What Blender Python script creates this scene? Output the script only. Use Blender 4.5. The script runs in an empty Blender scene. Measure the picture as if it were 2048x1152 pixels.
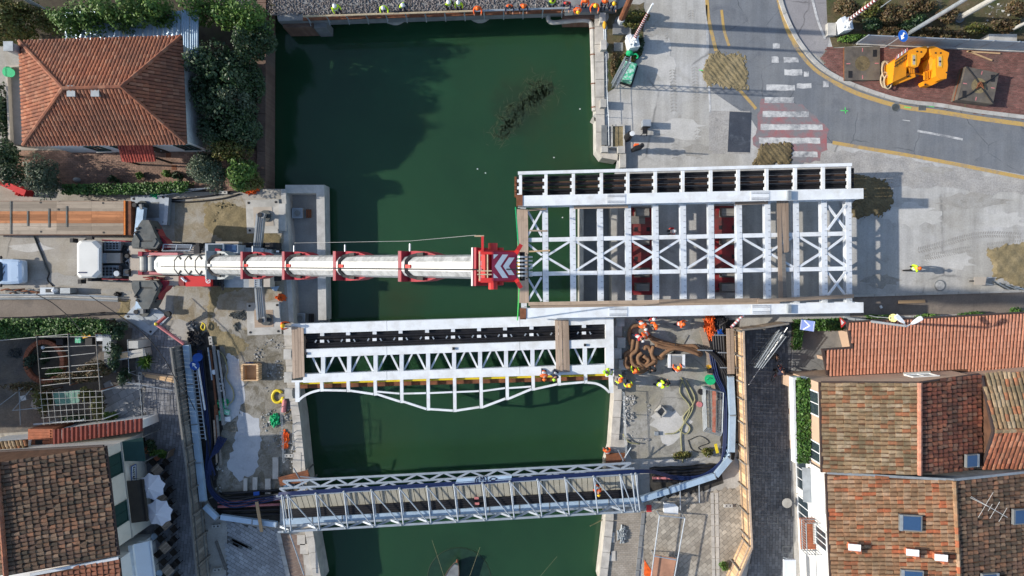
import bpy,bmesh,math,random
import numpy as np
from mathutils import Vector,Matrix,Quaternion
random.seed(7);RNG=np.random.default_rng(7)
SC=bpy.context.scene;COL=SC.collection
R=math.radians
# ---------------------------------------------------------------- camera, sky, sun, exposure
CAM_H,FPX,TILT=51.0,1384.0,R(-1.28)
cd=bpy.data.cameras.new('camera');cam=bpy.data.objects.new('camera',cd);COL.objects.link(cam)
cd.sensor_width=36.0;cd.lens=36.0*FPX/2048.0;cd.clip_start=0.5;cd.clip_end=2000
cam.location=(0,0,CAM_H);cam.rotation_euler=(TILT,0,0);SC.camera=cam
SUN_EL,SUN_AZ=R(27.5),R(-3.0)  # shadows run to +x and a little to -y
w=bpy.data.worlds.new('World');SC.world=w;w.use_nodes=True
nt=w.node_tree;sky=nt.nodes.new('ShaderNodeTexSky');sky.sky_type='NISHITA';sky.sun_disc=False
sky.sun_elevation=SUN_EL;sky.sun_rotation=R(-87.0);sky.altitude=10
bg=nt.nodes['Background'];bg.inputs['Strength'].default_value=0.15
nt.links.new(sky.outputs[0],bg.inputs[0])
sd=bpy.data.lights.new('sun','SUN');sd.energy=4.2;sd.angle=R(0.7);sd.color=(1,.93,.83)
sun=bpy.data.objects.new('sun',sd);COL.objects.link(sun);sun.location=(-30,5,60)
sdir=Vector((math.cos(SUN_EL)*math.cos(SUN_AZ),math.cos(SUN_EL)*math.sin(SUN_AZ),-math.sin(SUN_EL)))
sun.rotation_euler=sdir.to_track_quat('-Z','Y').to_euler()
SC.view_settings.view_transform='Standard';SC.view_settings.look='None'
SC.view_settings.gamma=1;SC.view_settings.use_curve_mapping=False
SC.view_settings.exposure=0.38
# ---------------------------------------------------------------- survey helper: photo pixel + height -> metres
CT,ST=math.cos(TILT),math.sin(TILT)
def P(px,py,z=0.0):
    u,v=(px-1024)/FPX,(576-py)/FPX
    t=(z-CAM_H)/(v*ST-CT)
    return Vector((u*t,(v*CT+ST)*t,z))
def PP(l,z=0.0):return[P(a[0],a[1],a[2]if len(a)>2 else z)for a in l]
def topx(p):
    x,y,z=p[0],p[1],p[2]-CAM_H
    yy,zz=y*CT+z*ST,-y*ST+z*CT
    return 1024+FPX*x/-zz,576-FPX*yy/-zz
# ---------------------------------------------------------------- mesh builder
ORG={}
class MB:
    def __init__(s):s.v=[];s.f=[];s.m=[];s.mi=0
    def add(s,vs,fs):
        n=len(s.v);s.v+=[tuple(v)for v in vs];s.f+=[tuple(i+n for i in f)for f in fs];s.m+=[s.mi]*len(fs);return s
    def mat(s,i):s.mi=i;return s
    def box(s,c,sz,rz=0.0,M=None):
        x,y,z=sz[0]/2,sz[1]/2,sz[2]/2
        vs=[Vector((a*x,b*y,d*z))for d in(-1,1)for a,b in((-1,-1),(1,-1),(1,1),(-1,1))]
        T=Matrix.Translation(c)@(M if M else Matrix.Rotation(rz,4,'Z'))
        return s.add([T@v for v in vs],[(3,2,1,0),(4,5,6,7),(0,1,5,4),(1,2,6,5),(2,3,7,6),(3,0,4,7)])
    def pbox(s,x0,y0,x1,y1,z0,z1):  # plan rectangle read at its top height
        return s.prism([P(x0,y0,z1),P(x1,y0,z1),P(x1,y1,z1),P(x0,y1,z1)],z0,z1)
    def beam(s,a,b,w,h=None,top=False,ext=0.0):
        a,b=Vector(a),Vector(b);h=h or w;d=(b-a)
        if d.length<1e-6:return s
        d.normalize();a=a-d*ext;b=b+d*ext
        sd_=d.cross(Vector((0,0,1)))
        if sd_.length<1e-3:sd_=Vector((1,0,0))
        sd_.normalize();up=sd_.cross(d)
        o=[(-.5,-1 if top else-.5),(.5,-1 if top else-.5),(.5,0 if top else .5),(-.5,0 if top else .5)]
        vs=[p+sd_*(x*w)+up*(y*h)for p in(a,b)for x,y in o]
        return s.add(vs,[(0,1,2,3),(7,6,5,4),(0,4,5,1),(1,5,6,2),(2,6,7,3),(3,7,4,0)])
    def tube(s,pts,r,n=6,caps=True):
        pts=[Vector(p)for p in pts];k=len(pts);vs=[];prev=None
        for i,p in enumerate(pts):
            d=(pts[min(i+1,k-1)]-pts[max(i-1,0)])
            d=d.normalized()if d.length>1e-9 else Vector((0,0,1))
            ref=prev if prev is not None else(Vector((0,0,1))if abs(d.z)<.9 else Vector((1,0,0)))
            a=ref-d*ref.dot(d)
            if a.length<1e-4:a=d.orthogonal()
            a.normalize();b=d.cross(a);prev=a
            rr=r[i]if isinstance(r,(list,tuple))else r
            vs+=[p+(a*math.cos(t)+b*math.sin(t))*rr for t in(2*math.pi*j/n for j in range(n))]
        fs=[(i*n+j,i*n+(j+1)%n,(i+1)*n+(j+1)%n,(i+1)*n+j)for i in range(k-1)for j in range(n)]
        if caps:fs+=[tuple(range(n))[::-1],tuple((k-1)*n+j for j in range(n))]
        return s.add(vs,fs)
    def prism(s,pts,z0,z1):
        n=len(pts);a=sum(pts[i][0]*pts[(i+1)%n][1]-pts[(i+1)%n][0]*pts[i][1]for i in range(n))
        if a<0:pts=pts[::-1]
        vs=[(p[0],p[1],z0)for p in pts]+[(p[0],p[1],z1)for p in pts]
        fs=[tuple(range(n))[::-1],tuple(range(n,2*n))]+[(i,(i+1)%n,n+(i+1)%n,n+i)for i in range(n)]
        return s.add(vs,fs)
    def loft(s,rings,cap=True):
        n=len(rings[0]);vs=[v for r_ in rings for v in r_]
        fs=[(i*n+j,i*n+(j+1)%n,(i+1)*n+(j+1)%n,(i+1)*n+j)for i in range(len(rings)-1)for j in range(n)]
        if cap:fs+=[tuple(range(n))[::-1],tuple((len(rings)-1)*n+j for j in range(n))]
        return s.add(vs,fs)
    def slab(s,pts,th):  # polygon in space, given thickness downwards
        n=len(pts);a=sum(pts[i][0]*pts[(i+1)%n][1]-pts[(i+1)%n][0]*pts[i][1]for i in range(n))
        if a<0:pts=pts[::-1]
        vs=[tuple(p)for p in pts]+[(p[0],p[1],p[2]-th)for p in pts]
        return s.add(vs,[tuple(range(n)),tuple(range(n,2*n))[::-1]]+[((i+1)%n,i,n+i,n+(i+1)%n)for i in range(n)])
    def cyl(s,c,r,h,n=12,r2=None,axis=None):
        c=Vector(c);ax=Vector(axis).normalized()if axis else Vector((0,0,1));a=ax.orthogonal().normalized();b=ax.cross(a)
        r2=r if r2 is None else r2
        vs=[c+ax*(k*h)+(a*math.cos(2*math.pi*j/n)+b*math.sin(2*math.pi*j/n))*q for k,q in((0,r),(1,r2))for j in range(n)]
        return s.add(vs,[tuple(range(n))[::-1],tuple(range(n,2*n))]+[(j,(j+1)%n,n+(j+1)%n,n+j)for j in range(n)])
    def ball(s,c,r,n=8,m=5,z0=-1.0):
        c=Vector(c);rx,ry,rz=r if isinstance(r,(tuple,list))else(r,r,r);rings=[]
        for i in range(m+1):
            ph=math.asin(z0)+(math.pi/2-math.asin(z0))*i/m;q=max(math.cos(ph),.02)
            rings.append([c+Vector((rx*q*math.cos(2*math.pi*j/n),ry*q*math.sin(2*math.pi*j/n),rz*math.sin(ph)))for j in range(n)])
        return s.loft(rings)
    def ribbon(s,pts,w,z0,z1,al=0.0):  # mitred strip along a plan polyline
        pts=[Vector((p[0],p[1],0))for p in pts];L=[];Rr=[];k=len(pts)
        for i,p in enumerate(pts):
            d1=(p-pts[i-1]).normalized()if i else None;d2=(pts[i+1]-p).normalized()if i<k-1 else None
            d1=d1 or d2;d2=d2 or d1;t=(d1+d2);t=t.normalized()if t.length>1e-6 else d1
            nn=Vector((-t.y,t.x,0));q=w/max(.4,nn.dot(Vector((-d1.y,d1.x,0))))
            L.append(p+nn*q*(.5+al/2));Rr.append(p-nn*q*(.5-al/2))
        def zz(i,z):return z[i]if isinstance(z,(list,tuple))else z
        rings=[[(L[i].x,L[i].y,zz(i,z0)),(Rr[i].x,Rr[i].y,zz(i,z0)),(Rr[i].x,Rr[i].y,zz(i,z1)),(L[i].x,L[i].y,zz(i,z1))]for i in range(k)]
        return s.loft(rings)
    def disc(s,c,r,n=16,nrm=(0,0,1),r0=0):
        c=Vector(c);ax=Vector(nrm).normalized();a=ax.orthogonal().normalized();b=ax.cross(a)
        o=[c+(a*math.cos(2*math.pi*j/n)+b*math.sin(2*math.pi*j/n))*r for j in range(n)]
        if r0<=0:return s.add(o,[tuple(range(n))])
        i=[c+(a*math.cos(2*math.pi*j/n)+b*math.sin(2*math.pi*j/n))*r0 for j in range(n)]
        return s.add(o+i,[(j,(j+1)%n,n+(j+1)%n,n+j)for j in range(n)])
    def mesh(s,name,mats,org=Vector((0,0,0)),smooth=False):
        me=bpy.data.meshes.new(name);me.from_pydata([(v[0]-org[0],v[1]-org[1],v[2]-org[2])for v in s.v],[],s.f)
        for m in(mats if isinstance(mats,(list,tuple))else[mats]):me.materials.append(m)
        me.polygons.foreach_set('material_index',s.m)
        if smooth:me.polygons.foreach_set('use_smooth',[True]*len(s.f))
        me.update();return me
    def build(s,name,mats,parent=None,smooth=False,label=None):
        if not s.v:return None
        if parent is not None:org=ORG[parent]
        else:
            a=np.array(s.v);org=Vector((a[:,0].mean(),a[:,1].mean(),a[:,2].min()))
        o=bpy.data.objects.new(name,s.mesh(name,mats,org,smooth));COL.objects.link(o)
        if parent is not None:o.parent=parent
        else:o.location=org
        ORG[o]=org
        if label:o['label']=label
        return o
def tag(o,label,cat,group=None):
    o['label']=label;o['category']=cat
    if group:o['group']=group
    return o
def thing(name,loc,label,cat,group=None):
    o=bpy.data.objects.new(name,None);COL.objects.link(o);o.location=loc;o.empty_display_size=.3
    ORG[o]=Vector(loc);return tag(o,label,cat,group)
def struct(o,label=None,k='structure'):
    o['kind']=k
    if label:o['label']=label
    return o
def inst(name,me,parent,M):
    o=bpy.data.objects.new(name,me);COL.objects.link(o)
    if parent is not None:
        o.parent=parent;M=Matrix.Translation(-ORG[parent])@M
    o.matrix_local=M;return o
def dup(root,loc,rz=None,label=None):
    r=root.copy();COL.objects.link(r);r.location=loc;ORG[r]=Vector(loc)
    if rz is not None:r.rotation_euler=(0,0,rz)
    if label:r['label']=label
    def rec(a,b):
        for ch in list(a.children):
            c=ch.copy();COL.objects.link(c);c.parent=b;ORG[c]=ORG[r];rec(ch,c)
    rec(root,r);return r
def inside(poly,x,y):
    c=False;n=len(poly);j=n-1
    for i in range(n):
        xi,yi,xj,yj=poly[i][0],poly[i][1],poly[j][0],poly[j][1]
        if(yi>y)!=(yj>y)and x<(xj-xi)*(y-yi)/(yj-yi)+xi:c=not c
        j=i
    return c
def lerp(a,b,t):return a+(b-a)*t
def curve(pts,n=6):  # Catmull-Rom through the points
    pts=[Vector(p)for p in pts];q=[pts[0]*2-pts[1]]+pts+[pts[-1]*2-pts[-2]];out=[]
    for i in range(1,len(q)-2):
        for k in range(n):
            t=k/n;a,b,c,d=q[i-1],q[i],q[i+1],q[i+2]
            out.append(.5*((2*b)+(c-a)*t+(2*a-5*b+4*c-d)*t*t+(3*b-a-3*c+d)*t**3))
    return out+[pts[-1]]
# ---------------------------------------------------------------- materials
def S(r,g,b):  # sRGB 0-255 -> linear
    f=lambda c:(c/12.92 if c<=.04045 else((c+.055)/1.055)**2.4)
    return(f(r/255),f(g/255),f(b/255))
class NB:  # small node-tree helper
    def __init__(s,name):
        s.m=bpy.data.materials.new(name);s.m.use_nodes=True;s.t=s.m.node_tree;s.b=s.t.nodes['Principled BSDF'];s._p=None
    def n(s,ty,**kw):
        nd=s.t.nodes.new(ty)
        for k,v in kw.items():setattr(nd,k,v)
        return nd
    def l(s,a,b):s.t.links.new(a,b)
    def pos(s):
        if s._p is None:s._p=s.n('ShaderNodeNewGeometry').outputs['Position']
        return s._p
    def noise(s,sc,det=5,vec=None,dist=0,rough=.55):
        nd=s.n('ShaderNodeTexNoise');nd.inputs['Scale'].default_value=sc;nd.inputs['Detail'].default_value=det
        nd.inputs['Distortion'].default_value=dist;nd.inputs['Roughness'].default_value=rough
        s.l(vec or s.pos(),nd.inputs['Vector']);return nd.outputs['Fac']
    def ramp(s,fac,stops,interp='LINEAR'):
        nd=s.n('ShaderNodeValToRGB');cr=nd.color_ramp;cr.interpolation=interp
        while len(cr.elements)<len(stops):cr.elements.new(.5)
        for e,(p,c)in zip(cr.elements,stops):
            e.position=p;e.color=(c,c,c,1)if isinstance(c,(int,float))else(c[0],c[1],c[2],1)
        s.l(fac,nd.inputs[0]);return nd.outputs[0]
    def mix(s,fac,a,b,mode='MIX'):
        nd=s.n('ShaderNodeMix',data_type='RGBA',blend_type=mode)
        for v,i in((fac,0),(a,6),(b,7)):
            if isinstance(v,(int,float)):nd.inputs[i].default_value=v if i==0 else(v,v,v,1)
            elif isinstance(v,tuple):nd.inputs[i].default_value=(v[0],v[1],v[2],1)
            else:s.l(v,nd.inputs[i])
        return nd.outputs[2]
    def math(s,op,a,b=None):
        nd=s.n('ShaderNodeMath',operation=op)
        for v,i in((a,0),(b,1)):
            if v is None:continue
            if isinstance(v,(int,float)):nd.inputs[i].default_value=v
            else:s.l(v,nd.inputs[i])
        return nd.outputs[0]
    def map(s,scale=(1,1,1),rot=(0,0,0),vec=None):
        nd=s.n('ShaderNodeMapping');nd.inputs['Scale'].default_value=scale;nd.inputs['Rotation'].default_value=rot
        s.l(vec or s.pos(),nd.inputs['Vector']);return nd.outputs[0]
    def rnd(s):  # per piece: face attribute + object random
        a=s.n('ShaderNodeAttribute',attribute_name='rnd');o=s.n('ShaderNodeObjectInfo')
        return s.math('FRACT',s.math('ADD',a.outputs['Fac'],o.outputs['Random']))
    def bump(s,h,st=.4,d=.02):
        nd=s.n('ShaderNodeBump');nd.inputs['Strength'].default_value=st;nd.inputs['Distance'].default_value=d
        s.l(h,nd.inputs['Height']);s.l(nd.outputs[0],s.b.inputs['Normal'])
    def out(s,col,rough=.8,metal=0.0,spec=.35):
        if isinstance(col,tuple):s.b.inputs['Base Color'].default_value=(*col,1)
        else:s.l(col,s.b.inputs['Base Color'])
        if isinstance(rough,(int,float)):s.b.inputs['Roughness'].default_value=rough
        else:s.l(rough,s.b.inputs['Roughness'])
        s.b.inputs['Metallic'].default_value=metal;s.b.inputs['Specular IOR Level'].default_value=spec
        return s.m
def sc_(c,k):return tuple(min(1,x*k)for x in c)
def mk(name,c,rough=.75,metal=0,v=.18,s=1.5,dirt=None,damt=.5,ds=.6,bump=0,spec=.35,obj=0.0):
    b=NB(name);k=b.ramp(b.noise(s,6),[(.3,sc_(c,1-v)),(.7,sc_(c,1+v))])
    k=b.mix(.5,k,b.ramp(b.noise(s*14,3),[(.3,1-v),(.7,1+v*.6)]),'MULTIPLY')
    if obj:k=b.mix(1.0,k,b.ramp(b.rnd(),[(0,1-obj),(1,1+obj)]),'MULTIPLY')
    if dirt:k=b.mix(b.math('MULTIPLY',b.ramp(b.noise(ds,8,rough=.65),[(.45,0),(.68,1)]),damt),k,dirt)
    if bump:b.bump(b.noise(s*12,4),bump,.03)
    return b.out(k,rough,metal,spec)
def ground(name,c,c2,c3,s=.25,cr=0.0,v=.2,thr=(.42,.62),thr3=(.55,.7),bump=.3,tracks=0,sl=0):
    b=NB(name);k=b.mix(b.ramp(b.noise(s,9,dist=.4,rough=.62),[(thr[0],0),(thr[1],1)]),c,c2)
    k=b.mix(b.ramp(b.noise(s*2.3,10,vec=b.map((1,1,1),(0,0,1.1)),dist=.8,rough=.68),[(thr3[0],0),(thr3[1],.85)]),k,c3)
    k=b.mix(.8,k,b.ramp(b.noise(9,6,rough=.7),[(.25,1-v*1.6),(.75,1+v)]),'MULTIPLY')
    k=b.mix(.7,k,b.ramp(b.noise(1.1,6,rough=.6),[(.25,1-v),(.75,1+v*.7)]),'MULTIPLY')
    if tracks:  # streaks left by wheels
        k=b.mix(tracks,k,b.ramp(b.noise(1.6,5,vec=b.map((1,.06,1)if sl==0 else(.06,1,1)),rough=.6),[(.3,.68),(.7,1.18)]),'MULTIPLY')
    if cr:
        vo=b.n('ShaderNodeTexVoronoi',feature='DISTANCE_TO_EDGE');vo.inputs['Scale'].default_value=cr
        nz=b.n('ShaderNodeTexNoise');nz.inputs['Scale'].default_value=1.3;nz.inputs['Detail'].default_value=5;b.l(b.pos(),nz.inputs['Vector'])
        b.l(b.mix(.35,b.pos(),nz.outputs['Color'],'ADD'),vo.inputs['Vector'])
        ln=b.ramp(vo.outputs['Distance'],[(.0,1),(.012,0)])
        k=b.mix(b.math('MULTIPLY',ln,b.ramp(b.noise(.35,3),[(.45,0),(.6,.75)])),k,sc_(c,.3))
    if bump:b.bump(b.noise(14,6,rough=.7),bump,.03)
    return b.out(k,.88)
def tilemat(name,cols,moss,mamt,ms=.9):
    b=NB(name);n=len(cols);k=b.ramp(b.rnd(),[(i/n,c)for i,c in enumerate(cols)],'CONSTANT')
    k=b.mix(.7,k,b.ramp(b.noise(6,6,rough=.7),[(.28,.55),(.7,1.25)]),'MULTIPLY')
    ml=b.ramp(b.math('ADD',b.math('MULTIPLY',b.noise(ms,4),.6),b.math('MULTIPLY',b.noise(7,6,rough=.7),.4)),[(.5-mamt*.12,0),(.6,.9)])
    k=b.mix(b.math('MULTIPLY',ml,mamt),k,moss);b.bump(b.noise(30,4),.3,.01)
    return b.out(k,.85,0,.25)
def leafmat(name,cols,rough=.55):
    b=NB(name);n=len(cols);k=b.ramp(b.rnd(),[((i+.5)/n,c)for i,c in enumerate(cols)])
    k=b.mix(.6,k,b.ramp(b.noise(.9,3),[(.3,.6),(.7,1.3)]),'MULTIPLY')
    b.b.inputs['Transmission Weight'].default_value=0
    return b.out(k,rough,0,.4)
def wood(name,c,v=.3,ang=0.0,sx=.5,sy=12):
    b=NB(name);k=b.ramp(b.noise(1.0,6,vec=b.map((sx,sy,3),(0,0,ang)),rough=.7),[(.25,sc_(c,1-v*1.3)),(.75,sc_(c,1+v))])
    k=b.mix(1,k,b.ramp(b.rnd(),[(0,.68),(1,1.25)]),'MULTIPLY')
    k=b.mix(b.ramp(b.noise(1.7,6,rough=.7),[(.52,0),(.75,.55)]),k,sc_(c,.45))
    return b.out(k,.85,0,.25)
def brickmat(name,c1,c2,mortar,sx=.24,sy=.12,ang=0.0,msize=.012,stain=.5):
    b=NB(name);t=b.n('ShaderNodeTexBrick');b.l(b.map((1,1,1),(0,0,ang)),t.inputs['Vector'])
    for kx,c in(('Color1',c1),('Color2',c2),('Mortar',mortar)):t.inputs[kx].default_value=(*c,1)
    t.inputs['Scale'].default_value=1;t.inputs['Mortar Size'].default_value=msize;t.inputs['Brick Width'].default_value=sx;t.inputs['Row Height'].default_value=sy
    k=b.mix(stain,t.outputs['Color'],b.ramp(b.noise(.8,7,rough=.65),[(.3,.45),(.7,1.35)]),'MULTIPLY')
    b.bump(t.outputs['Fac'],-.4,.01);return b.out(k,.85)
K={}
K['white']=mk('white_steel_paint',(.74,.77,.79),.42,0,.06,.8,(.42,.39,.33),.42,1.1)
K['white2']=mk('dusty_white_steel',(.66,.70,.74),.5,0,.07,.8,(.36,.34,.30),.35,1.2)
K['galv']=mk('galvanised_steel',(.36,.40,.44),.42,.35,.14,2.5)
K['galvd']=mk('dull_zinc_steel',(.30,.33,.35),.5,.3,.18,2.5)
K['steel']=mk('grey_machine_steel',(.20,.21,.21),.5,.2,.2,2)
K['dsteel']=mk('dark_counterweight_steel',(.075,.085,.085),.6,.1,.3,2.2,(.16,.15,.13),.5,1.6)
K['mesh']=mk('grey_mesh_panel',(.40,.46,.50),.6,.2,.1,3)
K['black']=mk('black_rubber',(.018,.018,.02),.6,0,.2,3)
K['blackpipe']=mk('black_plastic_pipe',(.014,.014,.017),.42,0,.2,3,(.05,.045,.04),.35,1.4,spec=.3)
K['red']=mk('red_crane_paint',(.29,.020,.036),.45,0,.15,1.4,(.16,.04,.04),.4,1.8)
K['redb']=mk('bright_red_paint',(.55,.035,.032),.4,0,.1,1.2)
K['redd']=mk('dark_red_trailer',(.27,.03,.032),.6,0,.25,1.2,(.07,.05,.042),.85,1.3)
K['pink']=mk('faded_red_paint',(.55,.20,.20),.6,0,.15,2)
K['silver']=mk('polished_boom_steel',(.52,.54,.55),.28,.3,.14,2.2,(.20,.21,.21),.75,3.2)
K['boomw']=mk('pale_boom_paint',(.60,.60,.57),.4,0,.06,1.0)
K['rust']=mk('rusty_steel',(.20,.075,.035),.85,0,.35,3,(.10,.05,.035),.6,2)
K['orange']=mk('orange_cloth',(.85,.13,.025),.8,0,.12,6)
K['hiy']=mk('yellow_green_cloth',(.55,.80,.03),.8,0,.12,6)
K['navy']=mk('navy_cloth',(.02,.025,.05),.85,0,.25,8)
K['dcloth']=mk('black_cloth',(.014,.014,.016),.85,0,.25,8)
K['redc']=mk('red_cloth',(.55,.04,.04),.8,0,.15,6)
K['skin']=mk('skin',(.48,.26,.17),.55,0,.06,5)
K['boot']=mk('boot_leather',(.035,.025,.02),.7,0,.2,9)
K['hw']=mk('white_helmet',(.8,.8,.8),.3,0,.03,3)
K['hy']=mk('yellow_helmet',(.85,.50,.02),.3,0,.03,3)
K['ho']=mk('orange_helmet',(.85,.16,.02),.3,0,.03,3)
K['hg']=mk('lime_helmet',(.40,.75,.05),.3,0,.03,3)
K['hair']=mk('dark_hair',(.02,.014,.01),.6,0,.3,20)
K['refl']=mk('silver_tape',(.6,.62,.62),.35,.1,.04,6)
K['glass']=mk('window_glass',(.03,.045,.055),.06,0,.1,.8,spec=.6)
K['skyglass']=mk('skylight_glass',(.035,.08,.17),.05,0,.1,.8,spec=.8)
K['yellow']=mk('yellow_paint',(.75,.40,.03),.55,0,.1,2)
K['amber']=mk('amber_machine_paint',(.80,.30,.012),.42,0,.07,1.2,(.45,.17,.02),.3,2.4)
K['ypipe']=mk('yellow_pipe',(.72,.55,.03),.4,0,.08,2)
K['blue']=mk('blue_hose',(.008,.019,.075),.5,0,.15,3)
K['shed']=mk('brown_red_sheet',(.15,.028,.02),.65,0,.2,1.5)
K['terrace']=mk('terrace_deck',(.26,.235,.21),.85,0,.15,1.2)
K['deckb']=mk('khaki_deck_board',(.36,.345,.285),.8,0,.12,1.5,(.2,.19,.16),.4,1)
K['bsign']=mk('blue_sign',(.008,.07,.33),.35,0,.03,2)
K['duct']=mk('pale_blue_duct',(.42,.55,.68),.4,.2,.08,.9,(.25,.30,.36),.35,1.4)
K['green']=mk('green_plastic',(.015,.42,.16),.5,0,.12,3)
K['greenp']=mk('green_printed_sack',(.05,.45,.24),.5,0,.3,6,(.75,.8,.78),.9,5)
K['orplast']=mk('orange_plastic_net',(.80,.13,.02),.6,0,.3,5)
K['concl']=mk('pale_concrete',(.46,.45,.42),.88,0,.16,1.2,(.25,.24,.21),.6,.9,.25)
K['concd']=mk('dark_concrete',(.22,.225,.225),.88,0,.2,1.2,(.13,.13,.13),.5,.8,.25)
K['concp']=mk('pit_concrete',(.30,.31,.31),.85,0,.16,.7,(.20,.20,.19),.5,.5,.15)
K['stonew']=mk('pale_quay_stone',(.50,.47,.42),.85,0,.16,1.4,(.27,.25,.22),.6,1.0,.25)
K['brickw']=brickmat('quay_brick',(.17,.09,.065),(.23,.14,.10),(.14,.12,.10),.25,.07)
K['plank']=wood('weathered_plank',(.40,.31,.235),.22)
K['plankv']=wood('weathered_plank_cross',(.38,.29,.22),.22,0,12,.5)
K['plankg']=wood('grey_plank',(.21,.195,.175),.3)
K['plankgv']=wood('grey_board',(.20,.195,.18),.3,0,12,.5)
K['planky']=wood('fresh_pine',(.62,.42,.24),.15)
K['plankyv']=wood('fresh_pine_board',(.60,.38,.21),.15,0,12,.5)
K['oplank']=wood('orange_painted_plank',(.62,.20,.05),.25)
K['wallw']=mk('white_render',(.74,.74,.72),.85,0,.04,.7,(.52,.50,.46),.35,.8)
K['wallc']=mk('cream_render',(.66,.62,.54),.85,0,.05,.7,(.48,.44,.37),.35,.8)
K['wallb']=mk('beige_render',(.50,.36,.26),.85,0,.05,.6,(.40,.29,.21),.4,.7)
K['gutter']=mk('brown_gutter',(.07,.05,.045),.5,.2,.1,2)
K['shutter']=mk('dark_green_shutter',(.015,.05,.045),.6,0,.1,3)
K['brown']=mk('dark_brown_canvas',(.035,.028,.022),.8,0,.15,2)
K['canvas']=mk('lilac_white_canvas',(.62,.62,.68),.8,0,.05,2)
K['canvasw']=mk('white_canvas',(.66,.70,.76),.7,0,.05,1)
K['terra']=mk('terracotta',(.42,.14,.07),.8,0,.2,3,(.22,.09,.05),.5,2)
K['chim']=mk('grey_chimney',(.38,.38,.37),.85,0,.15,3)
K['tan']=mk('tan_panel',(.42,.37,.31),.7,0,.1,2)
K['rope']=mk('brown_hemp',(.24,.135,.075),.95,0,.25,6,(.11,.07,.045),.5,3,.4)
K['ropel']=mk('pale_rope',(.45,.37,.25),.9,0,.2,8)
K['hose']=mk('olive_hose',(.27,.26,.14),.6,0,.15,5)
K['wire']=mk('dark_cable',(.02,.02,.022),.6,0,.1,4)
K['lwire']=mk('pale_wire',(.55,.56,.55),.4,.3,.1,4)
K['soil']=mk('garden_soil',(.07,.055,.04),.95,0,.35,2,(.03,.045,.02),.6,1,.5)
K['bark']=mk('bark',(.09,.065,.045),.95,0,.3,6)
K['rubble']=mk('grey_rubble',(.33,.33,.32),.9,0,.3,4,obj=.35)
K['stones']=mk('ballast_stone',(.21,.19,.185),.9,0,.3,5,obj=.55)
K['carp']=mk('pale_blue_car_paint',(.55,.68,.82),.25,.1,.03,1,spec=.6)
K['lampw']=mk('pale_lamp_glass',(.75,.78,.8),.3,0,.03,2)
K['wbrown']=mk('rusty_brown_pipe',(.085,.05,.035),.7,.1,.3,2)
K['leaf1']=leafmat('mid_green_leaves',[(.05,.115,.018),(.08,.165,.025),(.13,.21,.035),(.06,.13,.022)])
K['leaf2']=leafmat('dark_green_leaves',[(.018,.046,.018),(.032,.066,.022),(.065,.105,.045),(.022,.05,.02)],.45)
K['leaf3']=leafmat('grey_green_leaves',[(.05,.075,.045),(.075,.10,.06),(.04,.07,.03),(.10,.13,.085)])
K['leaf4']=leafmat('yellow_green_leaves',[(.09,.10,.02),(.13,.13,.025),(.06,.085,.018),(.12,.085,.02)])
K['leaf5']=leafmat('dry_brown_leaves',[(.11,.07,.03),(.15,.10,.045),(.05,.06,.02),(.08,.045,.02)])
K['ivy']=leafmat('ivy_leaves',[(.03,.09,.012),(.055,.14,.02),(.02,.055,.01),(.10,.19,.035)])
TER=[(.33,.12,.068),(.38,.145,.08),(.27,.10,.06),(.42,.19,.115),(.35,.128,.07)]
K['tileA']=tilemat('orange_roof_tile',TER,(.13,.075,.055),.75,.35)
K['tileB']=tilemat('mossy_shaded_roof_tile',[(.14,.085,.06),(.21,.125,.08),(.10,.07,.05),(.29,.19,.125),(.17,.10,.07),(.31,.155,.09)],(.055,.05,.035),.75,.7)
K['tileC']=tilemat('new_pink_roof_tile',[(.48,.215,.14),(.50,.23,.15),(.46,.20,.13),(.52,.25,.17)],(.26,.13,.09),.45,.5)
K['tileD']=tilemat('mixed_mossy_roof_tile',[(.38,.265,.155),(.32,.205,.115),(.40,.16,.08),(.41,.30,.19),(.26,.18,.11),(.44,.335,.225)],(.11,.095,.055),.85,.9)
K['tileE']=tilemat('mixed_orange_roof_tile',[(.42,.22,.12),(.45,.14,.065),(.39,.26,.16),(.46,.30,.19),(.31,.18,.10),(.40,.24,.14)],(.13,.095,.055),.7,.9)
K['tileF']=tilemat('shaded_red_roof_tile',[(.24,.08,.05),(.30,.10,.06),(.19,.075,.05),(.36,.14,.08),(.28,.15,.10)],(.045,.035,.028),.85,.6)
K['under']=mk('gap_shade_roof_deck',(.12,.06,.035),.95,0,.3,2)  # dark base colour stands in for shade in the gaps between tiles
# ================================================================ SETTING
def sheet(name,pts,z,mat,label=None,kind='structure'):
    o=MB().add([(p[0],p[1],z)for p in ccw(pts)],[tuple(range(len(pts)))]).build(name,mat)
    return struct(o,label,kind)
def ccw(pts):
    n=len(pts);a=sum(pts[i][0]*pts[(i+1)%n][1]-pts[(i+1)%n][0]*pts[i][1]for i in range(n))
    return pts if a>0 else pts[::-1]
def rough_edge(pts,step=.5,amp=.12):
    out=[]
    for i in range(len(pts)):
        a,b=Vector(pts[i]),Vector(pts[(i+1)%len(pts)]);n=max(1,int((b-a).length/step))
        for k in range(n):
            p=a.lerp(b,k/n);out.append(Vector((p.x+random.uniform(-amp,amp),p.y+random.uniform(-amp,amp),p.z)))
    return out
G={}
G['conc']=ground('yard_concrete',(.40,.38,.345),(.34,.305,.245),(.25,.235,.205),.22,.16,.16,tracks=.5,sl=1)
G['road_conc']=ground('road_concrete',(.49,.485,.47),(.40,.385,.35),(.31,.295,.26),.16,.10,.18,tracks=.6)
G['asph']=ground('worn_asphalt',(.17,.185,.205),(.20,.21,.22),(.13,.14,.16),.25,.28,.16,tracks=.5)
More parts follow.
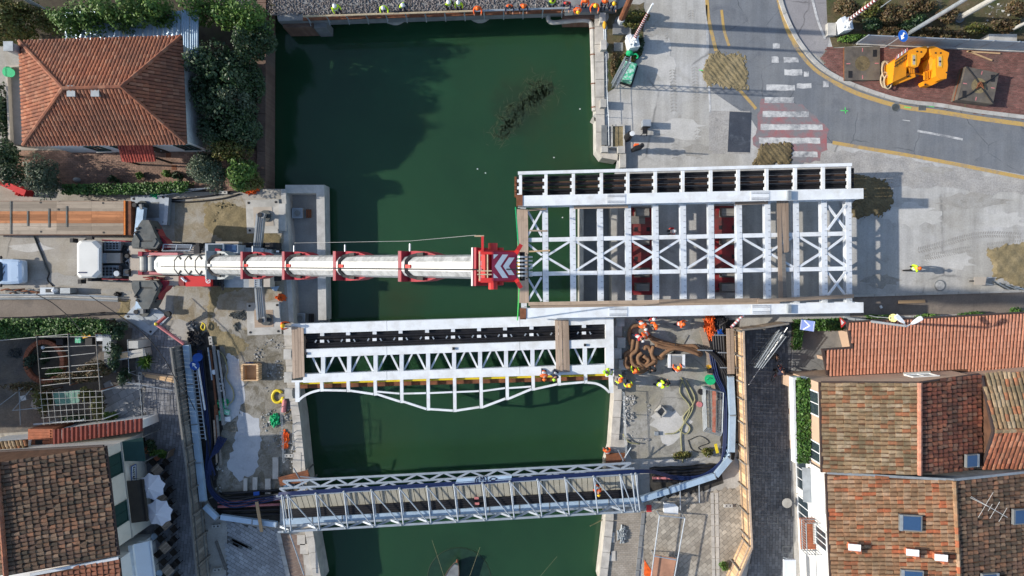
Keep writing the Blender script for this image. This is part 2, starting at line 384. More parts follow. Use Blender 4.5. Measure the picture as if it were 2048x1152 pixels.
G['sandg']=ground('sandy_dirt',(.30,.235,.13),(.36,.29,.17),(.23,.175,.095),.6,0,.28,bump=.8)
G['dirt']=ground('dirty_site_concrete',(.235,.215,.175),(.31,.295,.26),(.14,.122,.085),.55,.2,.3,thr3=(.47,.6),bump=.8)
G['cement']=ground('fresh_cement',(.40,.42,.45),(.46,.48,.50),(.33,.34,.36),.8,0,.1)
G['weeds']=ground('weedy_rough_ground',(.13,.10,.055),(.055,.075,.025),(.24,.215,.18),.5,0,.35,bump=1)
G['patch']=ground('dark_asphalt_patch',(.045,.055,.075),(.06,.07,.09),(.11,.13,.16),.6,0,.2)
G['scour']=ground('scoured_concrete',(.36,.35,.335),(.42,.40,.37),(.28,.27,.26),.8,0,.3)
G['strip']=ground('brown_footway',(.205,.175,.15),(.24,.205,.175),(.16,.14,.125),.4,0,.2)
FAR=420.0
W_EDGE=PP([(532,40),(531,378),(571,378),(588,648),(583,652),(590,770),(600,830),(612,950),(622,1040),(644,1165)])
E_EDGE=PP([(1190,40),(1193,300),(1204,315),(1234,320),(1222,384),(1224,622),(1229,640),(1228,800),(1221,900),(1212,930),(1212,1040),(1198,1165)])
wp=[(-FAR,FAR),(W_EDGE[0].x,FAR)]+[(p.x,p.y)for p in W_EDGE]+[(W_EDGE[-1].x+2,-FAR),(-FAR,-FAR)]
ep=[(FAR,FAR),(E_EDGE[0].x,FAR)]+[(p.x,p.y)for p in E_EDGE]+[(E_EDGE[-1].x-1,-FAR),(FAR,-FAR)]
sheet('ground',wp,0,G['conc']);sheet('ground',ep,0,G['road_conc'])
# water: murky green, lit and shaded like a surface, with weed showing through
b=NB('canal_water')
k=b.ramp(b.noise(.09,4,dist=.5),[(.3,(.019,.060,.029)),(.7,(.026,.080,.036))])
k=b.mix(b.ramp(b.noise(.5,8,rough=.7,dist=.6),[(.55,0),(.8,.45)]),k,(.032,.072,.028))
for(qx,qy,r0,r1,c)in((1062,205,1.2,4.2,(.036,.062,.026)),(1035,222,.3,1.7,(.017,.036,.020)),(800,600,.5,3.0,(.036,.060,.024)),(820,120,2.0,6.0,(.022,.085,.040)),(1130,330,1.0,5.0,(.030,.066,.027)),(760,880,1.0,5.0,(.030,.070,.028))):
    dn=b.n('ShaderNodeVectorMath',operation='DISTANCE');b.l(b.pos(),dn.inputs[0]);dn.inputs[1].default_value=P(qx,qy,-2)
    k=b.mix(b.ramp(b.math('ADD',b.math('MULTIPLY',dn.outputs['Value'],1/(r1+3)),b.math('MULTIPLY',b.noise(.7,7,rough=.7,dist=.6),.7)),[(.35+.1*r0/(r1+3),.85),(.85,0)]),k,c)
b.bump(b.noise(2.2,4),.08,.02)
K['water']=b.out(k,.10,0,.3);b.b.inputs['Subsurface Weight'].default_value=.9;b.b.inputs['Subsurface Scale'].default_value=1.1;b.b.inputs['Subsurface Radius'].default_value=(.5,1.0,.8)
struct(MB().prism([Vector((x,y,0))for x,y in((-45,-FAR),(45,-FAR),(45,FAR),(-45,FAR))],-9,-2.0).build('water',K['water']))
# weed under the surface: soft fronds just breaking through
def frond_cloud(pts,n,r,seed):
    rr=random.Random(seed);mb=MB()
    for _ in range(n):
        a=rr.choice(pts);c=P(a[0]+rr.gauss(0,r),a[1]+rr.gauss(0,r),-1.995)
        t=rr.uniform(0,6.28);l=rr.uniform(.12,.5);w=rr.uniform(.012,.045)
        d=Vector((math.cos(t),math.sin(t),0));s_=Vector((-d.y,d.x,0))
        mb.add([c-d*l,c+s_*w,c+d*l,c-s_*w],[(0,1,2,3)])
    return mb
K['weed']=mk('drowned_weed',(.046,.072,.032),.6,0,.35,4)
K['weedd']=mk('drowned_weed_dark',(.030,.056,.031),.6,0,.25,4)
arc=[(1000,275),(1004,255),(1012,240),(1025,225),(1038,212),(1055,200),(1068,190),(1075,178),(1090,172),(1100,182),(1062,205)]
struct(frond_cloud(arc,300,13,1).build('water_weed',K['weed']),'pale weed fronds in a curved bank under the green water','stuff')
struct(frond_cloud([(x+6,y+8)for x,y in arc[1:9]],330,8,2).build('water_weed',K['weedd']),'dark weed clump on the inner side of the weed bank','stuff')
# quay walls
def wall_run(name,pts,w,z0,z1,mat,al,label,cat='quay wall',cap=None):
    t=thing(name,pts[0],label,cat);MB().ribbon(pts,w,z0,z1,al).build('wall_body',mat,t)
    if cap:
        # coping stones, one by one
        for i in range(len(pts)-1):
            a,b_=Vector(pts[i]),Vector(pts[i+1]);L=(b_-a).length;n=max(1,round(L/1.3));d=(b_-a)/n
            nn=Vector((-d.y,d.x,0)).normalized()*(al*w/2)
            for q in range(n):
                m_=MB().beam(a+d*(q+.012)+nn+Vector((0,0,z1+.11+random.uniform(-.012,.012))),a+d*(q+.988)+nn+Vector((0,0,z1+.11)),w+.08,.105,top=True)
                m_.build('coping_stone',cap,t)
    return t
wall_run('quay_wall',[P(532,-60)]+W_EDGE[:2],.55,-3.2,.05,K['brickw'],-1,'old brown brick quay wall beside the garden trees','quay wall',K['brickw'])
wall_run('quay_wall',W_EDGE[4:],.5,-3.2,.05,K['stonew'],-1,'pale stone quay wall on the west bank below the bridges','quay wall',K['stonew'])
wall_run('quay_wall',[P(1190,20)]+E_EDGE[1:4],.55,-3.2,.05,K['concl'],1,'concrete quay wall with rounded corner behind the pipe','quay wall',K['stonew'])
wall_run('quay_wall',E_EDGE[6:],.5,-3.2,.05,K['stonew'],1,'pale stone quay wall on the east bank below the lifted bridge','quay wall',K['stonew'])
# sunken abutment pits, both banks
t=thing('abutment',P(610,500,-1.5),'sunken grey concrete abutment under the crane boom','abutment')
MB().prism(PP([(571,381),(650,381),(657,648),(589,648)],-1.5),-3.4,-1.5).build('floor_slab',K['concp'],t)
MB().ribbon(PP([(571,378),(641,378),(645,640)],-.2),.6,-1.6,-.15,0).build('rim_wall',K['concl'],t)
MB().ribbon(PP([(571,378),(588,648)]),.35,-1.6,.02,-1).build('retaining_wall',K['concl'],t)
t=thing('abutment',P(1190,500,-1.5),'sunken grey concrete abutment beneath the lifted bridge','abutment')
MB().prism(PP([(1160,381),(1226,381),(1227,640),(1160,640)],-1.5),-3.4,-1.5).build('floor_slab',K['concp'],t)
MB().ribbon(PP([(1222,381),(1163,381),(1163,636)],-.2),.3,-1.6,-.15,0).build('rim_wall',K['concl'],t)
MB().ribbon(PP([(1222,384),(1224,636)]),.5,-1.6,.02,1).build('retaining_wall',K['concl'],t)
def pit_box(x,y,s_,label):
    t=thing('pump_box',P(x,y,-1.5),label,'box')
    c=P(x,y,-1.2);MB().box(c,(.8,.75,.55)).build('case',K['galvd'],t)
    m=MB()
    for dx,dy in((-.37,0),(.37,0)):m.box(c+Vector((dx,dy,.3)),(.06,.75,.06))
    for dy in(-.345,.345):m.box(c+Vector((0,dy,.3)),(.68,.06,.06))
    m.build('rim',K['galv'],t);m=MB()
    for q in range(3):m.tube([c+Vector((.6+q*.14,-.32,-.1)),c+Vector((.6+q*.14,.32,-.1))],.06,6)
    m.build('coil',K['rust']if s_ else K['black'],t)
    MB().cyl(c+Vector((0,0,.28)),.22,.04,12).build('fan',K['steel'],t)
pit_box(597,427,1,'grey steel box with rusty coil in the pit above the boom')
pit_box(602,636,0,'grey fan unit with black coil in the pit below the boom')
# ---- ground sheets
def pav(name,px,mat,base,sx,sy,ang,nind=0,z=.008,th=.018,label=None,gap=.02,bond=True,piece='paving_stone'):
    poly=ccw(PP(px));o=sheet(name,poly,z-.004,base,label)
    xs=[p.x for p in poly];ys=[p.y for p in poly];c=Vector(((min(xs)+max(xs))/2,(min(ys)+max(ys))/2,0));rad=math.hypot(max(xs)-min(xs),max(ys)-min(ys))/2
    ca,sa=math.cos(ang),math.sin(ang);L=[]
    for j in range(int(-rad/sy)-1,int(rad/sy)+2):
        for i in range(int(-rad/sx)-1,int(rad/sx)+2):
            a=(i+(.5*(j%2)if bond else 0))*sx;d=j*sy;x,y=c.x+a*ca-d*sa,c.y+a*sa+d*ca
            if inside(poly,x,y):
                tx,ty=topx((x,y,0))
                if-80<tx<2130 and-80<ty<1230:L.append((x,y,(tx-1024)**2+(ty-576)**2))
    L.sort(key=lambda q:q[2])
    def stone(x,y,z1):
        hx,hy=(sx-gap)/2,(sy-gap)/2
        q=[(x+u*hx*ca-v_*hy*sa,y+u*hx*sa+v_*hy*ca)for u,v_ in((-1,-1),(1,-1),(1,1),(-1,1))]
        return[(p[0],p[1],z-.003)for p in q]+[(p[0],p[1],z1)for p in q]
    FS=[(4,5,6,7),(0,1,5,4),(1,2,6,5),(2,3,7,6),(3,0,4,7)]
    if nind:
        m=MB().add(stone(0,0,z+th),FS).mesh(piece,mat)
        for x,y,_ in L[:nind]:inst(piece,m,o,Matrix.Translation((x,y,random.uniform(-.006,.006)))@Matrix.Rotation(random.gauss(0,.012),4,'Z'))
    rest=L[nind:]
    if rest:
        m=MB();rn=[]
        for x,y,_ in rest:m.add(stone(x,y,z+th+random.uniform(-.006,.006)),FS);rn+=[random.random()]*5
        q=m.build(piece,mat,o);at=q.data.attributes.new('rnd','FLOAT','FACE');at.data.foreach_set('value',rn);q['kind']='stuff'
    return o
K['pav_grey']=mk('grey_setts',(.215,.22,.235),.85,0,.2,1.2,(.13,.13,.135),.6,.7,.3,obj=.22)
K['pav_dark']=mk('dark_porphyry',(.155,.163,.175),.8,0,.2,1.0,(.10,.106,.115),.6,.5,.3,obj=.28)
K['pav_beige']=mk('beige_stone_paving',(.36,.325,.27),.85,0,.18,1.0,(.25,.215,.17),.6,.6,.3,obj=.25)
K['pav_blue']=mk('grey_stone_paving',(.30,.31,.32),.85,0,.18,1.0,(.21,.21,.21),.6,.6,.3,obj=.22)
K['pav_red']=mk('red_brick_pavers',(.20,.09,.075),.85,0,.25,1.5,(.13,.085,.075),.7,.5,.3,obj=.25)
K['pav_court']=mk('clay_court_pavers',(.27,.165,.12),.85,0,.25,1.5,(.17,.11,.085),.6,.6,.3,obj=.22)
K['jt']=mk('dark_joint_mortar',(.10,.095,.09),.95,0,.2,4)
K['jtl']=mk('pale_joint_mortar',(.20,.18,.15),.95,0,.2,4)
pav('courtyard_paving',[(18,300),(520,300),(520,384),(60,372),(20,330)],K['pav_court'],K['jtl'],.26,.13,0,300,label='clay brick paving in front of the villa',piece='brick')
sheet('garden_soil',PP([(368,40),(513,40),(513,384),(385,384),(372,300)]),.012,K['soil'])
sheet('garden_soil',PP([(-60,-40),(520,-40),(520,78),(-60,78)]),.016,K['soil'])
sheet('footway',PP([(-60,600),(262,598),(250,630),(240,637),(-60,639)]),.006,G['strip'])
pav('cafe_street',[(262,640),(330,655),(372,690),(422,1165),(250,1165),(290,860),(290,780),(262,700)],K['pav_grey'],K['jt'],.42,.24,1.45,300,label='grey sett paving of the cafe street')
sheet('sandy_ground',rough_edge(PP([(345,405),(410,398),(488,396),(492,470),(566,470),(568,600),(490,604),(494,672),(572,672),(560,715),(500,722),(430,688),(418,640),(345,640),(350,560)]),.5,.2),.005,ground('sandy_yard',(.33,.29,.215),(.37,.35,.31),(.25,.20,.125),.45,0,.2,thr3=(.45,.62),bump=.7))
sheet('site_ground',rough_edge(PP([(395,655),(575,660),(583,770),(603,950),(618,1005),(430,1010),(405,820),(380,690)]),.6,.15),.006,G['dirt'])
sheet('cement_screed',rough_edge(PP([(455,705),(478,720),(490,790),(478,830),(450,850),(446,780)]),.25,.10),.011,G['cement'])
sheet('cement_screed',rough_edge(PP([(480,820),(520,838),(522,880),(512,945),(478,960),(455,935),(470,880)]),.25,.14),.011,G['cement'])
pav('quay_paving',[(455,1042),(555,1062),(580,1165),(452,1165)],K['pav_blue'],K['jt'],.40,.26,-.55,300,label='grey diagonal stone paving on the west quay')
sheet('brick_paving',PP([(560,1066),(600,1070),(612,1165),(575,1165)]),.007,brickmat('brown_quay_bricks',(.20,.13,.10),(.26,.19,.15),(.15,.13,.11),.24,.12,.3))
sheet('courtyard_floor',PP([(-60,660),(262,655),(285,850),(-60,870)]),.006,ground('yard_clay_floor',(.20,.165,.13),(.13,.12,.11),(.27,.22,.17),.4,0,.3))
pav('slate_terrace',[(205,765),(283,760),(288,850),(215,835)],K['pav_blue'],K['jt'],.62,.55,.5,0,label='grey flagstones by the trellis',z=.014)
# east bank
curbx=[(1548,-30),(1562,20),(1580,62),(1600,95),(1630,130),(1665,155),(1720,180),(1800,205),(1880,215),(1960,228),(2110,246)]
sheet('road',PP([(1415,-40)]+curbx+[(2110,372),(2048,350),(1900,322),(1700,290),(1640,285),(1605,330),(1560,330),(1500,235),(1420,180)]),.005,G['asph'])
pav('footway_paving',[(1655,95),(2110,100),(2110,246),(1960,228),(1880,215),(1800,205),(1720,178),(1672,152),(1640,118)],K['pav_red'],K['jtl'],.24,.12,.05,300,label='red brick footway beside the road',piece='brick',z=.02)
sheet('side_road',PP([(1555,-40),(1662,-40),(1660,60),(1655,95),(1640,115),(1602,92),(1582,58),(1565,15)]),.009,ground('pale_side_asphalt',(.27,.26,.265),(.31,.30,.30),(.21,.205,.205),.3,.3,.15))
sheet('rough_verge',PP([(1650,-60),(2140,-60),(2140,95),(1725,92),(1665,95),(1655,60)]),.013,G['weeds'])
sheet('rough_verge',rough_edge(PP([(1215,20),(1290,5),(1285,110),(1262,128),(1235,170),(1216,185)]),.3,.1),.013,G['weeds'])
sheet('patched_road',PP([(1418,222),(1500,222),(1500,308),(1418,308)]),.009,G['scour'])
sheet('asphalt_patch',PP([(1459,223),(1503,225),(1500,305),(1455,304)]),.013,G['patch'])
sheet('scoured_strip',rough_edge(PP([(1640,300),(1720,305),(1900,335),(2110,375),(2110,398),(1900,378),(1712,372),(1640,330)]),.5,.2),.010,G['scour'])
sheet('footway',PP([(1700,592),(2110,581),(2110,624),(1700,634)]),.007,G['strip'])
sheet('site_ground',rough_edge(PP([(1240,632),(1425,632),(1440,780),(1440,915),(1262,918),(1236,870)]),.7,.12),.006,ground('site_concrete',(.35,.34,.31),(.28,.26,.205),(.20,.19,.165),.4,.22,.2,thr3=(.5,.64)))
pav('stone_street',[(1488,655),(1585,650),(1582,760),(1578,900),(1590,1165),(1490,1165),(1505,1100),(1495,900)],K['pav_dark'],K['jt'],.40,.22,1.56,300,label='dark stone paving of the street beside the houses')
pav('plaza_paving',[(1290,1000),(1478,975),(1500,1095),(1470,1165),(1285,1165)],K['pav_beige'],K['jtl'],.42,.30,.72,300,label='beige diagonal stone paving of the east quay')
sheet('brick_paving',PP([(1215,1030),(1288,1020),(1275,1165),(1210,1165)]),.007,brickmat('tan_quay_bricks',(.29,.25,.20),(.35,.31,.26),(.20,.18,.15),.26,.14,.05))
sheet('forecourt',PP([(1585,650),(1705,645),(1705,750),(1585,750)]),.011,ground('forecourt_concrete',(.20,.205,.205),(.25,.245,.23),(.15,.155,.16),.4,.4,.15))
# kerbs and stone strips
for i in range(len(curbx)-1):
    a,c_=P(*curbx[i]),P(*curbx[i+1]);n=max(1,int((c_-a).length/1.0))
kerb=thing('kerb',P(1600,95),'curved grey stone kerb with worn yellow paint along the road','kerb')
cp=curve(PP(curbx),5);acc=[];seg=[cp[0]]
for p in cp[1:]:
    seg.append(p)
    if(seg[0]-p).length>.9:
        MB().ribbon([seg[0].lerp(seg[-1],.01)]+seg[1:-1]+[seg[0].lerp(seg[-1],.99)],.28,0,.12,1).build('kerb_stone',K['concl'],kerb);seg=[p]
# painted lines
def worn(name,c,base,thr,s=2.6):
    b=NB(name);f_=b.ramp(b.math('ADD',b.math('MULTIPLY',b.noise(s,8,rough=.7),.6),b.math('MULTIPLY',b.noise(.45,3),.4)),[(thr-.09,0),(thr+.09,1)])
    k=b.mix(f_,c,base);k=b.mix(.6,k,b.ramp(b.noise(11,5,rough=.7),[(.25,.75),(.75,1.2)]),'MULTIPLY');return b.out(k,.88)
K['lineY']=worn('worn_yellow_line',(.48,.32,.11),(.24,.22,.20),.57);K['lineW']=worn('worn_white_line',(.58,.58,.57),(.21,.22,.235),.53);K['lineR']=worn('worn_red_paint',(.34,.13,.135),(.20,.195,.205),.47,1.4)
K['lineG']=mk('green_survey_paint',(.10,.70,.15),.8,0,.1,2)
def line(pts,w,mat,z=.016,name='road_marking'):
    o=MB().ribbon(curve(PP(pts),4)if len(pts)>2 else PP(pts),w,z-.003,z).build(name,mat);return struct(o)
line([(1413,-20),(1416,30),(1422,60),(1432,102)],.26,K['lineY']);line([(1477,178),(1495,198),(1512,218)],.22,K['lineY'])
line([(1413,10),(1414,100)],.12,K['lineW']);line([(1418,172),(1420,225)],.14,K['lineW']);line([(1443,20),(1448,60),(1458,92)],.2,K['lineY'])
line([(1550,-30),(1562,20),(1576,62),(1594,96)],.30,K['lineY'],.03);line([(1586,84),(1597,102),(1628,138),(1672,167)],.26,K['lineY'],.017);line([(1620,-20),(1635,40),(1650,78)],.18,K['lineW'],.03)
line([(1668,165),(1720,189),(1800,213),(1880,224),(1960,237),(2080,253)],.32,K['lineY'])
line([(1665,285),(1740,298),(1830,313),(1930,332),(2080,362)],.26,K['lineY']);line([(1835,262),(1880,270),(1925,279)],.16,K['lineW'])
# zebra crossing with red ground
sheet('red_crossing',rough_edge(PP([(1524,195),(1606,208),(1655,258),(1655,320),(1600,328),(1505,290)]),.4,.1),.009,K['lineR'])
for i,(y,x0,x1)in enumerate([(175,1533,1590),(200,1529,1588),(228,1525,1618),(254,1521,1645),(281,1518,1640),(308,1560,1635)]):
    o=MB().prism(rough_edge(PP([(x0,y-6),(x1,y-5),(x1,y+6),(x0,y+6)]),.3,.025),.010,.016).build('crossing_stripe',K['lineW']);struct(o)
for x,y,wx,wy in[(1553,92,14,10),(1550,119,14,12),(1582,120,30,10),(1586,145,36,12),(1608,172,30,10),(1612,148,10,10),(1652,168,12,12)]:
    struct(MB().prism(rough_edge(PP([(x-wx/2,y-wy/2),(x+wx/2,y-wy/2),(x+wx/2,y+wy/2),(x-wx/2,y+wy/2)]),.2,.03),.011,.0165).build('road_marking',K['lineW']))
for a,b_ in[((1808,214),(1822,216)),((1681,221),(1696,222)),((1690,215),(1691,227)),((1850,211),(1868,214)),((1398,140),(1412,142)),((1930,209),(1931,218)),((1805,240),(1820,242))]:
    line([a,b_],.06,K['lineG']if a[1]<235 else K['lineW'],.02)
for x,y,r_ in[(1791,215,.32),(1880,571,.42)]:
    t=thing('manhole_cover',P(x,y),'round iron manhole cover in the grey asphalt by the kerb' if x<1800 else 'round drain ring with pale rubbish inside on the concrete','manhole')
    MB().cyl(P(x,y),r_,.03,20).build('rim',K['steel'],t);MB().cyl(P(x,y,.03),r_*.8,.012,20).build('lid',K['dsteel']if x<1800 else K['rubble'],t)
t=thing('drain_grate',P(1844,216),'small dark drain grate against the yellow kerb line','drain');c=P(1844,216)
MB().box(c+Vector((0,0,.012)),(.55,.38,.024)).build('frame',K['steel'],t)
for q in range(5):MB().box(c+Vector((-.2+q*.1,0,.032)),(.05,.3,.014)).build('bar',K['dsteel'],t)
# sand heaps: low mounds with ridged or rough tops
from mathutils import noise as mnoise
def mound(px,h,mat,label,name='sand_heap',seed=1,ridge=0,n=46,z0=0.0):
    poly=ccw(PP(px));xs=[p.x for p in poly];ys=[p.y for p in poly];x0,x1,y0,y1=min(xs)-.4,max(xs)+.4,min(ys)-.4,max(ys)+.4
    rr=np.random.default_rng(seed);ph=rr.uniform(0,6.28,12);m=MB();vs=[]
    cx,cy=sum(xs)/len(xs),sum(ys)/len(ys)
    for j in range(n+1):
        for i in range(n+1):
            x,y=lerp(x0,x1,i/n),lerp(y0,y1,j/n);d=9e9
            for q in range(len(poly)):
                a,b_=poly[q],poly[(q+1)%len(poly)];ex,ey=b_.x-a.x,b_.y-a.y;t_=max(0,min(1,((x-a.x)*ex+(y-a.y)*ey)/(ex*ex+ey*ey+1e-9)))
                d=min(d,math.hypot(x-a.x-t_*ex,y-a.y-t_*ey))
            if not inside(poly,x,y):d=-d
            d+=.30*mnoise.noise(Vector((x*1.1,y*1.1,seed)))+.22*mnoise.noise(Vector((x*4.3,y*4.3,seed+5)))+.14*mnoise.noise(Vector((x*11,y*11,seed+9)))
            z=h*(1-math.exp(-max(d,0)*1.8/max(h,.15)))if d>0 else d*.15
            if d>0:z+=min(1,d*2)*(.03*math.sin(x*6+ph[3])*math.sin(y*5+ph[4])+.015*math.sin(x*17+y*13+ph[5]))
            if ridge and d>.1 and math.sin(x*2.1+y*.5)>-.75:z+=.016*(1 if math.sin((y+x*.35)*24+1.2*math.sin(x*9))>0 else 0)
            vs.append((x,y,z0+max(z,-.03)+.004))
    m.add(vs,[(j*(n+1)+i,j*(n+1)+i+1,(j+1)*(n+1)+i+1,(j+1)*(n+1)+i)for j in range(n)for i in range(n)])
    return struct(m.build(name,mat,smooth=not ridge),label,'stuff')
K['sand']=ground('ochre_sand',(.23,.185,.10),(.29,.235,.135),(.17,.14,.08),.9,0,.3,bump=1)
K['sandd']=ground('wet_sand',(.135,.105,.055),(.19,.15,.08),(.07,.06,.045),.9,0,.35,bump=1)
mound([(1418,107),(1480,107),(1497,130),(1495,175),(1470,178),(1420,172),(1404,150)],.045,K['sand'],'flat ochre sand patch with tyre ridges on the concrete road',ridge=1,n=130)
mound([(1512,300),(1545,283),(1582,290),(1580,330),(1505,330)],.12,K['sandd'],'dark wet sand heap beside the zebra crossing',ridge=1,seed=3,n=60)
mound([(1706,350),(1740,352),(1775,362),(1786,385),(1778,420),(1760,434),(1706,432)],.10,K['sandd'],'wet dark sand heap at the end of the lifted bridge',ridge=1,seed=4,n=60)
mound([(1980,500),(2030,485),(2120,488),(2120,575),(2030,572),(1985,545)],.14,K['sand'],'ochre sand heap at the edge of the concrete road',seed=5)
mound([(408,402),(470,405),(560,470),(562,500),(545,560),(440,590),(420,640),(500,690),(470,712),(430,690),(415,640),(425,560),(440,480),(410,450)],.05,K['sand'],'ochre sand spread between the crane outriggers',seed=6,n=70)
mound([(258,640),(262,598),(240,600),(236,632)],.03,K['sand'],'thin sand spill at the end of the brown footway',seed=8,n=24)
# stains and wheel marks on the open concrete
G['stain']=ground('damp_stain',(.33,.315,.285),(.37,.36,.335),(.28,.265,.235),.9,0,.2);G['pale']=ground('pale_worn_patch',(.52,.51,.485),(.47,.46,.43),(.43,.415,.385),.9,0,.15)
for i,(x,y,rx,ry,k_)in enumerate([(1300,60,40,14,0),(1360,260,60,22,1),(1330,130,20,60,1),(1820,430,70,26,1),(1940,400,80,16,0),(1900,520,60,20,1),(1760,560,40,16,0),(2010,440,50,18,1),(1870,340,40,8,0),(1395,300,30,14,0),(120,560,60,14,0),(60,495,50,10,1),(230,585,30,10,0),(1310,690,50,30,0),(1340,850,46,40,1),(1300,640,40,10,0),(1380,700,30,20,0),(1290,760,24,18,0)]):
    g=random.Random(i+50);struct(MB().add([P(x+rx*math.cos(a/22*6.283)*g.uniform(.55,1.15),y+ry*math.sin(a/22*6.283)*g.uniform(.55,1.15),.0085+i*.0002)for a in range(22)][::-1],[tuple(range(22))]).build('stain',G['pale' if k_ else 'stain']))
m=MB()
for pts in([(1720,520),(1840,500),(1960,470),(2080,474)],[(1735,540),(1850,516),(1960,494),(2080,482)],[(1330,20),(1345,150),(1350,320)],[(1382,20),(1390,150),(1398,320)]):
    c_=curve(PP(pts,.014),26)
    for q in range(0,len(c_)-1,1):
        d=(c_[q+1]-c_[q]).normalized();s_=Vector((-d.y,d.x,0))
        if mnoise.noise(c_[q]*.35)>-.02:
            for e in(-1,1):a=c_[q]+s_*.03*e;m.add([a,a+d*.07,a+d*.16+s_*.20*e,a+d*.09+s_*.20*e][::e],[(0,1,2,3)])
struct(m.build('tyre_marks',G['stain']),'faint tread marks on the pale concrete road','stuff')
# ================================================================ BUILDINGS
_tm={}
def tile_base(w,l):
    vs=[]
    for k,(y,ww,z)in enumerate(((-l/2,w*.40,.0),(l/2,w*.5,.028))):
        for j in range(5):
            a=math.pi*j/4;vs.append((math.cos(a)*ww,y,z+math.sin(a)*ww*.62))
    return np.array(vs),[(j,j+1,6+j,5+j)for j in range(4)]+[(5,6,7,8,9)]
def tiles(slopes,parent,pw,pl,mat,nind=300,name='roof_tile',jit=.026,holes=(),fill=.96):
    V,F=tile_base(pw*fill,pl*1.12);Ms=[]
    for poly,down in slopes:
        n=Vector((0,0,0))
        for i in range(len(poly)):n+=Vector(poly[i]).cross(Vector(poly[(i+1)%len(poly)]))
        n.normalize();n=n if n.z>0 else-n
        v=Vector(down);v=(v-n*v.dot(n)).normalized();o=Vector(poly[0]);best=9
        for i in range(len(poly)):
            e_=(Vector(poly[(i+1)%len(poly)])-Vector(poly[i]));k_=abs(e_.normalized().dot(v))+.002*(Vector(poly[i]).z+e_.z/2)
            if k_<best and e_.length>2:best,be=k_,e_.normalized()
        v2=n.cross(be);v=v2 if v2.dot(v)>0 else-v2;u=v.cross(n)
        q=[((p-o).dot(u),(p-o).dot(v))for p in poly];a0,a1=min(x for x,_ in q),max(x for x,_ in q);b0,b1=min(y for _,y in q),max(y for _,y in q)
        b_=b1-pl*.45
        while b_>b0:
            a=a0+pw/2
            while a<a1:
                if inside(q,a,b_):
                    pos=o+u*a+v*b_+n*.015;tx,ty=topx(pos)
                    if-120<tx<2170 and-90<ty<1250 and not any(h[0]<tx<h[2]and h[1]<ty<h[3]for h in holes):
                        M=Matrix((u,v,n)).transposed().to_4x4();M=Matrix.Translation(pos+u*random.gauss(0,jit*.6)+v*random.gauss(0,jit))@M@Matrix.Rotation(random.gauss(0,jit*1.6),4,'Z')
                        vis=0 if(5<tx<2043 and 5<ty<1147)else 1e9
                        Ms.append((vis+(tx-1024)**2+(ty-576)**2,M))
                a+=pw
            b_-=pl
    Ms.sort(key=lambda t:t[0]);m=MB().add([tuple(x)for x in V],F).mesh(name,mat)
    for _,M in Ms[:nind]:inst(name,m,parent,M)
    rest=Ms[nind:]
    if rest:
        mm=MB();rn=[]
        for _,M in rest:
            A=np.array(M);mm.add([tuple(x)for x in(V@A[:3,:3].T+A[:3,3])],F);rn+=[random.random()]*len(F)
        o=mm.build(name,mat,parent);at=o.data.attributes.new('rnd','FLOAT','FACE');at.data.foreach_set('value',rn);o['kind']='stuff'
def ridge(a,b_,mat,parent,r=.13,l=.42):
    a,b_=Vector(a),Vector(b_);n=max(1,int((b_-a).length/l));d=(b_-a)/n
    for i in range(n):
        MB().tube([a+d*(i-.05),a+d*(i+1.05)],[r,r*.85],7).build('ridge_tile',mat,parent)
def wallbox(base,z0,z1,mat,parent,name='wall'):return MB().prism(base,z0,z1).build(name,mat,parent)
def shrink(pts,d):
    c=sum((Vector(p)for p in pts),Vector())/len(pts);out=[];n=len(pts);pts=ccw(pts)
    for i in range(n):
        p,a,b_=Vector(pts[i]).to_2d(),Vector(pts[i-1]).to_2d(),Vector(pts[(i+1)%n]).to_2d();e1,e2=(p-a).normalized(),(b_-p).normalized()
        n1,n2=Vector((-e1.y,e1.x)),Vector((-e2.y,e2.x));m=(n1+n2).normalized();k=d/max(.3,m.dot(n1));out.append(Vector((p.x+m.x*k,p.y+m.y*k,pts[i][2])))
    return out
def window(parent,a,b_,z0,z1,nrm,pane=K['glass'],fr=K['white'],shut=None,bars=1):
    """window on a facade line a-b: frame proud of the wall, pane recessed in it"""
    a,b_=Vector((a[0],a[1],0)),Vector((b_[0],b_[1],0));n=Vector((nrm[0],nrm[1],0)).normalized();d=(b_-a).normalized();f=MB();o=n*.03;h=(z0+z1)/2
    for p in(a,b_):f.beam(p+o+Vector((0,0,z0)),p+o+Vector((0,0,z1)),.09,.09)
    for z in(z0,z1):f.beam(a+o+Vector((0,0,z)),b_+o+Vector((0,0,z)),.11,.085,ext=.05)
    for q in range(bars):p=a.lerp(b_,(q+1)/(bars+1));f.beam(p+o+Vector((0,0,z0)),p+o+Vector((0,0,z1)),.055,.06)
    w_=f.build('window',fr,parent);m=MB();L=(b_-a).length
    m.box(a.lerp(b_,.5)+n*.012+Vector((0,0,h)),(L,.03,z1-z0),math.atan2(d.y,d.x));m.build('shutter' if shut else 'pane',shut or pane,w_)
    MB().beam(a+n*.09+Vector((0,0,z0-.06)),b_+n*.09+Vector((0,0,z0-.06)),.2,.05,ext=.09).build('sill',K['stonew'],w_)
    return w_
def chimney(parent,c,sx,sy,h,lid=K['galv'],body=K['chim'],rz=0):
    ch=MB().box(c+Vector((0,0,h/2)),(sx,sy,h),rz).build('chimney',body,parent)
    m=MB()
    for dx in(-.4,.4):
        for dy in(-.4,.4):m.box(c+Matrix.Rotation(rz,3,'Z')@Vector((dx*sx,dy*sy,h+.08)),(.07,.07,.17),rz)
    m.build('post',body,ch);MB().box(c+Vector((0,0,h+.2)),(sx*1.25,sy*1.25,.07),rz).build('cap',lid,ch)
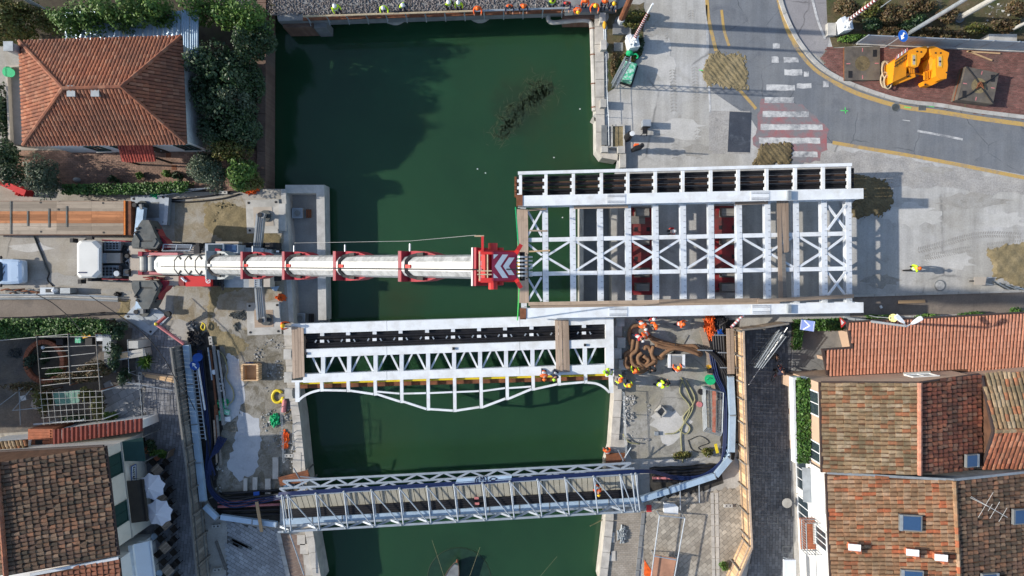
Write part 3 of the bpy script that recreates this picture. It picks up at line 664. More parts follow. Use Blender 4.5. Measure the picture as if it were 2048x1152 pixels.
# ---- villa with hipped roof
ZE,ZR=4.6,7.2
nw,ne,se,sw=PP([(40,83),(363,73),(372,287),(48,290)],ZE);r1,r2=P(127,177,ZR),P(243,174,ZR)
V_=thing('villa',(nw+se)/2-Vector((0,0,ZE)),'white villa with orange hipped tile roof beside the canal garden','house')
wl=shrink([sw,se,ne,nw],.28);wallbox([(p.x,p.y)for p in wl],0,ZE-.1,K['wallw'],V_)
m=MB();dz=Vector((0,0,.03))
for q in((nw,ne,r2,r1),(ne,se,r2),(se,sw,r1,r2),(sw,nw,r1)):m.add([p-dz for p in q],[tuple(range(len(q)))[::-1]])
m.slab([p-Vector((0,0,.12))for p in(nw,ne,se,sw)],.08)
rf=m.build('roof',K['under'],V_)
c_=lambda a,b_:(a+b_)/2-(r1+r2)/2
tiles([((nw,ne,r2,r1),c_(nw,ne)),((ne,se,r2),c_(ne,se)),((se,sw,r1,r2),c_(se,sw)),((sw,nw,r1),c_(sw,nw))],rf,.235,.37,K['tileA'],jit=.01)
for a,b_ in((nw,r1),(sw,r1),(ne,r2),(se,r2),(r1,r2)):ridge(a+Vector((0,0,.07)),b_+Vector((0,0,.07)),K['tileA'],rf)
MB().ribbon([nw,ne,se,sw,nw],.14,ZE-.2,ZE-.03,-1).build('gutter',K['gutter'],V_)
chimney(V_,P(161,190,6.2),.42,.55,.75,K['galvd']);chimney(V_,P(208,190,6.2),.42,.55,.75,K['galvd']);chimney(V_,P(47,106,4.0),.5,.5,1.2,K['galvd'])
s0,s1=wl[0],wl[1];sn=Vector((0,-1,0))
for t0,t1 in((.43,.55),(.86,.96)):
    a,b_=s0.lerp(s1,t0),s0.lerp(s1,t1);window(V_,a,b_,1.0,2.7,sn,bars=2,fr=K['shutter'])
a,b_=s0.lerp(s1,.24),s0.lerp(s1,.33);window(V_,a,b_,1.0,2.5,sn,bars=1,fr=K['shutter'])
a,b_=s0.lerp(s1,.62),s0.lerp(s1,.70)
dr=MB().box((a+b_)/2+Vector((0,-.03,1.05-ZE)),((b_-a).length,.09,2.1)).build('door',K['brown'],V_);MB().ball(a.lerp(b_,.85)+Vector((0,-.1,1.0-ZE)),.05).build('handle',K['galv'],dr)
p0,p1,p2,p3=P(236,291,2.9),P(304,290,2.9),P(311,320,2.3),P(243,323,2.3);pc=MB().slab([p0,p1,p2,p3],.08).build('porch_canopy',K['redd'],V_)
tiles([((p0,p1,p2,p3),p3-p0)],pc,.2,.3,tilemat('red_porch_tile',[(.36,.07,.05),(.42,.09,.06),(.30,.06,.045)],(.15,.05,.04),.3),200)
for p in(p2,p3):MB().beam(p+Vector((0,.15,-.1)),Vector((p.x,p.y+.15,0)),.12).build('porch_post',K['brown'],V_)
t=thing('terrace',P(30,210),'narrow beige side terrace with low rim along the villa','terrace');MB().prism(PP([(14,133),(42,131),(47,291),(20,288)],1.2),0,1.2).build('deck',K['terrace'],t)
MB().ribbon(PP([(42,131),(13,134),(20,288)],1.5),.14,1.2,1.55).build('parapet',K['tan'],t)
t=thing('plant_tub',P(22,146,1.2),'round green plastic tub on the side terrace','tub');MB().cyl(P(22,146,1.2),.3,.35,12,.38).build('tub_body',K['green'],t);MB().disc(P(22,146,1.56),.3,12).build('lid',K['green'],t)
# pale corrugated lean-to behind the villa
t=thing('lean_to_roof',P(300,60),'pale blue corrugated sheet roof behind the villa half hidden by bushes','shed')
m=MB()
def corr(m,A,B,C,D,n):
    for i in range(n):
        u,v_=i/n,(i+.5)/n;w_=(i+1)/n;h=Vector((0,0,.05))
        m.add([A.lerp(B,u),D.lerp(C,u),D.lerp(C,v_)+h,A.lerp(B,v_)+h],[(0,1,2,3)]);m.add([A.lerp(B,v_)+h,D.lerp(C,v_)+h,D.lerp(C,w_),A.lerp(B,w_)],[(0,1,2,3)])
    return m
for i in range(6):
    x0,x1=lerp(130,362,i/6),lerp(130,362,(i+1)/6)-.6;corr(MB(),P(x0,22,2.9),P(x1,22,2.9),P(x1,80,2.6),P(x0,80,2.6),4).build('roof_sheet',K['duct'],t)
for i in range(2):corr(MB(),P(362+i*18,20,3),P(379+i*18,20,3),P(379+i*18,118+i*8,2.7),P(362+i*18,108+i*8,2.7),4).build('roof_sheet',K['duct'],t)
MB().prism(PP([(140,30),(355,30),(355,66),(140,66)],2.5),0,2.5).build('wall',K['wallw'],t)
# ---- cafe house, lower left
ZE,ZR=5.4,7.0
ne,se=P(207,893,ZE),P(233,1112,ZE);rn,rs=P(-4,925,ZR),P(14,1152,ZR)
wn,ws=rn+(rn-ne)*Vector((1,1,1))if False else Vector((2*rn.x-ne.x,rn.y,ZE)),Vector((2*rs.x-se.x,rs.y,ZE))
Hc=thing('cafe_house',P(160,1000),'cream house with dark mossy tile roof and green shutters above the cafe','house')
base=shrink([se,ne,wn,ws],.3);wallbox([(p.x,p.y)for p in base],0,ZE-.1,K['wallc'],Hc)
dz=Vector((0,0,.03));m=MB();m.add([p-dz for p in(ne,rn,rs,se)],[(0,1,2,3)]);m.add([p-dz for p in(wn,ws,rs,rn)],[(0,1,2,3)])
m.add([p-dz for p in(ne,wn,rn)],[(0,1,2)]);m.add([p-dz for p in(se,rs,ws)],[(0,1,2)]);m.slab([p-Vector((0,0,.14))for p in(ne,wn,ws,se)],.08);rf=m.build('roof',K['under'],Hc)
tiles([((ne,rn,rs,se),ne-rn),((wn,ws,rs,rn),wn-rn)],rf,.27,.42,K['tileB']);ridge(rn+Vector((0,0,.08)),rs+Vector((0,0,.08)),K['tileA'],rf,.17)
MB().ribbon([ne,se],.14,ZE-.2,ZE-.02,1).build('gutter',K['gutter'],Hc);MB().ribbon([wn,ne],.1,ZE-.1,ZE+.05,1).build('verge',K['gutter'],Hc)
E1,E0=min(base,key=lambda p:(p-se).length),min(base,key=lambda p:(p-ne).length);en=Vector((1,.1,0))
for t0,t1 in((.10,.30),(.60,.80)):window(Hc,E0.lerp(E1,t0),E0.lerp(E1,t1),3.2,4.8,en,fr=K['shutter'],shut=K['shutter'])
MB().box(E0.lerp(E1,.45)+Vector((.03,0,5.05-ZE)),(.06,.5,.35)).build('vent',K['black'],Hc)
MB().ribbon([E0+Vector((.05,0,0)),E1+Vector((.05,0,0))],.06,2.85,2.97).build('string_course',K['stonew'],Hc)
fx=lambda t_,z:E0.lerp(E1,t_)+Vector((0,0,z-ZE))
dr=MB().box(fx(.13,1.05)+Vector((.03,0,0)),(.08,1.0,2.1)).build('door',K['brown'],Hc);MB().ball(fx(.17,1)+Vector((.1,0,0)),.05).build('handle',K['galv'],dr)
window(Hc,fx(.50,0),fx(.75,0),.9,2.3,en,bars=2)
# sign plate with lettering
t=thing('cafe_sign',fx(.37,1.9),'white plaque with blue frame and lettering on the cafe wall','sign')
MB().box(fx(.37,1.95)+Vector((.07,0,0)),(.05,1.2,.62)).build('plate',K['white'],t);m=MB()
for dy,dz_,sy,szz in((0,.29,1.2,.06),(0,-.29,1.2,.06),(.58,0,.06,.62),(-.58,0,.06,.62)):m.box(fx(.37,1.95+dz_)+Vector((.10,dy,0)),(.03,sy,szz))
m.build('frame',K['bsign'],t)
m=MB()
for i,s_ in enumerate((.22,.16,.2,.12,.2,.16)):m.box(fx(.37,1.95+random.uniform(-.03,.03))+Vector((.105,.42-i*.16,0)),(.02,.1,s_))
m.build('lettering',K['navy'],t)
aw=thing('awning',fx(.65,2.5),'dark brown canvas awning on the cafe wall','awning');A=[fx(.41,2.95),fx(.85,2.95),fx(.85,2.5)+Vector((1.0,0,0)),fx(.41,2.5)+Vector((1.0,0,0))]
MB().slab(A,.05).build('canopy',K['brown'],aw);MB().beam(A[3],A[2],.06,.25).build('valance',K['brown'],aw)
for p in(A[2],A[3]):MB().beam(p,p+Vector((-.95,0,-.35)),.04).build('arm',K['steel'],aw)
aw=thing('awning',fx(.05,2.5),'dark green canvas awning over the cafe door corner','awning');A=[fx(.0,2.9),fx(.20,2.9),fx(.22,2.45)+Vector((1.3,0,0)),fx(-.02,2.45)+Vector((1.3,.1,0))]
MB().slab(A,.05).build('canopy',K['shutter'],aw)
for p in(A[2],A[3]):MB().beam(p,p+Vector((0,0,-2.4)),.05).build('post',K['steel'],aw)
# neighbour with orange roof at the picture's foot
ZE=5.0;a,b_=P(238,1118,ZE),P(62,1152,ZE+.9);a2,b2=P(255,1290,ZE),P(75,1330,ZE+.9)
Hn=thing('white_house',P(180,1160),'white house with small clean orange tile roof next to the cafe house','house')
q=[a,b_,b2,a2];wallbox([(p.x,p.y)for p in(a+Vector((-.2,-.2,0)),Vector((-40,a.y-.2,0)),Vector((-40,a2.y,0)),a2)],0,ZE-.1,K['wallw'],Hn)
rf=MB().slab([p-dz for p in q],.1).build('roof',K['under'],Hn);tiles([(q,a-b_)],rf,.30,.36,K['tileA']);MB().ribbon([a,a2],.12,ZE-.18,ZE,-1).build('gutter',K['gutter'],Hn)
MB().ribbon([a,b_],.2,[ZE,ZE+.9],[ZE+.08,ZE+.98],-1).build('verge',K['white'],Hn)
aw=thing('awning',P(290,1120),'long white shop awning beside the cafe tables','awning');A=[P(262,1090,3.2),P(272,1175,3.2),P(312,1172,2.6),P(301,1082,2.6)]
MB().slab(A,.05).build('canopy',K['canvasw'],aw);MB().beam(A[3],A[2],.07,.16).build('front_bar',K['white'],aw);MB().beam(A[0],A[1],.3,.25).build('cassette',K['white'],aw)
for p in(A[2],A[3]):MB().beam(p,p.lerp(A[0]if p is A[3]else A[1],.8)+Vector((0,0,-.4)),.04).build('arm',K['white'],aw)
# red corrugated shed and little outbuilding
t=thing('red_shed',P(190,860),'dark red corrugated metal shed roof along the courtyard','shed')
for i in range(10):
    x0,x1=lerp(106,286,i/10),lerp(106,286,(i+1)/10)-.5
    corr(MB(),P(x0,lerp(859,836,i/10),3.0),P(x1,lerp(859,836,(i+1)/10),3.0),P(x1,lerp(889,862,(i+1)/10),2.6),P(x0,lerp(889,862,i/10),2.6),2).build('roof_sheet',K['shed'],t)
MB().prism(PP([(110,862),(280,842),(282,858),(112,882)],2.5),0,2.5).build('wall',K['wallw'],t)
t=thing('brick_outhouse',P(80,870),'orange rendered outhouse with a small dark window','outbuilding')
MB().pbox(56,858,105,890,0,2.4).build('wall',K['terra'],t)
for i in range(5):MB().box(P(58,862+i*5.4,2.42)+Vector((.75,0,0)),(1.5,.14,.05)).build('ledge',K['terra'],t)
MB().box(P(78,884,2.42),(.5,.3,.06)).build('window',K['black'],t)
t=thing('outbuilding',P(20,895),'low outbuilding with a few ochre roof tiles at the left edge','outbuilding');q=[P(-60,888,3.3),P(54,879,3.3),P(54,908,2.9),P(-60,915,2.9)]
wallbox([(p.x,p.y)for p in shrink(q,.2)],0,2.9,K['wallw'],t);rf=MB().slab([p-dz for p in q],.1).build('roof',K['under'],t);tiles([(q,q[2]-q[1])],rf,.27,.4,K['tileD'])
# ---- right: long low house with pink tiles
Hl=thing('low_house',P(1850,690),'long low house with new pink barrel tile roof','house')
q=[P(1697,645,3.7),P(2130,622,3.7),P(2130,738,3.0),P(1656,749,3.0),P(1647,701,3.27),P(1706,697,3.33)]
nrm_=(q[1]-q[0]).cross(q[2]-q[0])
fl=[Vector((p.x,p.y,q[0].z-(nrm_.x*(p.x-q[0].x)+nrm_.y*(p.y-q[0].y))/nrm_.z))for p in q]
wallbox([(p.x,p.y)for p in shrink(fl,.75)],0,2.9,K['wallb'],Hl);rf=MB().slab([p-dz for p in fl],.14).build('roof',K['under'],Hl);tiles([(fl,Vector((.045,-1,0)))],rf,.235,.46,K['tileC'],jit=.004,fill=.84)
MB().ribbon([fl[3],fl[2]],.16,[fl[3].z-.15,fl[2].z-.15],[fl[3].z,fl[2].z],-1).build('gutter',K['gutter'],Hl)
MB().ribbon([fl[0],fl[1]],.1,[fl[0].z-.12,fl[1].z-.12],[fl[0].z+.02,fl[1].z+.02],1).build('fascia',K['gutter'],Hl)
MB().ribbon([fl[3],fl[4],fl[5],fl[0]],.14,[p.z-.15 for p in(fl[3],fl[4],fl[5],fl[0])],[p.z+.05 for p in(fl[3],fl[4],fl[5],fl[0])],1).build('verge',K['gutter'],Hl)
def gable(name,label,pts,mat,wall,pw,pl,ze,zr,ridge_mat,holes=()):
    """pts: W-eave top, W-eave bottom, ridge top, ridge bottom, E-eave top, E-eave bottom (pixels)"""
    a,b_,c,d,e,f=[P(x,y,z)for(x,y),z in zip(pts,(ze,ze,zr,zr,ze,ze))]
    H=thing(name,(a+f)/2-Vector((0,0,ze)),label,'house');fp=shrink([a,b_,f,e],.12);wallbox([(p.x,p.y)for p in fp],0,ze-.12,wall,H)
    m=MB()
    for tri in((a,c,e),(b_,f,d)):m.add([Vector((p.x,p.y,p.z-.1))for p in tri],[(0,1,2)])
    m.build('gable_wall',wall,H);m=MB();m.add([p-dz for p in(a,b_,d,c)],[(0,1,2,3)]);m.add([p-dz for p in(c,d,f,e)],[(0,1,2,3)]);rf=m.build('roof',K['under'],H)
    return H,rf,(a,b_,c,d,e,f)
Hb,rf,(a,b_,c,d,e,f)=gable('beige_house','beige house with mossy gable roof and planted balcony facing the street',[(1643,765),(1647,945),(1838,766),(1838,949),(1958,749),(1962,934)],None,K['wallb'],0,0,5.8,7.0,None)
tiles([((a,b_,d,c),a-c)],rf,.27,.44,K['tileD'],300,holes=[]);tiles([((c,d,f,e),e-c)],rf,.27,.40,K['tileF'],0,holes=[(1922,905,1962,936)])  # east slope gets darker red tiles, its shade put into the colour
ridge(c+Vector((0,0,.08)),d+Vector((0,0,.08)),K['tileC'],rf,.16)
MB().ribbon([a,b_],.14,5.62,5.8,-1).build('gutter',K['gutter'],Hb);MB().ribbon([e,f],.12,5.62,5.8,1).build('gutter',K['gutter'],Hb)
MB().ribbon([a,c,e],.08,[5.72,6.92,5.72],[5.85,7.05,5.85],1).build('verge',K['gutter'],Hb)
def skylight(parent,px,py,z,w_,h_,dn):
    c=P(px,py,z);dn=Vector(dn).normalized();M=Matrix((Vector((dn.x,dn.y,dn.z)),Vector((-dn.y,dn.x,0)).normalized(),Vector((0,0,1)))).transposed()
    n=M.col[0].cross(M.col[1]).normalized();M=Matrix((M.col[0],M.col[1],n)).transposed().to_4x4();c=c+n*.13
    k=MB().box(c,(w_,h_,.2),M=M).build('skylight',K['steel'],parent);MB().box(c+n*.105-M.to_3x3()@Vector((.05,0,0)),(w_*.78,h_*.84,.03),M=M).build('pane',K['skyglass'],k)
    MB().box(c+n*.11+M.to_3x3()@Vector((w_*.42,0,0)),(w_*.14,h_,.05),M=M).build('hood',K['galvd'],k)
dn2=(e-c);dn2=Vector((dn2.x,0,dn2.z));skylight(Hb,1940,920,6.1,1.0,.85,dn2)
# west facade of the beige house: balcony with planter, windows
W0,W1=a+Vector((.12,-.1,-5.8)),b_+Vector((.12,.1,-5.8));wn_=Vector((-1,0,0))
for t0,t1 in((.12,.40),(.72,.95)):window(Hb,W0.lerp(W1,t0),W0.lerp(W1,t1),3.5,5.2,wn_,fr=K['white'])
for t0,t1 in((.10,.45),(.55,.85)):window(Hb,W0.lerp(W1,t0),W0.lerp(W1,t1),.5,2.4,wn_,fr=K['gutter'],bars=2)
bl=MB().prism([(W0.x,W0.y),(W0.x-.95,W0.y),(W1.x-.95,W1.y),(W1.x,W1.y)],2.75,2.95).build('balcony',K['wallb'],Hb)
MB().ribbon([Vector((W0.x,W0.y-.06,0)),Vector((W0.x-.95,W0.y-.06,0)),Vector((W1.x-.95,W1.y+.06,0)),Vector((W1.x,W1.y+.06,0))],.16,2.951,3.6,-.9).build('balcony_parapet',K['white'],bl)
# north wing of the beige house (lower lean-to wall towards the low house)
for x0,x1 in((.62,.78),):window(Hb,a.lerp(e,x0)+Vector((0,-.1,0)),a.lerp(e,x1)+Vector((0,-.1,0)),4.2,5.2,Vector((0,1,0)))
MB().prism([(W0.x-.5,W0.y-.9),(W0.x-.02,W0.y-.9),(W0.x-.02,W0.y-.1),(W0.x-.5,W0.y-.1)],0,2.6).build('pilaster',K['wallb'],Hb)
# ---- right edge house with cross ridge
ZE,ZR=5.8,7.1
a,b_,c,d,e,f=P(1966,751,ZE),P(2150,741,ZE),P(1990,862,ZR),P(2150,857,ZR),P(1968,937,ZE),P(2150,930,ZE)
Hr=thing('corner_house',P(2030,850),'beige house at the right edge with ochre tiles above and red tiles below its ridge','house');wallbox([(p.x,p.y)for p in(a+Vector((.4,-.2,0)),e+Vector((.4,.2,0)),f,b_)],0,ZE-.1,K['wallb'],Hr)
m=MB();m.add([p-dz for p in(a,c,d,b_)],[(0,1,2,3)]);m.add([p-dz for p in(c,e,f,d)],[(0,1,2,3)]);m.add([p-dz for p in(a,e,c)],[(0,1,2)]);rf=m.build('roof',K['under'],Hr)
tiles([((a,c,d,b_),a-c+Vector((1,0,0)))],rf,.29,.46,K['tileD'],150);tiles([((c,e,f,d),e-c+Vector((.6,0,0)))],rf,.29,.46,tilemat('bright_red_roof_tile',TER+[(.20,.07,.04)],(.06,.05,.03),.45),150)
ridge(c+Vector((0,0,.08)),d+Vector((0,0,.08)),K['tileD'],rf,.15)
MB().ribbon([a,c,e],.14,[a.z-.15,c.z-.15,e.z-.15],[a.z+.04,c.z+.04,e.z+.04],-1).build('verge',K['gutter'],Hr);MB().ribbon([e,f],.14,ZE-.18,ZE,-1).build('gutter',K['gutter'],Hr)
# ---- white house, lower right
ZE,ZR=5.7,7.0
a,b_,c,d,e,f=P(1655,948,ZE),P(1668,1240,ZE),P(1907,962,ZR),P(1921,1250,ZR),P(2130,938,ZE),P(2140,1240,ZE)
Hw=thing('white_town_house',P(1850,1050),'white house with mixed orange tile roof, skylights and a small balcony','house');fp=[a+Vector((.15,-.1,0)),b_+Vector((.15,0,0)),f,e+Vector((0,-.1,0))];wallbox([(p.x,p.y)for p in fp],0,ZE-.1,K['wallw'],Hw)
m=MB();m.add([p-dz for p in(a,b_,d,c)],[(0,1,2,3)]);m.add([p-dz for p in(c,d,f,e)],[(0,1,2,3)]);rf=m.build('roof',K['under'],Hw);m=MB();m.add([a-dz*4,e-dz*4,c-dz*4],[(0,1,2)]);m.build('gable_wall',K['concd'],Hw)
hl=[(1796,1027,1842,1062),(1798,1138,1845,1165),(2016,1014,2060,1049),(1955,1143,1995,1165)]
tiles([((a,b_,d,c),a-c)],rf,.27,.42,K['tileE'],300,holes=hl);tiles([((c,d,f,e),e-c)],rf,.27,.40,K['tileB'],0,holes=hl)  # east slope away from the sun is darkened by its tile colour
ridge(c+Vector((0,0,.08)),d+Vector((0,0,.08)),K['tileE'],rf,.15);MB().ribbon([a,b_],.14,ZE-.18,ZE,-1).build('gutter',K['gutter'],Hw)
MB().ribbon([a,c,e],.16,[ZE-.1,ZR-.1,ZE-.1],[ZE+.06,ZR+.06,ZE+.06],1).build('verge',K['galvd'],Hw)
dW,dE=a-c,e-c;dW=Vector((dW.x,0,dW.z));dE=Vector((dE.x,0,dE.z))
skylight(Hw,1819,1044,6.62,1.35,1.05,-dW*-1);skylight(Hw,1822,1153,6.62,1.35,1.0,dW);skylight(Hw,2042,1031,6.3,1.5,1.0,dE);skylight(Hw,1976,1158,6.7,1.2,.9,dE)
for x,y,z in((1700,1088,6.0),(1814,1098,6.55),(1870,1108,6.85)):
    c0=P(x,y,z-.15);vt=MB().box(c0+Vector((0,0,.35)),(.5,.42,.7)).build('vent_stack',K['terra'],Hw);MB().slab([c0+Vector((-.45,.30,.74)),c0+Vector((.25,.30,.92)),c0+Vector((.25,-.12,.92)),c0+Vector((-.45,-.12,.74))],.05).build('lid',K['white'],vt);MB().box(c0+Vector((.35,-.3,.3)),(.25,.3,.6)).build('flue',K['terra'],vt)
W0,W1=fp[0]-Vector((0,0,ZE)),P(1662,1150,ZE)+Vector((.15,0,-ZE))
fw=lambda t_,x=0,z=0:W0.lerp(W1,t_)+Vector((x,0,z))
MB().ribbon([fw(0,-.03),fw(1.2,-.03)],.06,2.9,3.05).build('string_course',K['white'],Hw)
for t0,t1,z0,z1 in((.02,.36,.4,2.2),(.45,.72,.4,2.3),(.62,.82,3.3,5.0)):window(Hw,fw(t0),fw(t1),z0,z1,wn_,fr=K['white'],bars=2)
bx=MB().box(fw(.30,-.03,4.2),(.06,1.8,1.3)).build('wall_panel',K['white'],Hw)
MB().slab([fw(.05,0,2.85),fw(.05,-.55,2.65),fw(.42,-.55,2.65),fw(.42,0,2.85)],.07).build('door_hood',K['galvd'],Hw)
bl=MB().prism([(fw(.57).x,fw(.57).y),(fw(.57).x-1.0,fw(.57).y),(fw(.9).x-1.0,fw(.9).y),(fw(.9).x,fw(.9).y)],2.95,3.1).build('balcony',K['terra'],Hw)
A,B=fw(.57,-1.0),fw(.9,-1.0)
for z in(3.3,4.05):MB().tube([fw(.57,0,z),A+Vector((0,0,z)),B+Vector((0,0,z)),fw(.9,0,z)],.035,5).build('balcony_rail',K['galvd'],bl)
for i in range(13):MB().beam(A.lerp(B,i/12)+Vector((0,0,3.1)),A.lerp(B,i/12)+Vector((0,0,4.05)),.035).build('baluster',K['galvd'],bl)
for k_ in(.57,.9):
    for i in range(4):MB().beam(fw(k_,-.2-i*.2,3.1),fw(k_,-.2-i*.2,4.05),.035).build('baluster',K['galvd'],bl)
aw=thing('awning',P(1580,1135),'white box awning at the foot of the white house','awning');MB().pbox(1568,1120,1592,1175,2.3,2.5).build('canopy',K['canvasw'],aw)
for y in(1122,1140,1158):MB().beam(P(1592,y+2,2.4),P(1566,y-8,2.3),.05).build('arm',K['galvd'],aw)
def aerial(px,py,z,h,label,el=((-1,.0),(0,.0),(1,0)),rz=.5,L=2.2):
    b0=P(px,py,z);t=thing('tv_aerial',b0,label,'aerial');top=b0+Vector((0,0,h));MB().tube([b0,top],.02,5).build('mast',K['lwire'],t);d=Vector((math.cos(rz),math.sin(rz),0));s_=Vector((-d.y,d.x,0));MB().tube([top-d*L/2,top+d*L/2],.016,5).build('boom',K['lwire'],t)
    for k_,l in el:MB().tube([top+d*(k_*L/2)-s_*l,top+d*(k_*L/2)+s_*l],.011,4).build('element',K['lwire'],t)
aerial(1940,995,6.9,1.8,'thin TV aerial above the dark slope of the white house',((-.2,.9),(.05,.25),(.3,.6),(.75,.5)),-.52,2.6)
aerial(62,58,0,7.5,'pale TV aerial mast above the bushes beside the villa',((-.7,.55),(-.1,.55),(.1,.5),(.75,.6)),-.5,2.2)
# unseen houses added beyond the left edge to shade the yard in the low sun
for x0,y0,x1,y1,h,lb in((-330,650,-70,720,5.2,'plain unseen house added beyond the left edge for shade, upper'),(-340,735,-75,830,6.2,'plain unseen house added beyond the left edge for shade, lower')):
    a,c_=P(x0,y0),P(x1,y1);H_=thing('shade_house',(a+c_)/2,lb,'house');wallbox([(a.x,c_.y),(c_.x,c_.y),(c_.x,a.y),(a.x,a.y)],0,h-1,K['wallc'],H_);ym=(a.y+c_.y)/2
    MB().loft([[Vector((x,a.y+.4,h-1)),Vector((x,ym,h)),Vector((x,c_.y-.4,h-1))]for x in(a.x-.3,c_.x+.3)]).build('roof',K['tileB'],H_)
# ================================================================ LIFTED BRIDGE
ZT,ZC=3.4,2.45
yl=lambda y,x,s_=-17/690,x0=1040:y+(x-x0)*s_  # the deck runs slightly uphill in the picture
B1=thing('lifted_bridge',P(1380,500),'large white steel bridge frame held by the crane over red trailers','bridge')
def girder(y0,y1,x0,x1,z,w_,h_,label=None):
    a,b_=P(x0,y0,z),P(x1,y1,z);g=MB()
    g.beam(a,b_,w_,.06,top=True);dn=Vector((0,0,-h_));g.beam(a+dn,b_+dn,w_,.06,top=True);g.beam(a+Vector((0,0,-.061)),b_+Vector((0,0,-.061)),.1,h_-.063,top=True)
    n=int((b_-a).length/2.0)
    for i in range(n+1):p=a.lerp(b_,(i+.02)/(n+.04));g.box(p+Vector((0,0,-h_/2-.03)),(.03,w_*.92,h_-.065))
    return g.build('girder',K['white'],B1,label=label)
g1=girder(402,387,1036,1727,ZT,.72,1.25,'upper main girder');g2=girder(627,615,1043,1727,ZT,.72,1.25,'lower main girder')
for(x,y)in((1039,402),(1046,627)):
    MB().box(P(x,y,ZT-.45),(.42,.76,1.0)).build('end_plate',K['rust'],B1,label='rusty end plate')
K['bolt']=mk('bolt_head_steel',(.33,.35,.38),.5,.2,.1,3)
for g_,xs,fn in((g1,(1232,1520),lambda x:lerp(402,387,(x-1036)/691)),(g2,(1236,1522),lambda x:lerp(627,615,(x-1043)/684))):
    for x in xs:
        sp=MB().beam(P(x-19,fn(x),ZT+.02),P(x+19,fn(x),ZT+.02),.66,.018).build('splice_plate',K['white'],g_);m=MB()
        for i in range(13):
            for yy in(-7.5,-4.5,4.5,7.5):m.box(P(x-16+i*2.7,fn(x)+yy,ZT+.04),(.05,.05,.035))
        m.build('bolt_row',K['bolt'],g_)['kind']='stuff'
    x=1578;MB().box(P(x,fn(x),ZT+.15),(.22,.6,.3)).build('lifting_lug',K['galvd'],g_)
CX=[1090,1145,1200,1256,1311,1366,1422,1478,1535,1592,1648,1697]
yt=lambda x:lerp(408,396,(x-1040)/690);yb=lambda x:lerp(619,606,(x-1040)/690);s1=lambda x:lerp(480,467,(x-1055)/640);s2=lambda x:lerp(548,537,(x-1055)/640);sm=lambda x:(s1(x)+s2(x))/2
for i,x in enumerate([1046]+CX):
    a,b_=P(x,yt(x),ZC),P(x+2,yb(x),ZC);m=MB().beam(a,b_,.40,.04,top=True);m.beam(a+Vector((0,0,-.5)),b_+Vector((0,0,-.5)),.34,.04,top=True);m.beam(a+Vector((0,0,-.041)),b_+Vector((0,0,-.041)),.07,.458,top=True);cb=m.build('crossbeam',K['white2'],B1)
    m=MB()
    for k_ in range(18):p=a.lerp(b_,(k_+.5)/18);m.box(p+Vector((.07,0,.02)),(.12,.035,.04))
    m.build('stud_row',K['galv'],cb)['kind']='stuff'
xs_=[1046]+CX
for i in range(len(xs_)-1):
    for f_ in(s1,s2):
        a,b_=P(xs_[i]+7,f_(xs_[i]+7),ZC-.02),P(xs_[i+1]-5.5,f_(xs_[i+1]-5),ZC-.02);MB().beam(a,b_,.29,.3,top=True).build('stringer',K['white'],B1)
def diag(x0,y0,x1,y1,z=ZC-.1):MB().beam(P(x0,y0,z),P(x1,y1,z),.15,.12).build('brace',K['white2'],B1)
for i in range(len(xs_)-1):
    x0,x1=xs_[i]+6,xs_[i+1]-6
    if i%2==0:diag(x0,s1(x0)+5,x1,sm(x1)-3);diag(x0,s2(x0)-5,x1,sm(x1)+3)
    else:diag(x0,sm(x0)-3,x1,s1(x1)+5);diag(x0,sm(x0)+3,x1,s2(x1)-5)
for x0,x1 in((1055,1083),(1655,1691)):
    for ya,yb_ in((lambda x:yt(x)+14,lambda x:s1(x)-8),(lambda x:s2(x)+7,lambda x:yb(x)-16)):
        diag(x0,ya(x0),x1,yb_(x1),ZC-.14);diag(x0,yb_(x0),x1,ya(x1),ZC+.0)
# outrigger frame with the pipe bundle
ya_=lambda x:lerp(346,329,(x-1037)/666);yg=lambda x:lerp(397,383,(x-1037)/666)
MB().beam(P(1036,ya_(1037),2.65),P(1704,ya_(1703),2.65),.22,.22,top=True).build('edge_beam',K['white'],B1)
for x in[1041,1092,1147,1203,1256,1311,1366,1422,1477,1534,1591,1647,1699]:
    MB().beam(P(x,ya_(x)+4,2.62),P(x,yg(x)-2,2.62),.21,.2,top=True).build('bracket',K['white'],B1)
    m=MB()
    for dy in(16,30,44):m.box(P(x-4.5,ya_(x)+dy,2.5),(.16,.2,.12))
    m.build('pipe_clamp',K['white2'],B1)
for i,dy in enumerate((10,15,20.5,25,31,36.5,41,46)):
    z=2.25 if i%2 else 2.12
    pb=MB().tube([P(1030,ya_(1030)+dy,z),P(1366,ya_(1366)+dy,z),P(1707,ya_(1707)+dy,z)],.085 if i%3 else .105,8).build('pipe',K['blackpipe']if i not in(2,4)else K['wbrown'],B1)
    MB().tube([P(1029,ya_(1029)+dy,z),P(1033,ya_(1033)+dy,z)],.11,8).build('pipe_end',K['rust'],pb)
MB().beam(P(1037,yg(1037)-4,1.95),P(1703,yg(1703)-4,1.95),.12,.16).build('tray',K['galvd'],B1)
def planks(name_px,label,mat,z,w_=.24,th=.05,n=None):
    pass
def plank(a,b_,z,label,mat='plank',w_=.26,z2=None,group='planks lying on the bridges',th=.05):
    o=MB().beam(P(a[0],a[1],z),P(b_[0],b_[1],z2 if z2 is not None else z),w_,th,top=True).build('plank',K[mat]);return tag(o,label,'plank',group)
g_='planks lying on the bridges'
for i,x in enumerate((1037.5,1045,1052)):plank((x,418),(x+2,606),2.56+.002*i,'plank along the crane end of the lifted bridge, '+('outermost of three','middle of three','innermost of three')[i],'plankv')
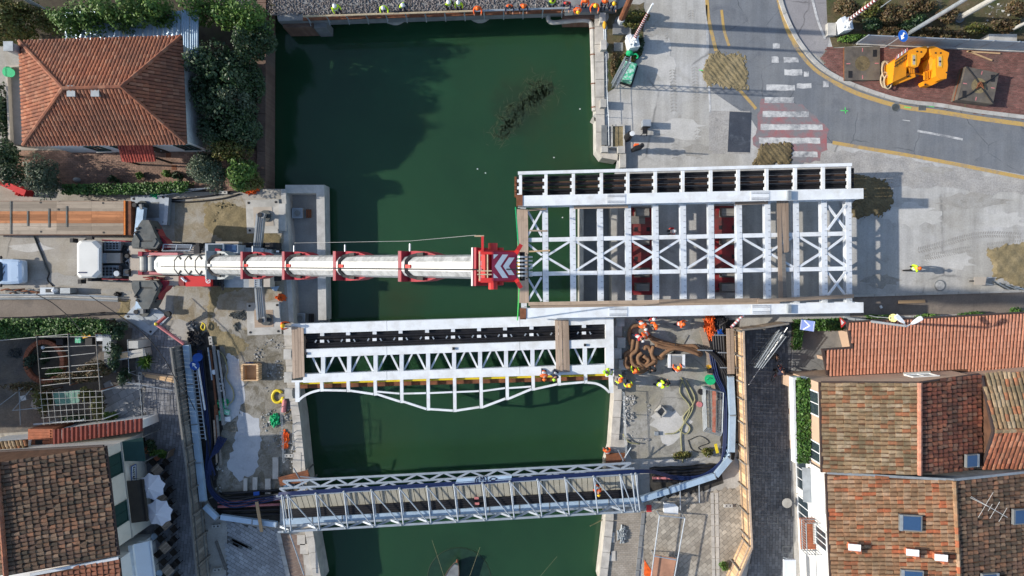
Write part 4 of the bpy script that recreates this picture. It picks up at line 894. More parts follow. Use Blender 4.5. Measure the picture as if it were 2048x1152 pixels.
plank((1057,608),(1320,603.5),2.58,'long pale plank along the lower girder, crane half','plank');plank((1318,602.5),(1520,600),2.64,'long pale plank along the lower girder, middle run','plank');plank((1515,602),(1708,592),2.70,'slanting plank along the lower girder at the road end','plank')
plank((1060,614),(1290,610.5),2.58,'second plank along the lower girder, crane half','plank',.22);plank((1290,610),(1560,606),2.60,'second plank along the lower girder, middle run','plank',.22)
plank((1148,415),(1256,413),2.6,'short plank beside the upper girder above the canal edge','plank',.2);plank((1470,407),(1536,405),2.6,'short brown plank beside the upper girder over the red trailer','plank',.2)
plank((1558,400),(1562,598),2.58,'long plank laid crosswise near the road end, left one','plankv',.3);plank((1566,402),(1572,505),2.59,'plank laid crosswise near the road end, middle one','plankv',.24);plank((1574,402),(1575,503),2.60,'plank laid crosswise near the road end, right one','plankv',.22);plank((1567,508),(1570,596),2.6,'plank laid crosswise near the road end, lower piece','plankg',.26)
plank((1057,420),(1093,418),2.6,'stub of plank under the upper girder at the crane end','plank',.14);plank((1058,461),(1095,462),2.6,'thin batten lying across the first brace','plank',.1);plank((1058,503),(1100,501),2.6,'thin batten lying in front of the boom head','planky',.1)
# red self-propelled trailers underneath, with packing
def trailer(x0,x1,y0,y1,label):
    c=P((x0+x1)/2,(y0+y1)/2,1.25);t=thing('bridge_trailer',Vector((c.x,c.y,0)),label,'trailer','red trailers under the bridge');a,b_=P(x0,y0,1.25),P(x1,y1,1.25);w_,l=b_.x-a.x,a.y-b_.y
    MB().box(c+Vector((0,0,-.2)),(w_,l,.4)).build('deck',K['redd'],t)
    for i in range(6):
        y=lerp(a.y-.5,b_.y+.5,i/5)
        for dx in(-.27,.27):MB().box(Vector((c.x+dx*w_,y,1.252)),(.26,.3,.012)).build('deck_hole',K['black'],t)
        for dx in(-.5,.5):
            wh=MB().cyl(Vector((c.x+dx*w_*1.0-.14,y,.38)),.38,.28,14,axis=(1,0,0)).build('wheel',K['black'],t);MB().cyl(Vector((c.x+dx*w_*1.0-.16,y,.38)),.2,.32,10,axis=(1,0,0)).build('rim',K['redd'],wh)
        MB().box(Vector((a.x-.16,y,1.0)),(.34,.38,.3)).build('bracket',K['red'],t)
    for y in(a.y-.25,b_.y+.25):MB().box(Vector((c.x,y,1.3)),(w_*.9,.12,.1)).build('cross_rail',K['red'],t)
    return t
trailer(1262,1306,415,590,'red flat trailer under the bridge nearest the canal');trailer(1430,1478,412,585,'rusty red flat trailer under the bridge further from the canal')
for x,tn in((1284,'red trailer nearest the canal'),(1454,'rusty red trailer')):
    for y,pn in((425,'topmost'),(480,'second'),(545,'third'),(575,'lowest')):
        o=MB().box(P(x,y,1.6),(.9,.5,.62)).box(P(x,y,1.27),(1.1,.7,.03)).build('packing_block',K['plankg']);tag(o,pn+' grey timber packing block between the '+tn+' and the bridge','timber block','packing blocks on the trailers')
o=MB().beam(P(1262,440,1.28),P(1290,440,1.28),.55,.07).build('plywood_sheet',K['plankg']);tag(o,'pale plywood sheet lying on the red trailer nearest the canal','plywood sheet')
# ================================================================ SET-DOWN BRIDGE OVER THE CANAL
B2=thing('footbridge',P(905,720),'white steel footbridge with curved brackets lying across the canal','bridge')
def bm(x0,y0,x1,y1,z,w_,h_,name='beam',mat='white',par=None,z2=None):return MB().beam(P(x0,y0,z),P(x1,y1,z2 if z2 is not None else z),w_,h_,top=True).build(name,K[mat],par or B2)
yA=lambda x:lerp(658,638,(x-582)/640);yB=lambda x:lerp(707,686,(x-612)/612);yC=lambda x:lerp(757,737,(x-605)/622)
segs=(583,774,1040,1212)
for i in range(3):
    a,b_=segs[i],segs[i+1]-.6;bm(a,yA(a),b_,yA(b_),1.05,.72,.7,'top_chord');bm(max(a,612),yB(max(a,612)),b_,yB(b_),1.05,.6,.6,'middle_chord');bm(max(a,606),yC(max(a,606)),b_,yC(b_),1.05,.62,.6,'lower_chord')
MB().prism(PP([(1211,636),(1227,635),(1228,753),(1212,754)],1.05),.4,1.05).build('end_plate',K['white'],B2)
bm(583,763,1226,745,1.0,.14,.2,'edge_strip')
px_=[646,698,751,803,856,908,960,1012,1065,1117,1170]
for x in px_:
    bm(x,yB(x)+7,x,yC(x)-8,.95,.29,.3,'cross_member','white2')
    for s_ in(-1,1):MB().beam(P(x+s_*5,yC(x)-10,.72),P(x+s_*22,yB(x)+6,.72),.13,.1).build('brace',K['white2'],B2)
    bm(x-2,yA(x)+9,x-2,yA(x)+16,.9,.28,.2,'pipe_bracket','white2');bm(x-6,yA(x)+26.5,x+2,yA(x)+26.3,.85,.2,.1,'pipe_saddle','white')
    for s_ in(-1,1):bm(x-2+s_*11,yA(x)+24,x-2+s_*14,yA(x)+29,.8,.09,.06,'saddle_tie','galv')
for i,dy in enumerate((14,19,25,31,36,41)):
    z=(.55,.6,.5,.6,.55,.5)[i];MB().tube([P(612,yA(612)+dy,z),P(900,yA(900)+dy,z),P(1211,yA(1211)+dy,z)],.09 if i%2 else .13,8).build('pipe',K['blackpipe'],B2)
MB().prism(PP([(604,672),(1211,650),(1211,684),(604,706)],.3),.2,.3).build('void_sheet',K['black'],B2)  # black sheet stands in for the dark void between the chords
yp=lambda x:lerp(767,749,(x-590)/630)
MB().tube([P(596,yp(596),.55),P(1218,yp(1218),.55)],.085,8).build('pipe',K['ypipe'],B2,label='yellow gas pipe under the edge strip');bm(590,yp(590)+6,1220,yp(1220)+6,.35,.32,.12,'cable_tray','rust')
BR=[(594,804),(643,783),(696,784),(750,791),(803,806),(856,821),(909,824),(962,817),(1014,800),(1066,781),(1118,771),(1171,767),(1222,786)]
for i,(x,y)in enumerate(BR):bm(x,yC(x)+6,x+.8,y,.95,.235 if i not in(0,12)else .3,.22,'bracket','white')
for i in range(1,11):
    (x0,y0),(x1,y1)=BR[i],BR[i+1];m=MB().beam(P(x0+4,y0-3,.9),P(x1-3,y1-3,.9),.15,.14);m.build('rim_bar',K['white'],B2)
for pts in(curve([P(598,800,.9),P(608,792,.9),P(622,785,.9),P(640,780,.9)],4),curve([P(1175,765,.9),P(1192,767,.9),P(1207,774,.9),P(1219,785,.9)],4)):
    MB().ribbon(pts,.16,.82,.96).build('rim_bar',K['white'],B2)
RL=[(750,783),(803,787),(856,786),(909,784),(962,782),(1014,776),(1066,773)]
for i in range(6):MB().beam(P(RL[i][0]+4,RL[i][1],.9),P(RL[i+1][0]-4,RL[i+1][1],.9),.12,.12).build('inner_rail',K['white'],B2)
for x,y in((612,707),(907,697),(1170,690)):MB().box(P(x,y,1.12),(.16,.18,.16)).build('cleat',K['black'],B2)
for i,x in enumerate((586,592.5,598,604)):plank((x,653+i),(x+2,757-i),1.14,'crosswise plank at the west end of the set-down footbridge, '+('outermost','second','third','innermost')[i],'plankv',.2 if i!=1 else .24,group=g_)
for i,x in enumerate((1113,1120,1127.5,1134)):plank((x,640),(x+2.5,744),1.14,'crosswise plank near the east end of the set-down footbridge, '+('first from the west','second from the west','third from the west','fourth from the west')[i],'plankv',.23,group=g_)
# concrete bearing pads
for x,y in((577,660),(577,708),(578,754),(579,786),(1240,642),(1242,685),(1245,729),(1243,767),(1234,706)):
    west=x<900;o=MB().box(P(x,y,.2),(.6,.75,.4)).box(P(x,y,.41),(.4,.5,.02)).build('bearing_pad',K['concl']);tag(o,{660:'topmost',708:'second',754:'third',786:'lowest',642:'topmost',685:'third',729:'fourth',767:'lowest',706:'second, inner'}[y]+(' pale concrete pad at the west end of the set-down footbridge' if west else ' pale concrete pad at the east end of the set-down footbridge'),'concrete pad','pads at the west end' if west else 'pads at the east end')
# ================================================================ TEMPORARY TRUSS BRIDGE
B3=thing('truss_bridge',P(915,1000),'temporary grey tubular truss bridge carrying pipes over the canal','bridge')
ZD,ZU=.5,2.7
ln=lambda p,q:(lambda t_:(lerp(p[0],q[0],t_),lerp(p[1],q[1],t_)))
NO,NI,SI,SO=ln((566,962),(1262,926)),ln((553,992),(1275,947)),ln((560,1053),(1278,1010)),ln((556,1064),(1280,1022))
def tb(a,za,b_,zb,r=.05,name='tube',mat='galv',par=None):return MB().tube([P(*a,za),P(*b_,zb)],r,6).build(name,K[mat],par or B3)
for f_,z in((NO,ZU),(NI,ZU),(SI,ZU-.4),(SO,ZU)):tb(f_(0),z,f_(1),z,.085,'chord')
mid=lambda f_,g_:(lambda t_:((f_(t_)[0]+g_(t_)[0])/2,(f_(t_)[1]+g_(t_)[1])/2));NM=mid(NO,NI)
tb(NM(0),ZU,NM(1),ZU,.08,'chord');tb(NM(0),ZD,NM(1),ZD,.08,'chord');tb(SO(0),ZD,SO(1),ZD,.08,'chord');tb(SI(0),ZD,SI(1),ZD,.08,'chord')
n=26
for i in range(n):
    t0,t1=i/n,(i+1)/n
    for f_,g_ in((NO,NM),(NM,NI)):
        a,c=(f_,g_)if i%2==0 else(g_,f_);p,q_=P(*a(t0),ZU+.02),P(*c(t1),ZU+.02);MB().beam(p,q_,.13,.07).build('lattice_bar',K['galv'],B3);MB().beam(P(*a(t0),ZD+.02),P(*c(t1),ZD+.02),.10,.06).build('lattice_bar',K['galvd'],B3)
    a,c=(SI,SO)if i%2==0 else(SO,SI);MB().beam(P(*a(t0),ZU-.38 if a is SI else ZU),P(*c(t1),ZU if c is SO else ZU-.38),.13,.07).build('lattice_bar',K['galv'],B3)
    if i%2==0:
        for f_,z in((NM,ZD),(SO,ZD)):tb(f_(t0),ZD,f_(t1),ZU,.05,'web_tube');tb(f_(t1),ZU,f_(min(1,t1+1/n)),ZD,.05,'web_tube')
for f_,z in((NM,ZD+.6),(NM,ZD+1.2),(NO,ZD),(NO,ZD+1.1),(SO,ZD+.6),(SO,ZD+1.2),(NI,ZU-.9),(SI,ZD+1.1)):tb(f_(0),z,f_(1),z,.035,'side_rail','galvd')
for i in range(52):t0=(i+.5)/52;tb(NO(t0),ZD,NO(t0),ZU,.025,'side_post','galvd');tb(SO(t0),ZD,SO(t0),ZU,.025,'side_post','galvd')
tx_=[567,578,635,691,746,802,857,911,968,1023,1078,1133,1190,1243,1266,1274]
for i,x in enumerate(tx_):
    t_=(x-556)/722;tb(NI(t_),ZU+.08,SO(min(1,t_+.006)),ZU+.08,.055,'cross_tube');tb((NI(t_)[0]+3,NI(t_)[1]),ZU-.9,(SI(t_)[0]+3,SI(t_)[1]-12),ZU-.9,.04,'cross_tube')
    for f_ in(NI,SO):MB().ball(P(*f_(t_),ZU+.08),.1).build('coupler',K['galvd'],B3)
    tb(NI(t_),ZD,NI(t_),ZU+.1,.05,'standard');tb(SO(t_),ZD,SO(t_),ZU+.15,.05,'standard')
    if 1<=i<len(tx_)-2:t2=(tx_[i+1]-556)/722;tb(NI(t_),ZU+.12,SO(t2),ZU+.12,.045,'brace_tube')
# deck boards, black pipe row, duct
dk0,dk1=ln((556,992),(1276,950)),ln((566,1022),(1276,982));n=64
for i in range(n):
    t0,t1=i/n+.0008,(i+1)/n-.0008;MB().slab([P(*dk0(t0),ZD+.05),P(*dk0(t1),ZD+.05),P(*dk1(t1),ZD+.05),P(*dk1(t0),ZD+.05)],.05).build('deck_board',K['deckb'],B3)
MB().slab([P(560,1006,ZD-.02),P(1276,962,ZD-.02),P(1278,1012,ZD-.02),P(560,1055,ZD-.02)],.08).build('deck_plate',K['galvd'],B3)
pp0,pp1=ln((572,1020),(1270,981)),ln((572,1038),(1270,1001))
for i in range(5):
    f_=ln((570,lerp(1021,1037,i/4)),(1270,lerp(980,999,i/4)));o=MB().tube([P(*f_(0),ZD+.12),P(*f_(.5),ZD+.11),P(*f_(1),ZD+.12)],.10,8).build('pipe',K['blackpipe']);tag(o,'black pipe lying on the truss bridge deck, '+('nearest the boards','second from the boards','in the middle','second from the duct','nearest the duct')[i],'pipe','black pipes on the truss bridge')
for x,y in((953,996),(954,1007)):
    o=MB().box(P(x,y,ZD+.3),(.32,.16,.1)).box(P(x,y,ZD+.22),(.28,.12,.1)).build('pipe_label_block',K['pink']);tag(o,'small pinkish clamp block sitting on the black pipes of the truss bridge, '+('upper one' if y<1000 else 'lower one'),'clamp')
# scaffold banner with writing
bn=MB();c0,c1=NM(.50),NM(.655);bnr=thing('banner',P(*NM(.57),ZU),'pale banner with dark lettering on the north truss','banner')
yv=lambda f_,t_,k_:(lerp(NM(t_)[0],NI(t_)[0],k_),lerp(NM(t_)[1],NI(t_)[1],k_))
MB().slab([P(*yv(0,.50,.05),ZU+.1),P(*yv(0,.655,.05),ZU+.1),P(*yv(0,.65,.85),ZU+.1),P(*yv(0,.495,.85),ZU+.1)],.02).build('cloth',K['duct'],bnr)
# the paint on it is only half legible: a bent stroke, an M, an upright bow and a pointed oval
o_=P(*yv(0,.575,.45),ZU+.125);dd=P(*yv(0,.6,.45),ZU)-P(*yv(0,.5,.45),ZU);dd.normalize();du=Vector((-dd.y,dd.x,0));m=MB()
for st in([(-.62,-.2),(-.60,.02),(-.5,.16),(-.34,.2)],[(-.46,-.16),(-.44,.06),(-.3,.06)],[(-.22,-.08),(-.2,.2),(-.1,.02),(0,.2),(.04,-.08)],[(.12,.22),(.2,.16),(.22,-.04),(.16,-.18)],[(.40,0),(.55,.1),(.72,.1),(.92,.02),(.72,-.1),(.55,-.1),(.40,0)]):
    for a,b_ in zip(st,st[1:]):m.beam(o_+dd*a[0]+du*a[1],o_+dd*b_[0]+du*b_[1],.06,.012,ext=.02)
m.build('lettering',K['navy'],bnr)
# pale duct, in lengths, west run - bridge - east run
def duct(pts,z,w_,h_,label,mat='duct',legs=0):
    t=thing('cable_duct',P(*pts[0],0),label,'duct')
    for i in range(len(pts)-1):
        a,b_=P(*pts[i],z),P(*pts[i+1],z);n=max(1,round((b_-a).length/2.4))
        for k_ in range(n):
            p,q_=a.lerp(b_,(k_+.006)/n),a.lerp(b_,(k_+.994)/n);s_=MB().beam(p,q_,w_,h_,top=True).build('duct_length',K[mat],t);MB().beam(q_+Vector((0,0,.012)),q_+(p-q_).normalized()*.07+Vector((0,0,.012)),w_+.03,.03).build('joint_band',K['galvd'],s_)
        if i:MB().box(a+Vector((0,0,-h_/2)),(w_*.9,w_*.9,h_*.9)).build('elbow',K['black'],t)
        if legs:
            for k_ in range(n):p=a.lerp(b_,(k_+.5)/n);MB().beam(Vector((p.x,p.y,0)),p+Vector((0,0,-h_)),.1).build('leg',K['galvd'],t)
duct([(371,690),(388,850),(405,1004)],.8,.44,.35,'pale blue cable duct along the left hoarding',legs=1)
duct([(408,1013),(434,1038)],.8,.38,.3,'short pale duct piece at the bend below the left hoarding',legs=1)
duct([(440,1035),(505,1044),(553,1050)],.8,.36,.3,'pale duct leading from the bend to the truss bridge','duct',legs=1)
duct([(566,1044),(745,1034),(920,1024),(1100,1012),(1278,1001)],ZD+.32,.44,.34,'pale blue duct running along the south side of the truss bridge')
duct([(1282,1000),(1340,982),(1432,952),(1461,917)],.8,.42,.35,'pale blue duct leaving the truss bridge on the east quay',legs=1)
duct([(1464,905),(1466,830),(1462,752)],.8,.44,.35,'pale blue duct along the right hoarding',legs=1)
# ================================================================ MOBILE CRANE
CR=thing('mobile_crane',P(340,530),'red and white mobile crane with its long boom raised over the canal','crane')
def poly(px,z0,z1,name,mat,par=CR):return MB().prism(PP(px,z1),z0,z1).build(name,K[mat]if isinstance(mat,str)else mat,par)
poly([(165,508),(560,506),(560,551),(165,551)],.75,1.35,'chassis','steel')
for x in(186,236,345,385,425,465,505,545):
    for y,s_ in((492,1),(556,-1)):
        c=P(x,y,.62);wh=MB().cyl(c+Vector((0,-.22,0)),.62,.44,16,axis=(0,1,0)).build('wheel',K['black'],CR);MB().cyl(c+Vector((0,-.24,0)),.3,.48,10,axis=(0,1,0)).build('rim',K['galv'],wh)
# driver's cab, rounded and chamfered
def ring(x0,x1,y0,y1,z,ch,cb):
    return PP([(x0+ch,y0),(x1-cb,y0),(x1,y0+cb),(x1,y1-cb),(x1-cb,y1),(x0+ch,y1),(x0,y1-ch),(x0,y0+ch)],z)[::-1]
cab=MB().loft([ring(160,205,486,553,.7,2,1),ring(155,205,484,555,1.6,3,1),ring(155,205,483,555,2.5,4,2),ring(154,203,481,556,3.0,6,11),ring(158,197,484,553,3.14,6,14)]).build('cab',K['boomw'],CR)
for a,b_ in(((152.6,488),(152.6,549)),):
    MB().prism(PP([(154.0,490),(155,490),(155,548),(154.0,548)],2.6),1.75,2.62).build('windscreen',K['glass'],cab)
for y in(482.5,555.6):MB().prism(PP([(163,y-.6),(186,y-.6),(186,y+.6),(163,y+.6)],2.4),1.7,2.45).build('side_window',K['glass'],cab)
MB().beam(P(197,497,3.15),P(197,541,3.15),.1,.05).build('roof_seam',K['galv'],cab);MB().box(P(165,545,3.15),(.6,.09,.03)).build('roof_mark',K['blue'],cab)
for y0,y1 in((489,481),(553,563)):
    x0=150 if y0<500 else 166;m=MB().tube([P(x0+8,y0,2.6),P(x0,y1,2.6)],.04,5);m.box(P(x0-2,y1,2.45),(.22,.3,.6));m.build('mirror',K['black'],CR)
m=MB().tube([P(168,481,2.9),P(178,476,2.9),P(184,478,2.9)],.06,5);m.box(P(180,476,2.85),(.45,.2,.3));m.build('mirror',K['black'],CR)
poly([(204,484),(264,484),(264,554),(204,554)],1.0,1.7,'engine_deck','steel')
def grille(x0,y0,x1,y1,z):
    o=poly([(x0,y0),(x1,y0),(x1,y1),(x0,y1)],z-.5,z,'radiator_cover','galvd');m=MB()
    for i in range(5):m.beam(P(lerp(x0,x1,(i+.5)/5),y0,z+.02),P(lerp(x0,x1,(i+.5)/5),y1,z+.02),.03)
    for i in range(4):m.beam(P(x0,lerp(y0,y1,(i+.5)/4),z+.02),P(x1,lerp(y0,y1,(i+.5)/4),z+.02),.03)
    m.build('grille',K['galv'],o);poly([(x0+2,y0+2),(x1-2,y0+2),(x1-2,y1-2),(x0+2,y1-2)],z,z+.01,'mesh_panel','black',o)
grille(208,483,241,501,2.3);grille(199,531,237,555,2.3)
poly([(198,506),(212,506),(212,526),(198,526)],1.7,2.5,'air_box','galv');poly([(212,506),(241,506),(241,526),(212,526)],1.7,2.4,'rear_panel','tan')
poly([(229,538),(243,538),(243,556),(229,556)],1.5,2.5,'tank','black');MB().cyl(P(236,547,2.5),.2,.2,12).build('tank_cap',K['galv'],CR)
poly([(244,539),(262,538),(262,552),(244,552)],1.5,2.3,'tool_box','concl')
for i in range(14):MB().tube(curve([P(243+random.uniform(0,12),488+random.uniform(0,45),2.0),P(250+random.uniform(0,10),495+random.uniform(0,40),2.2),P(258+random.uniform(0,6),490+random.uniform(0,50),2.0)],3),.05,5).build('hose',K['black' if i%3 else 'galvd'],CR)
for y in(512,544):MB().cyl(P(258,y,2.4),.14,.3,10).build('exhaust',K['black'],CR)
MB().beam(P(206,480.5,1.5),P(262,483,1.5),.1,.3).build('side_rail',K['red'],CR);MB().beam(P(206,557.5,1.5),P(262,559,1.5),.1,.3).build('side_rail',K['red'],CR)
# slewing platform and counterweights
poly([(258,492),(300,486),(420,492),(420,566),(300,572),(258,560)],1.5,2.3,'turntable','tan')
for mir in(0,1):
    f_=(lambda l:[(x,1058-y)for x,y in l])if mir else(lambda l:l)
    cw=poly(f_([(265,497),(263,486),(269,474),(270,466),(274,458),(277,450),(284,440),(297,440),(304,453),(308,464),(313,474),(319,487),(312,497)]),2.0,3.3,'counterweight','dsteel')
    poly(f_([(263,492),(264,481),(270,467),(279,481),(278,495),(266,495)]),3.3,3.42,'weight_plate','dsteel',cw)
    poly(f_([(280,484),(304,484),(310,476),(313,482),(306,494),(281,494)]),3.3,3.36,'weight_plate','dsteel',cw);MB().beam(P(281,f_([(0,482)])[0][1],3.33),P(306,f_([(0,482)])[0][1],3.33),.05).build('seam',K['black'],cw)
    br=poly(f_([(298,440),(303,441),(309,450),(318,468),(319,471),(330,480),(336,491),(335,497),(308,497),(320,488),(313,472),(307,462)]),1.9,2.8,'weight_bracket','red')
    for(x,y)in((309,453),(313,459),(319,476),(322,483)):MB().beam(P(x-5,f_([(0,y)])[0][1],2.95),P(x+4,f_([(0,y+3)])[0][1],2.85),.13,.1).build('hook',K['black'],br)
    for(x,y)in((275,456),(272,464)):MB().beam(P(x-3,f_([(0,y+2)])[0][1],3.34),P(x+3,f_([(0,y-1)])[0][1],3.34),.12,.1).build('hook',K['black'],cw)
    poly(f_([(284,490),(300,490),(300,498),(284,498)]),2.3,3.0,'weight_cradle','tan')
    for k_ in range(8):MB().tube(curve([P(285+random.uniform(0,25),f_([(0,497+random.uniform(0,7))])[0][1],2.7),P(300+random.uniform(0,20),f_([(0,500+random.uniform(0,6))])[0][1],3.0),P(318+random.uniform(0,10),f_([(0,498+random.uniform(0,5))])[0][1],2.7)],3),.05,5).build('hose',K['black' if k_%2 else 'redd'],CR)
for y0,y1 in((505,511),(543,549)):
    poly([(277,y0),(355,y0+.5),(355,y1),(277,y1)],2.4,3.3,'side_frame','pink');poly([(276,y0-2),(284,y0-2),(284,y1+1),(276,y1+1)],2.4,3.5,'frame_post','red')
for x,r_,mt in((292.5,.42,'dsteel'),(308,.40,'redd')):
    dm=MB().cyl(P(x,544,3.0),r_,1.15,18,axis=(0,1,0)).build('winch_drum',K['steel'],CR)
    for y in(514,543.5):MB().cyl(P(x,y,3.0),r_+.12,.05,18,axis=(0,1,0)).build('flange',K[mt],dm)
# telescopic boom, section by section
bt=lambda px:((px-1024)*47.4/FPX+25)/(23.5+22.5*(px-1024)/FPX)
by0,by1=P(330,529.5,4.2).y,P(940,533.5,26).y
bp=lambda t_:Vector((-25+23.5*t_,lerp(by0,by1,t_),3.6+22.5*t_))
bd=(bp(1)-bp(0)).normalized();bs=Vector((0,1,0));bs=(bs-bd*bs.dot(bd)).normalized();bu=bs.cross(bd)*-1;bt0=bt
if bu.z<0:bu=-bu
def bt(px):
    lo,hi=-.2,1.25
    for _ in range(40):
        m_=(lo+hi)/2
        if topx(bp(m_)+bu*.56)[0]<px:lo=m_
        else:hi=m_
    return lo
def bsec(p,w_,h_):
    q=[(-.20,.5),(.20,.5),(.42,.36),(.5,.12),(.5,-.2),(.42,-.40),(.22,-.5),(-.22,-.5),(-.42,-.40),(-.5,-.2),(-.5,.12),(-.42,.36)]
    return[p+bs*(x*w_)+bu*(y*h_)for x,y in q]
BST=[(313,415),(405,485),(475,567),(557,668),(655,797),(782,950)];WD=[1.24,1.10,1.04,.98,.92,.86]
for i,((x0,x1),w_)in enumerate(zip(BST,WD)):
    t0,t1=bt(x0),bt(x1);m=MB();b_=m.loft([bsec(bp(t0),w_,w_*1.12),bsec(bp(t1),w_,w_*1.12)])
    sec=m.build('boom_section',K['boomw']if i==0 else K['silver'],CR)
    for sd_ in(-1,):  # flat pale top plate
        a,b2=bp(t0)+bu*(w_*.56+.005),bp(t1)+bu*(w_*.56+.005);m=MB();m.add([a-bs*w_*.2,b2-bs*w_*.2,b2+bs*w_*.2,a+bs*w_*.2],[(0,1,2,3)]);m.build('top_plate',K['boomw'],sec)
    if i==0:
        for x in(354,375,396):
            t_=bt(x);pr=bsec(bp(t_),w_+.03,w_*1.12+.03);m=MB()
            for k_ in range(12):m.beam(pr[k_],pr[(k_+1)%12],.05,.05)
            m.build('weld_band',K['black'],sec)
            for s_ in(-1,1):MB().beam(bp(t_)+bs*s_*w_*.46+bu*w_*.4,bp(bt(x+11))+bs*s_*w_*.28+bu*w_*.53,.08,.03).build('gusset',K['black'],sec)
        MB().disc(bp(bt(319))+bu*(w_*.57),.2,12,bu).build('end_cover',K['galvd'],sec)
    # collar at the section's outer end
    mt='galvd' if i==0 else 'red'
    if i<5:
        p=bp(t1);W_,Hh=w_*1.30,w_*1.08;m=MB()
        o=[p+bs*(a*W_/2)+bu*(c*Hh/2)for a,c in((-1,1),(1,1),(1,-1),(-1,-1))]
        d2=bd*.42
        m.loft([[x-bd*.05 for x in o],[x+bd*.09 for x in o]]);c_=m.build('collar',K[mt],CR);n2=WD[i+1]/2
        for s_ in(-1,1):
            pts=[(.09,W_/2),(.55,W_/2),(1.2,W_/2*.93),(1.75,n2*1.02),(.95,n2*1.04),(.45,n2*.92),(.09,n2*.72)]
            MB().loft([[p+bd*u+bs*(s_*v_)+bu*q for u,v_ in pts]for q in(-.35,.12)]).build('cheek_plate',K[mt],c_)
        # dark toothed arch between collar and next section
        q=[(s_*.56,1.25)for s_ in(-1,)];arch=[(-.55,1.15),(-.53,.8),(-.45,.56),(-.25,.44),(0,.40),(.25,.44),(.45,.56),(.53,.8),(.55,1.15)]
        nw_=WD[i+1];pts=[p+bs*(a*nw_)+bd*l+bu*(nw_*(.60 if abs(a)<.3 else .48 if abs(a)<.5 else .30))for a,l in arch]
        for k_ in range(len(pts)-1):MB().beam(pts[k_],pts[k_+1],.12,.10,ext=.03).build('wear_pad',K['black'],c_)
        MB().beam(p+bd*.42+bu*Hh*.52,p+bd*.7+bu*Hh*.5,.13,.1).build('guide_lug',K['redb']if i else K['white'],c_)
        if i:MB().beam(p+bu*(Hh/2+.012)-bs*W_/2,p+bu*(Hh/2+.012)+bs*W_/2,.12,.03).build('collar_edge',K['pink'],c_);MB().tube([p+bs*W_/2,p+bs*(W_/2+.30)],.04,6).build('rope_guide',K['galv'],c_)
# boom head
t0=bt(950);hp=bp(t0);m=MB()
W_=1.18
def hpnt(u,s_,v_):return hp+bd*u+bs*s_+bu*v_
m.loft([[hpnt(0,a,c)for a,c in((-.66,.66),(.66,.66),(.66,-.66),(-.66,-.66))],[hpnt(.16,a,c)for a,c in((-.66,.66),(.66,.66),(.66,-.66),(-.66,-.66))]]);hd=m.build('boom_head',K['red'],CR)
MB().loft([[hpnt(-.04,a,c)for a,c in((-.66,.7),(.66,.7),(.66,.5),(-.66,.5))],[hpnt(.03,a,c)for a,c in((-.66,.7),(.66,.7),(.66,.5),(-.66,.5))]]).build('collar_edge',K['boomw'],hd)
# from here the head levels out: side plates, open cage, chevron plate, sheaves
hz=hp.z+.55;X0=P(957,532,hz).x;xm=lambda px:P(px,532,hz).x;yc=P(957,532.5,hz).y
for s_ in(-1,1):
    m=MB();q=[(xm(957),hz-.7),(xm(957),hz+.18),(xm(987),hz+.2),(xm(1036),hz-.15),(xm(1040),hz-.9),(xm(1015),hz-1.5),(xm(975),hz-1.4)];y=yc+s_*.48
    m.loft([[(x,y-.06,z)for x,z in q],[(x,y+.06,z)for x,z in q]]);m.build('side_plate',K['redb'],hd)
    for x in(986,998):MB().cyl((xm(x),y+s_*.06,hz+.05-(x-986)*.02),.16,.1+.15*(x==986),10,axis=(0,s_,0)).build('lifting_eye',K['redb'],hd)
    MB().beam((xm(962),y,hz+.18),(xm(987),y,hz+.2),.16,.1).build('top_bar',K['redb'],hd)
    MB().beam((xm(1033),y,hz),(xm(1040),y+s_*.2,hz-.1),.14,.4).build('tip_lug',K['redb'],hd)
MB().beam((xm(966),yc+.5,hz+.3),(xm(966),yc+1.0,hz+.3),.08,.25).build('sensor_arm',K['redb'],hd);MB().tube([(xm(950),yc+1.02,hz+.3),(xm(969),yc+1.02,hz+.3)],.03,5).build('sensor_rod',K['ropel'],hd)
for x in(960,976):MB().tube([(xm(x),yc-.5,hz+.2),(xm(x),yc+.5,hz+.2)],.03,5).build('cage_bar',K['ropel'],hd)
for y in(-.42,-.1,.1,.42):MB().beam((xm(960),yc+y,hz+.2),(xm(964),yc+y,hz+.2),.16,.05).build('cage_frame',K['pink'],hd)
for y in(-.28,-.16):MB().beam((xm(955),yc+y,hz+.22),(xm(985),yc+y,hz+.22),.04).build('rope_guide',K['ropel'],hd)
MB().cyl((xm(973),yc-.46,hz-.2),.28,.92,14,axis=(0,1,0)).build('head_drum',K['redb'],hd);MB().box((xm(968),yc,hz-.6),(.5,.9,.5)).build('head_core',K['black'],hd)
# plate rises at the back, dips at the tip
cA,cB=Vector((xm(984),yc,hz+.26)),Vector((xm(1036),yc,hz-.12));K['plum']=mk('plum_red_plate',(.40,.035,.075),.5,0,.1,2)  # plate is a plum red, duller than the side plates
m=MB();cd_=(cB-cA);cn=Vector((-cd_.z,0,cd_.x)).normalized()
if cn.z<0:cn=-cn
m.slab([cA+Vector((0,-.50,0)),cB+Vector((0,-.48,0)),cB+Vector((-.06,-.3,0)),cB+Vector((-.06,.3,0)),cB+Vector((0,.48,0)),cA+Vector((0,.50,0))],.06);pl=m.build('chevron_plate',K['plum'],hd)
def cv(u,y):return cA+cd_*u+Vector((0,y,0))+cn*.012
for u0,wd,yy in((.10,.22,.40),(.42,.22,.30)):
    for s_ in(-1,1):MB().add([cv(u0,0),cv(u0+wd,0),cv(u0+wd+.30*yy/.4,s_*yy),cv(u0+.30*yy/.4,s_*yy)],[(0,1,2,3)]).build('chevron',K['white'],pl)
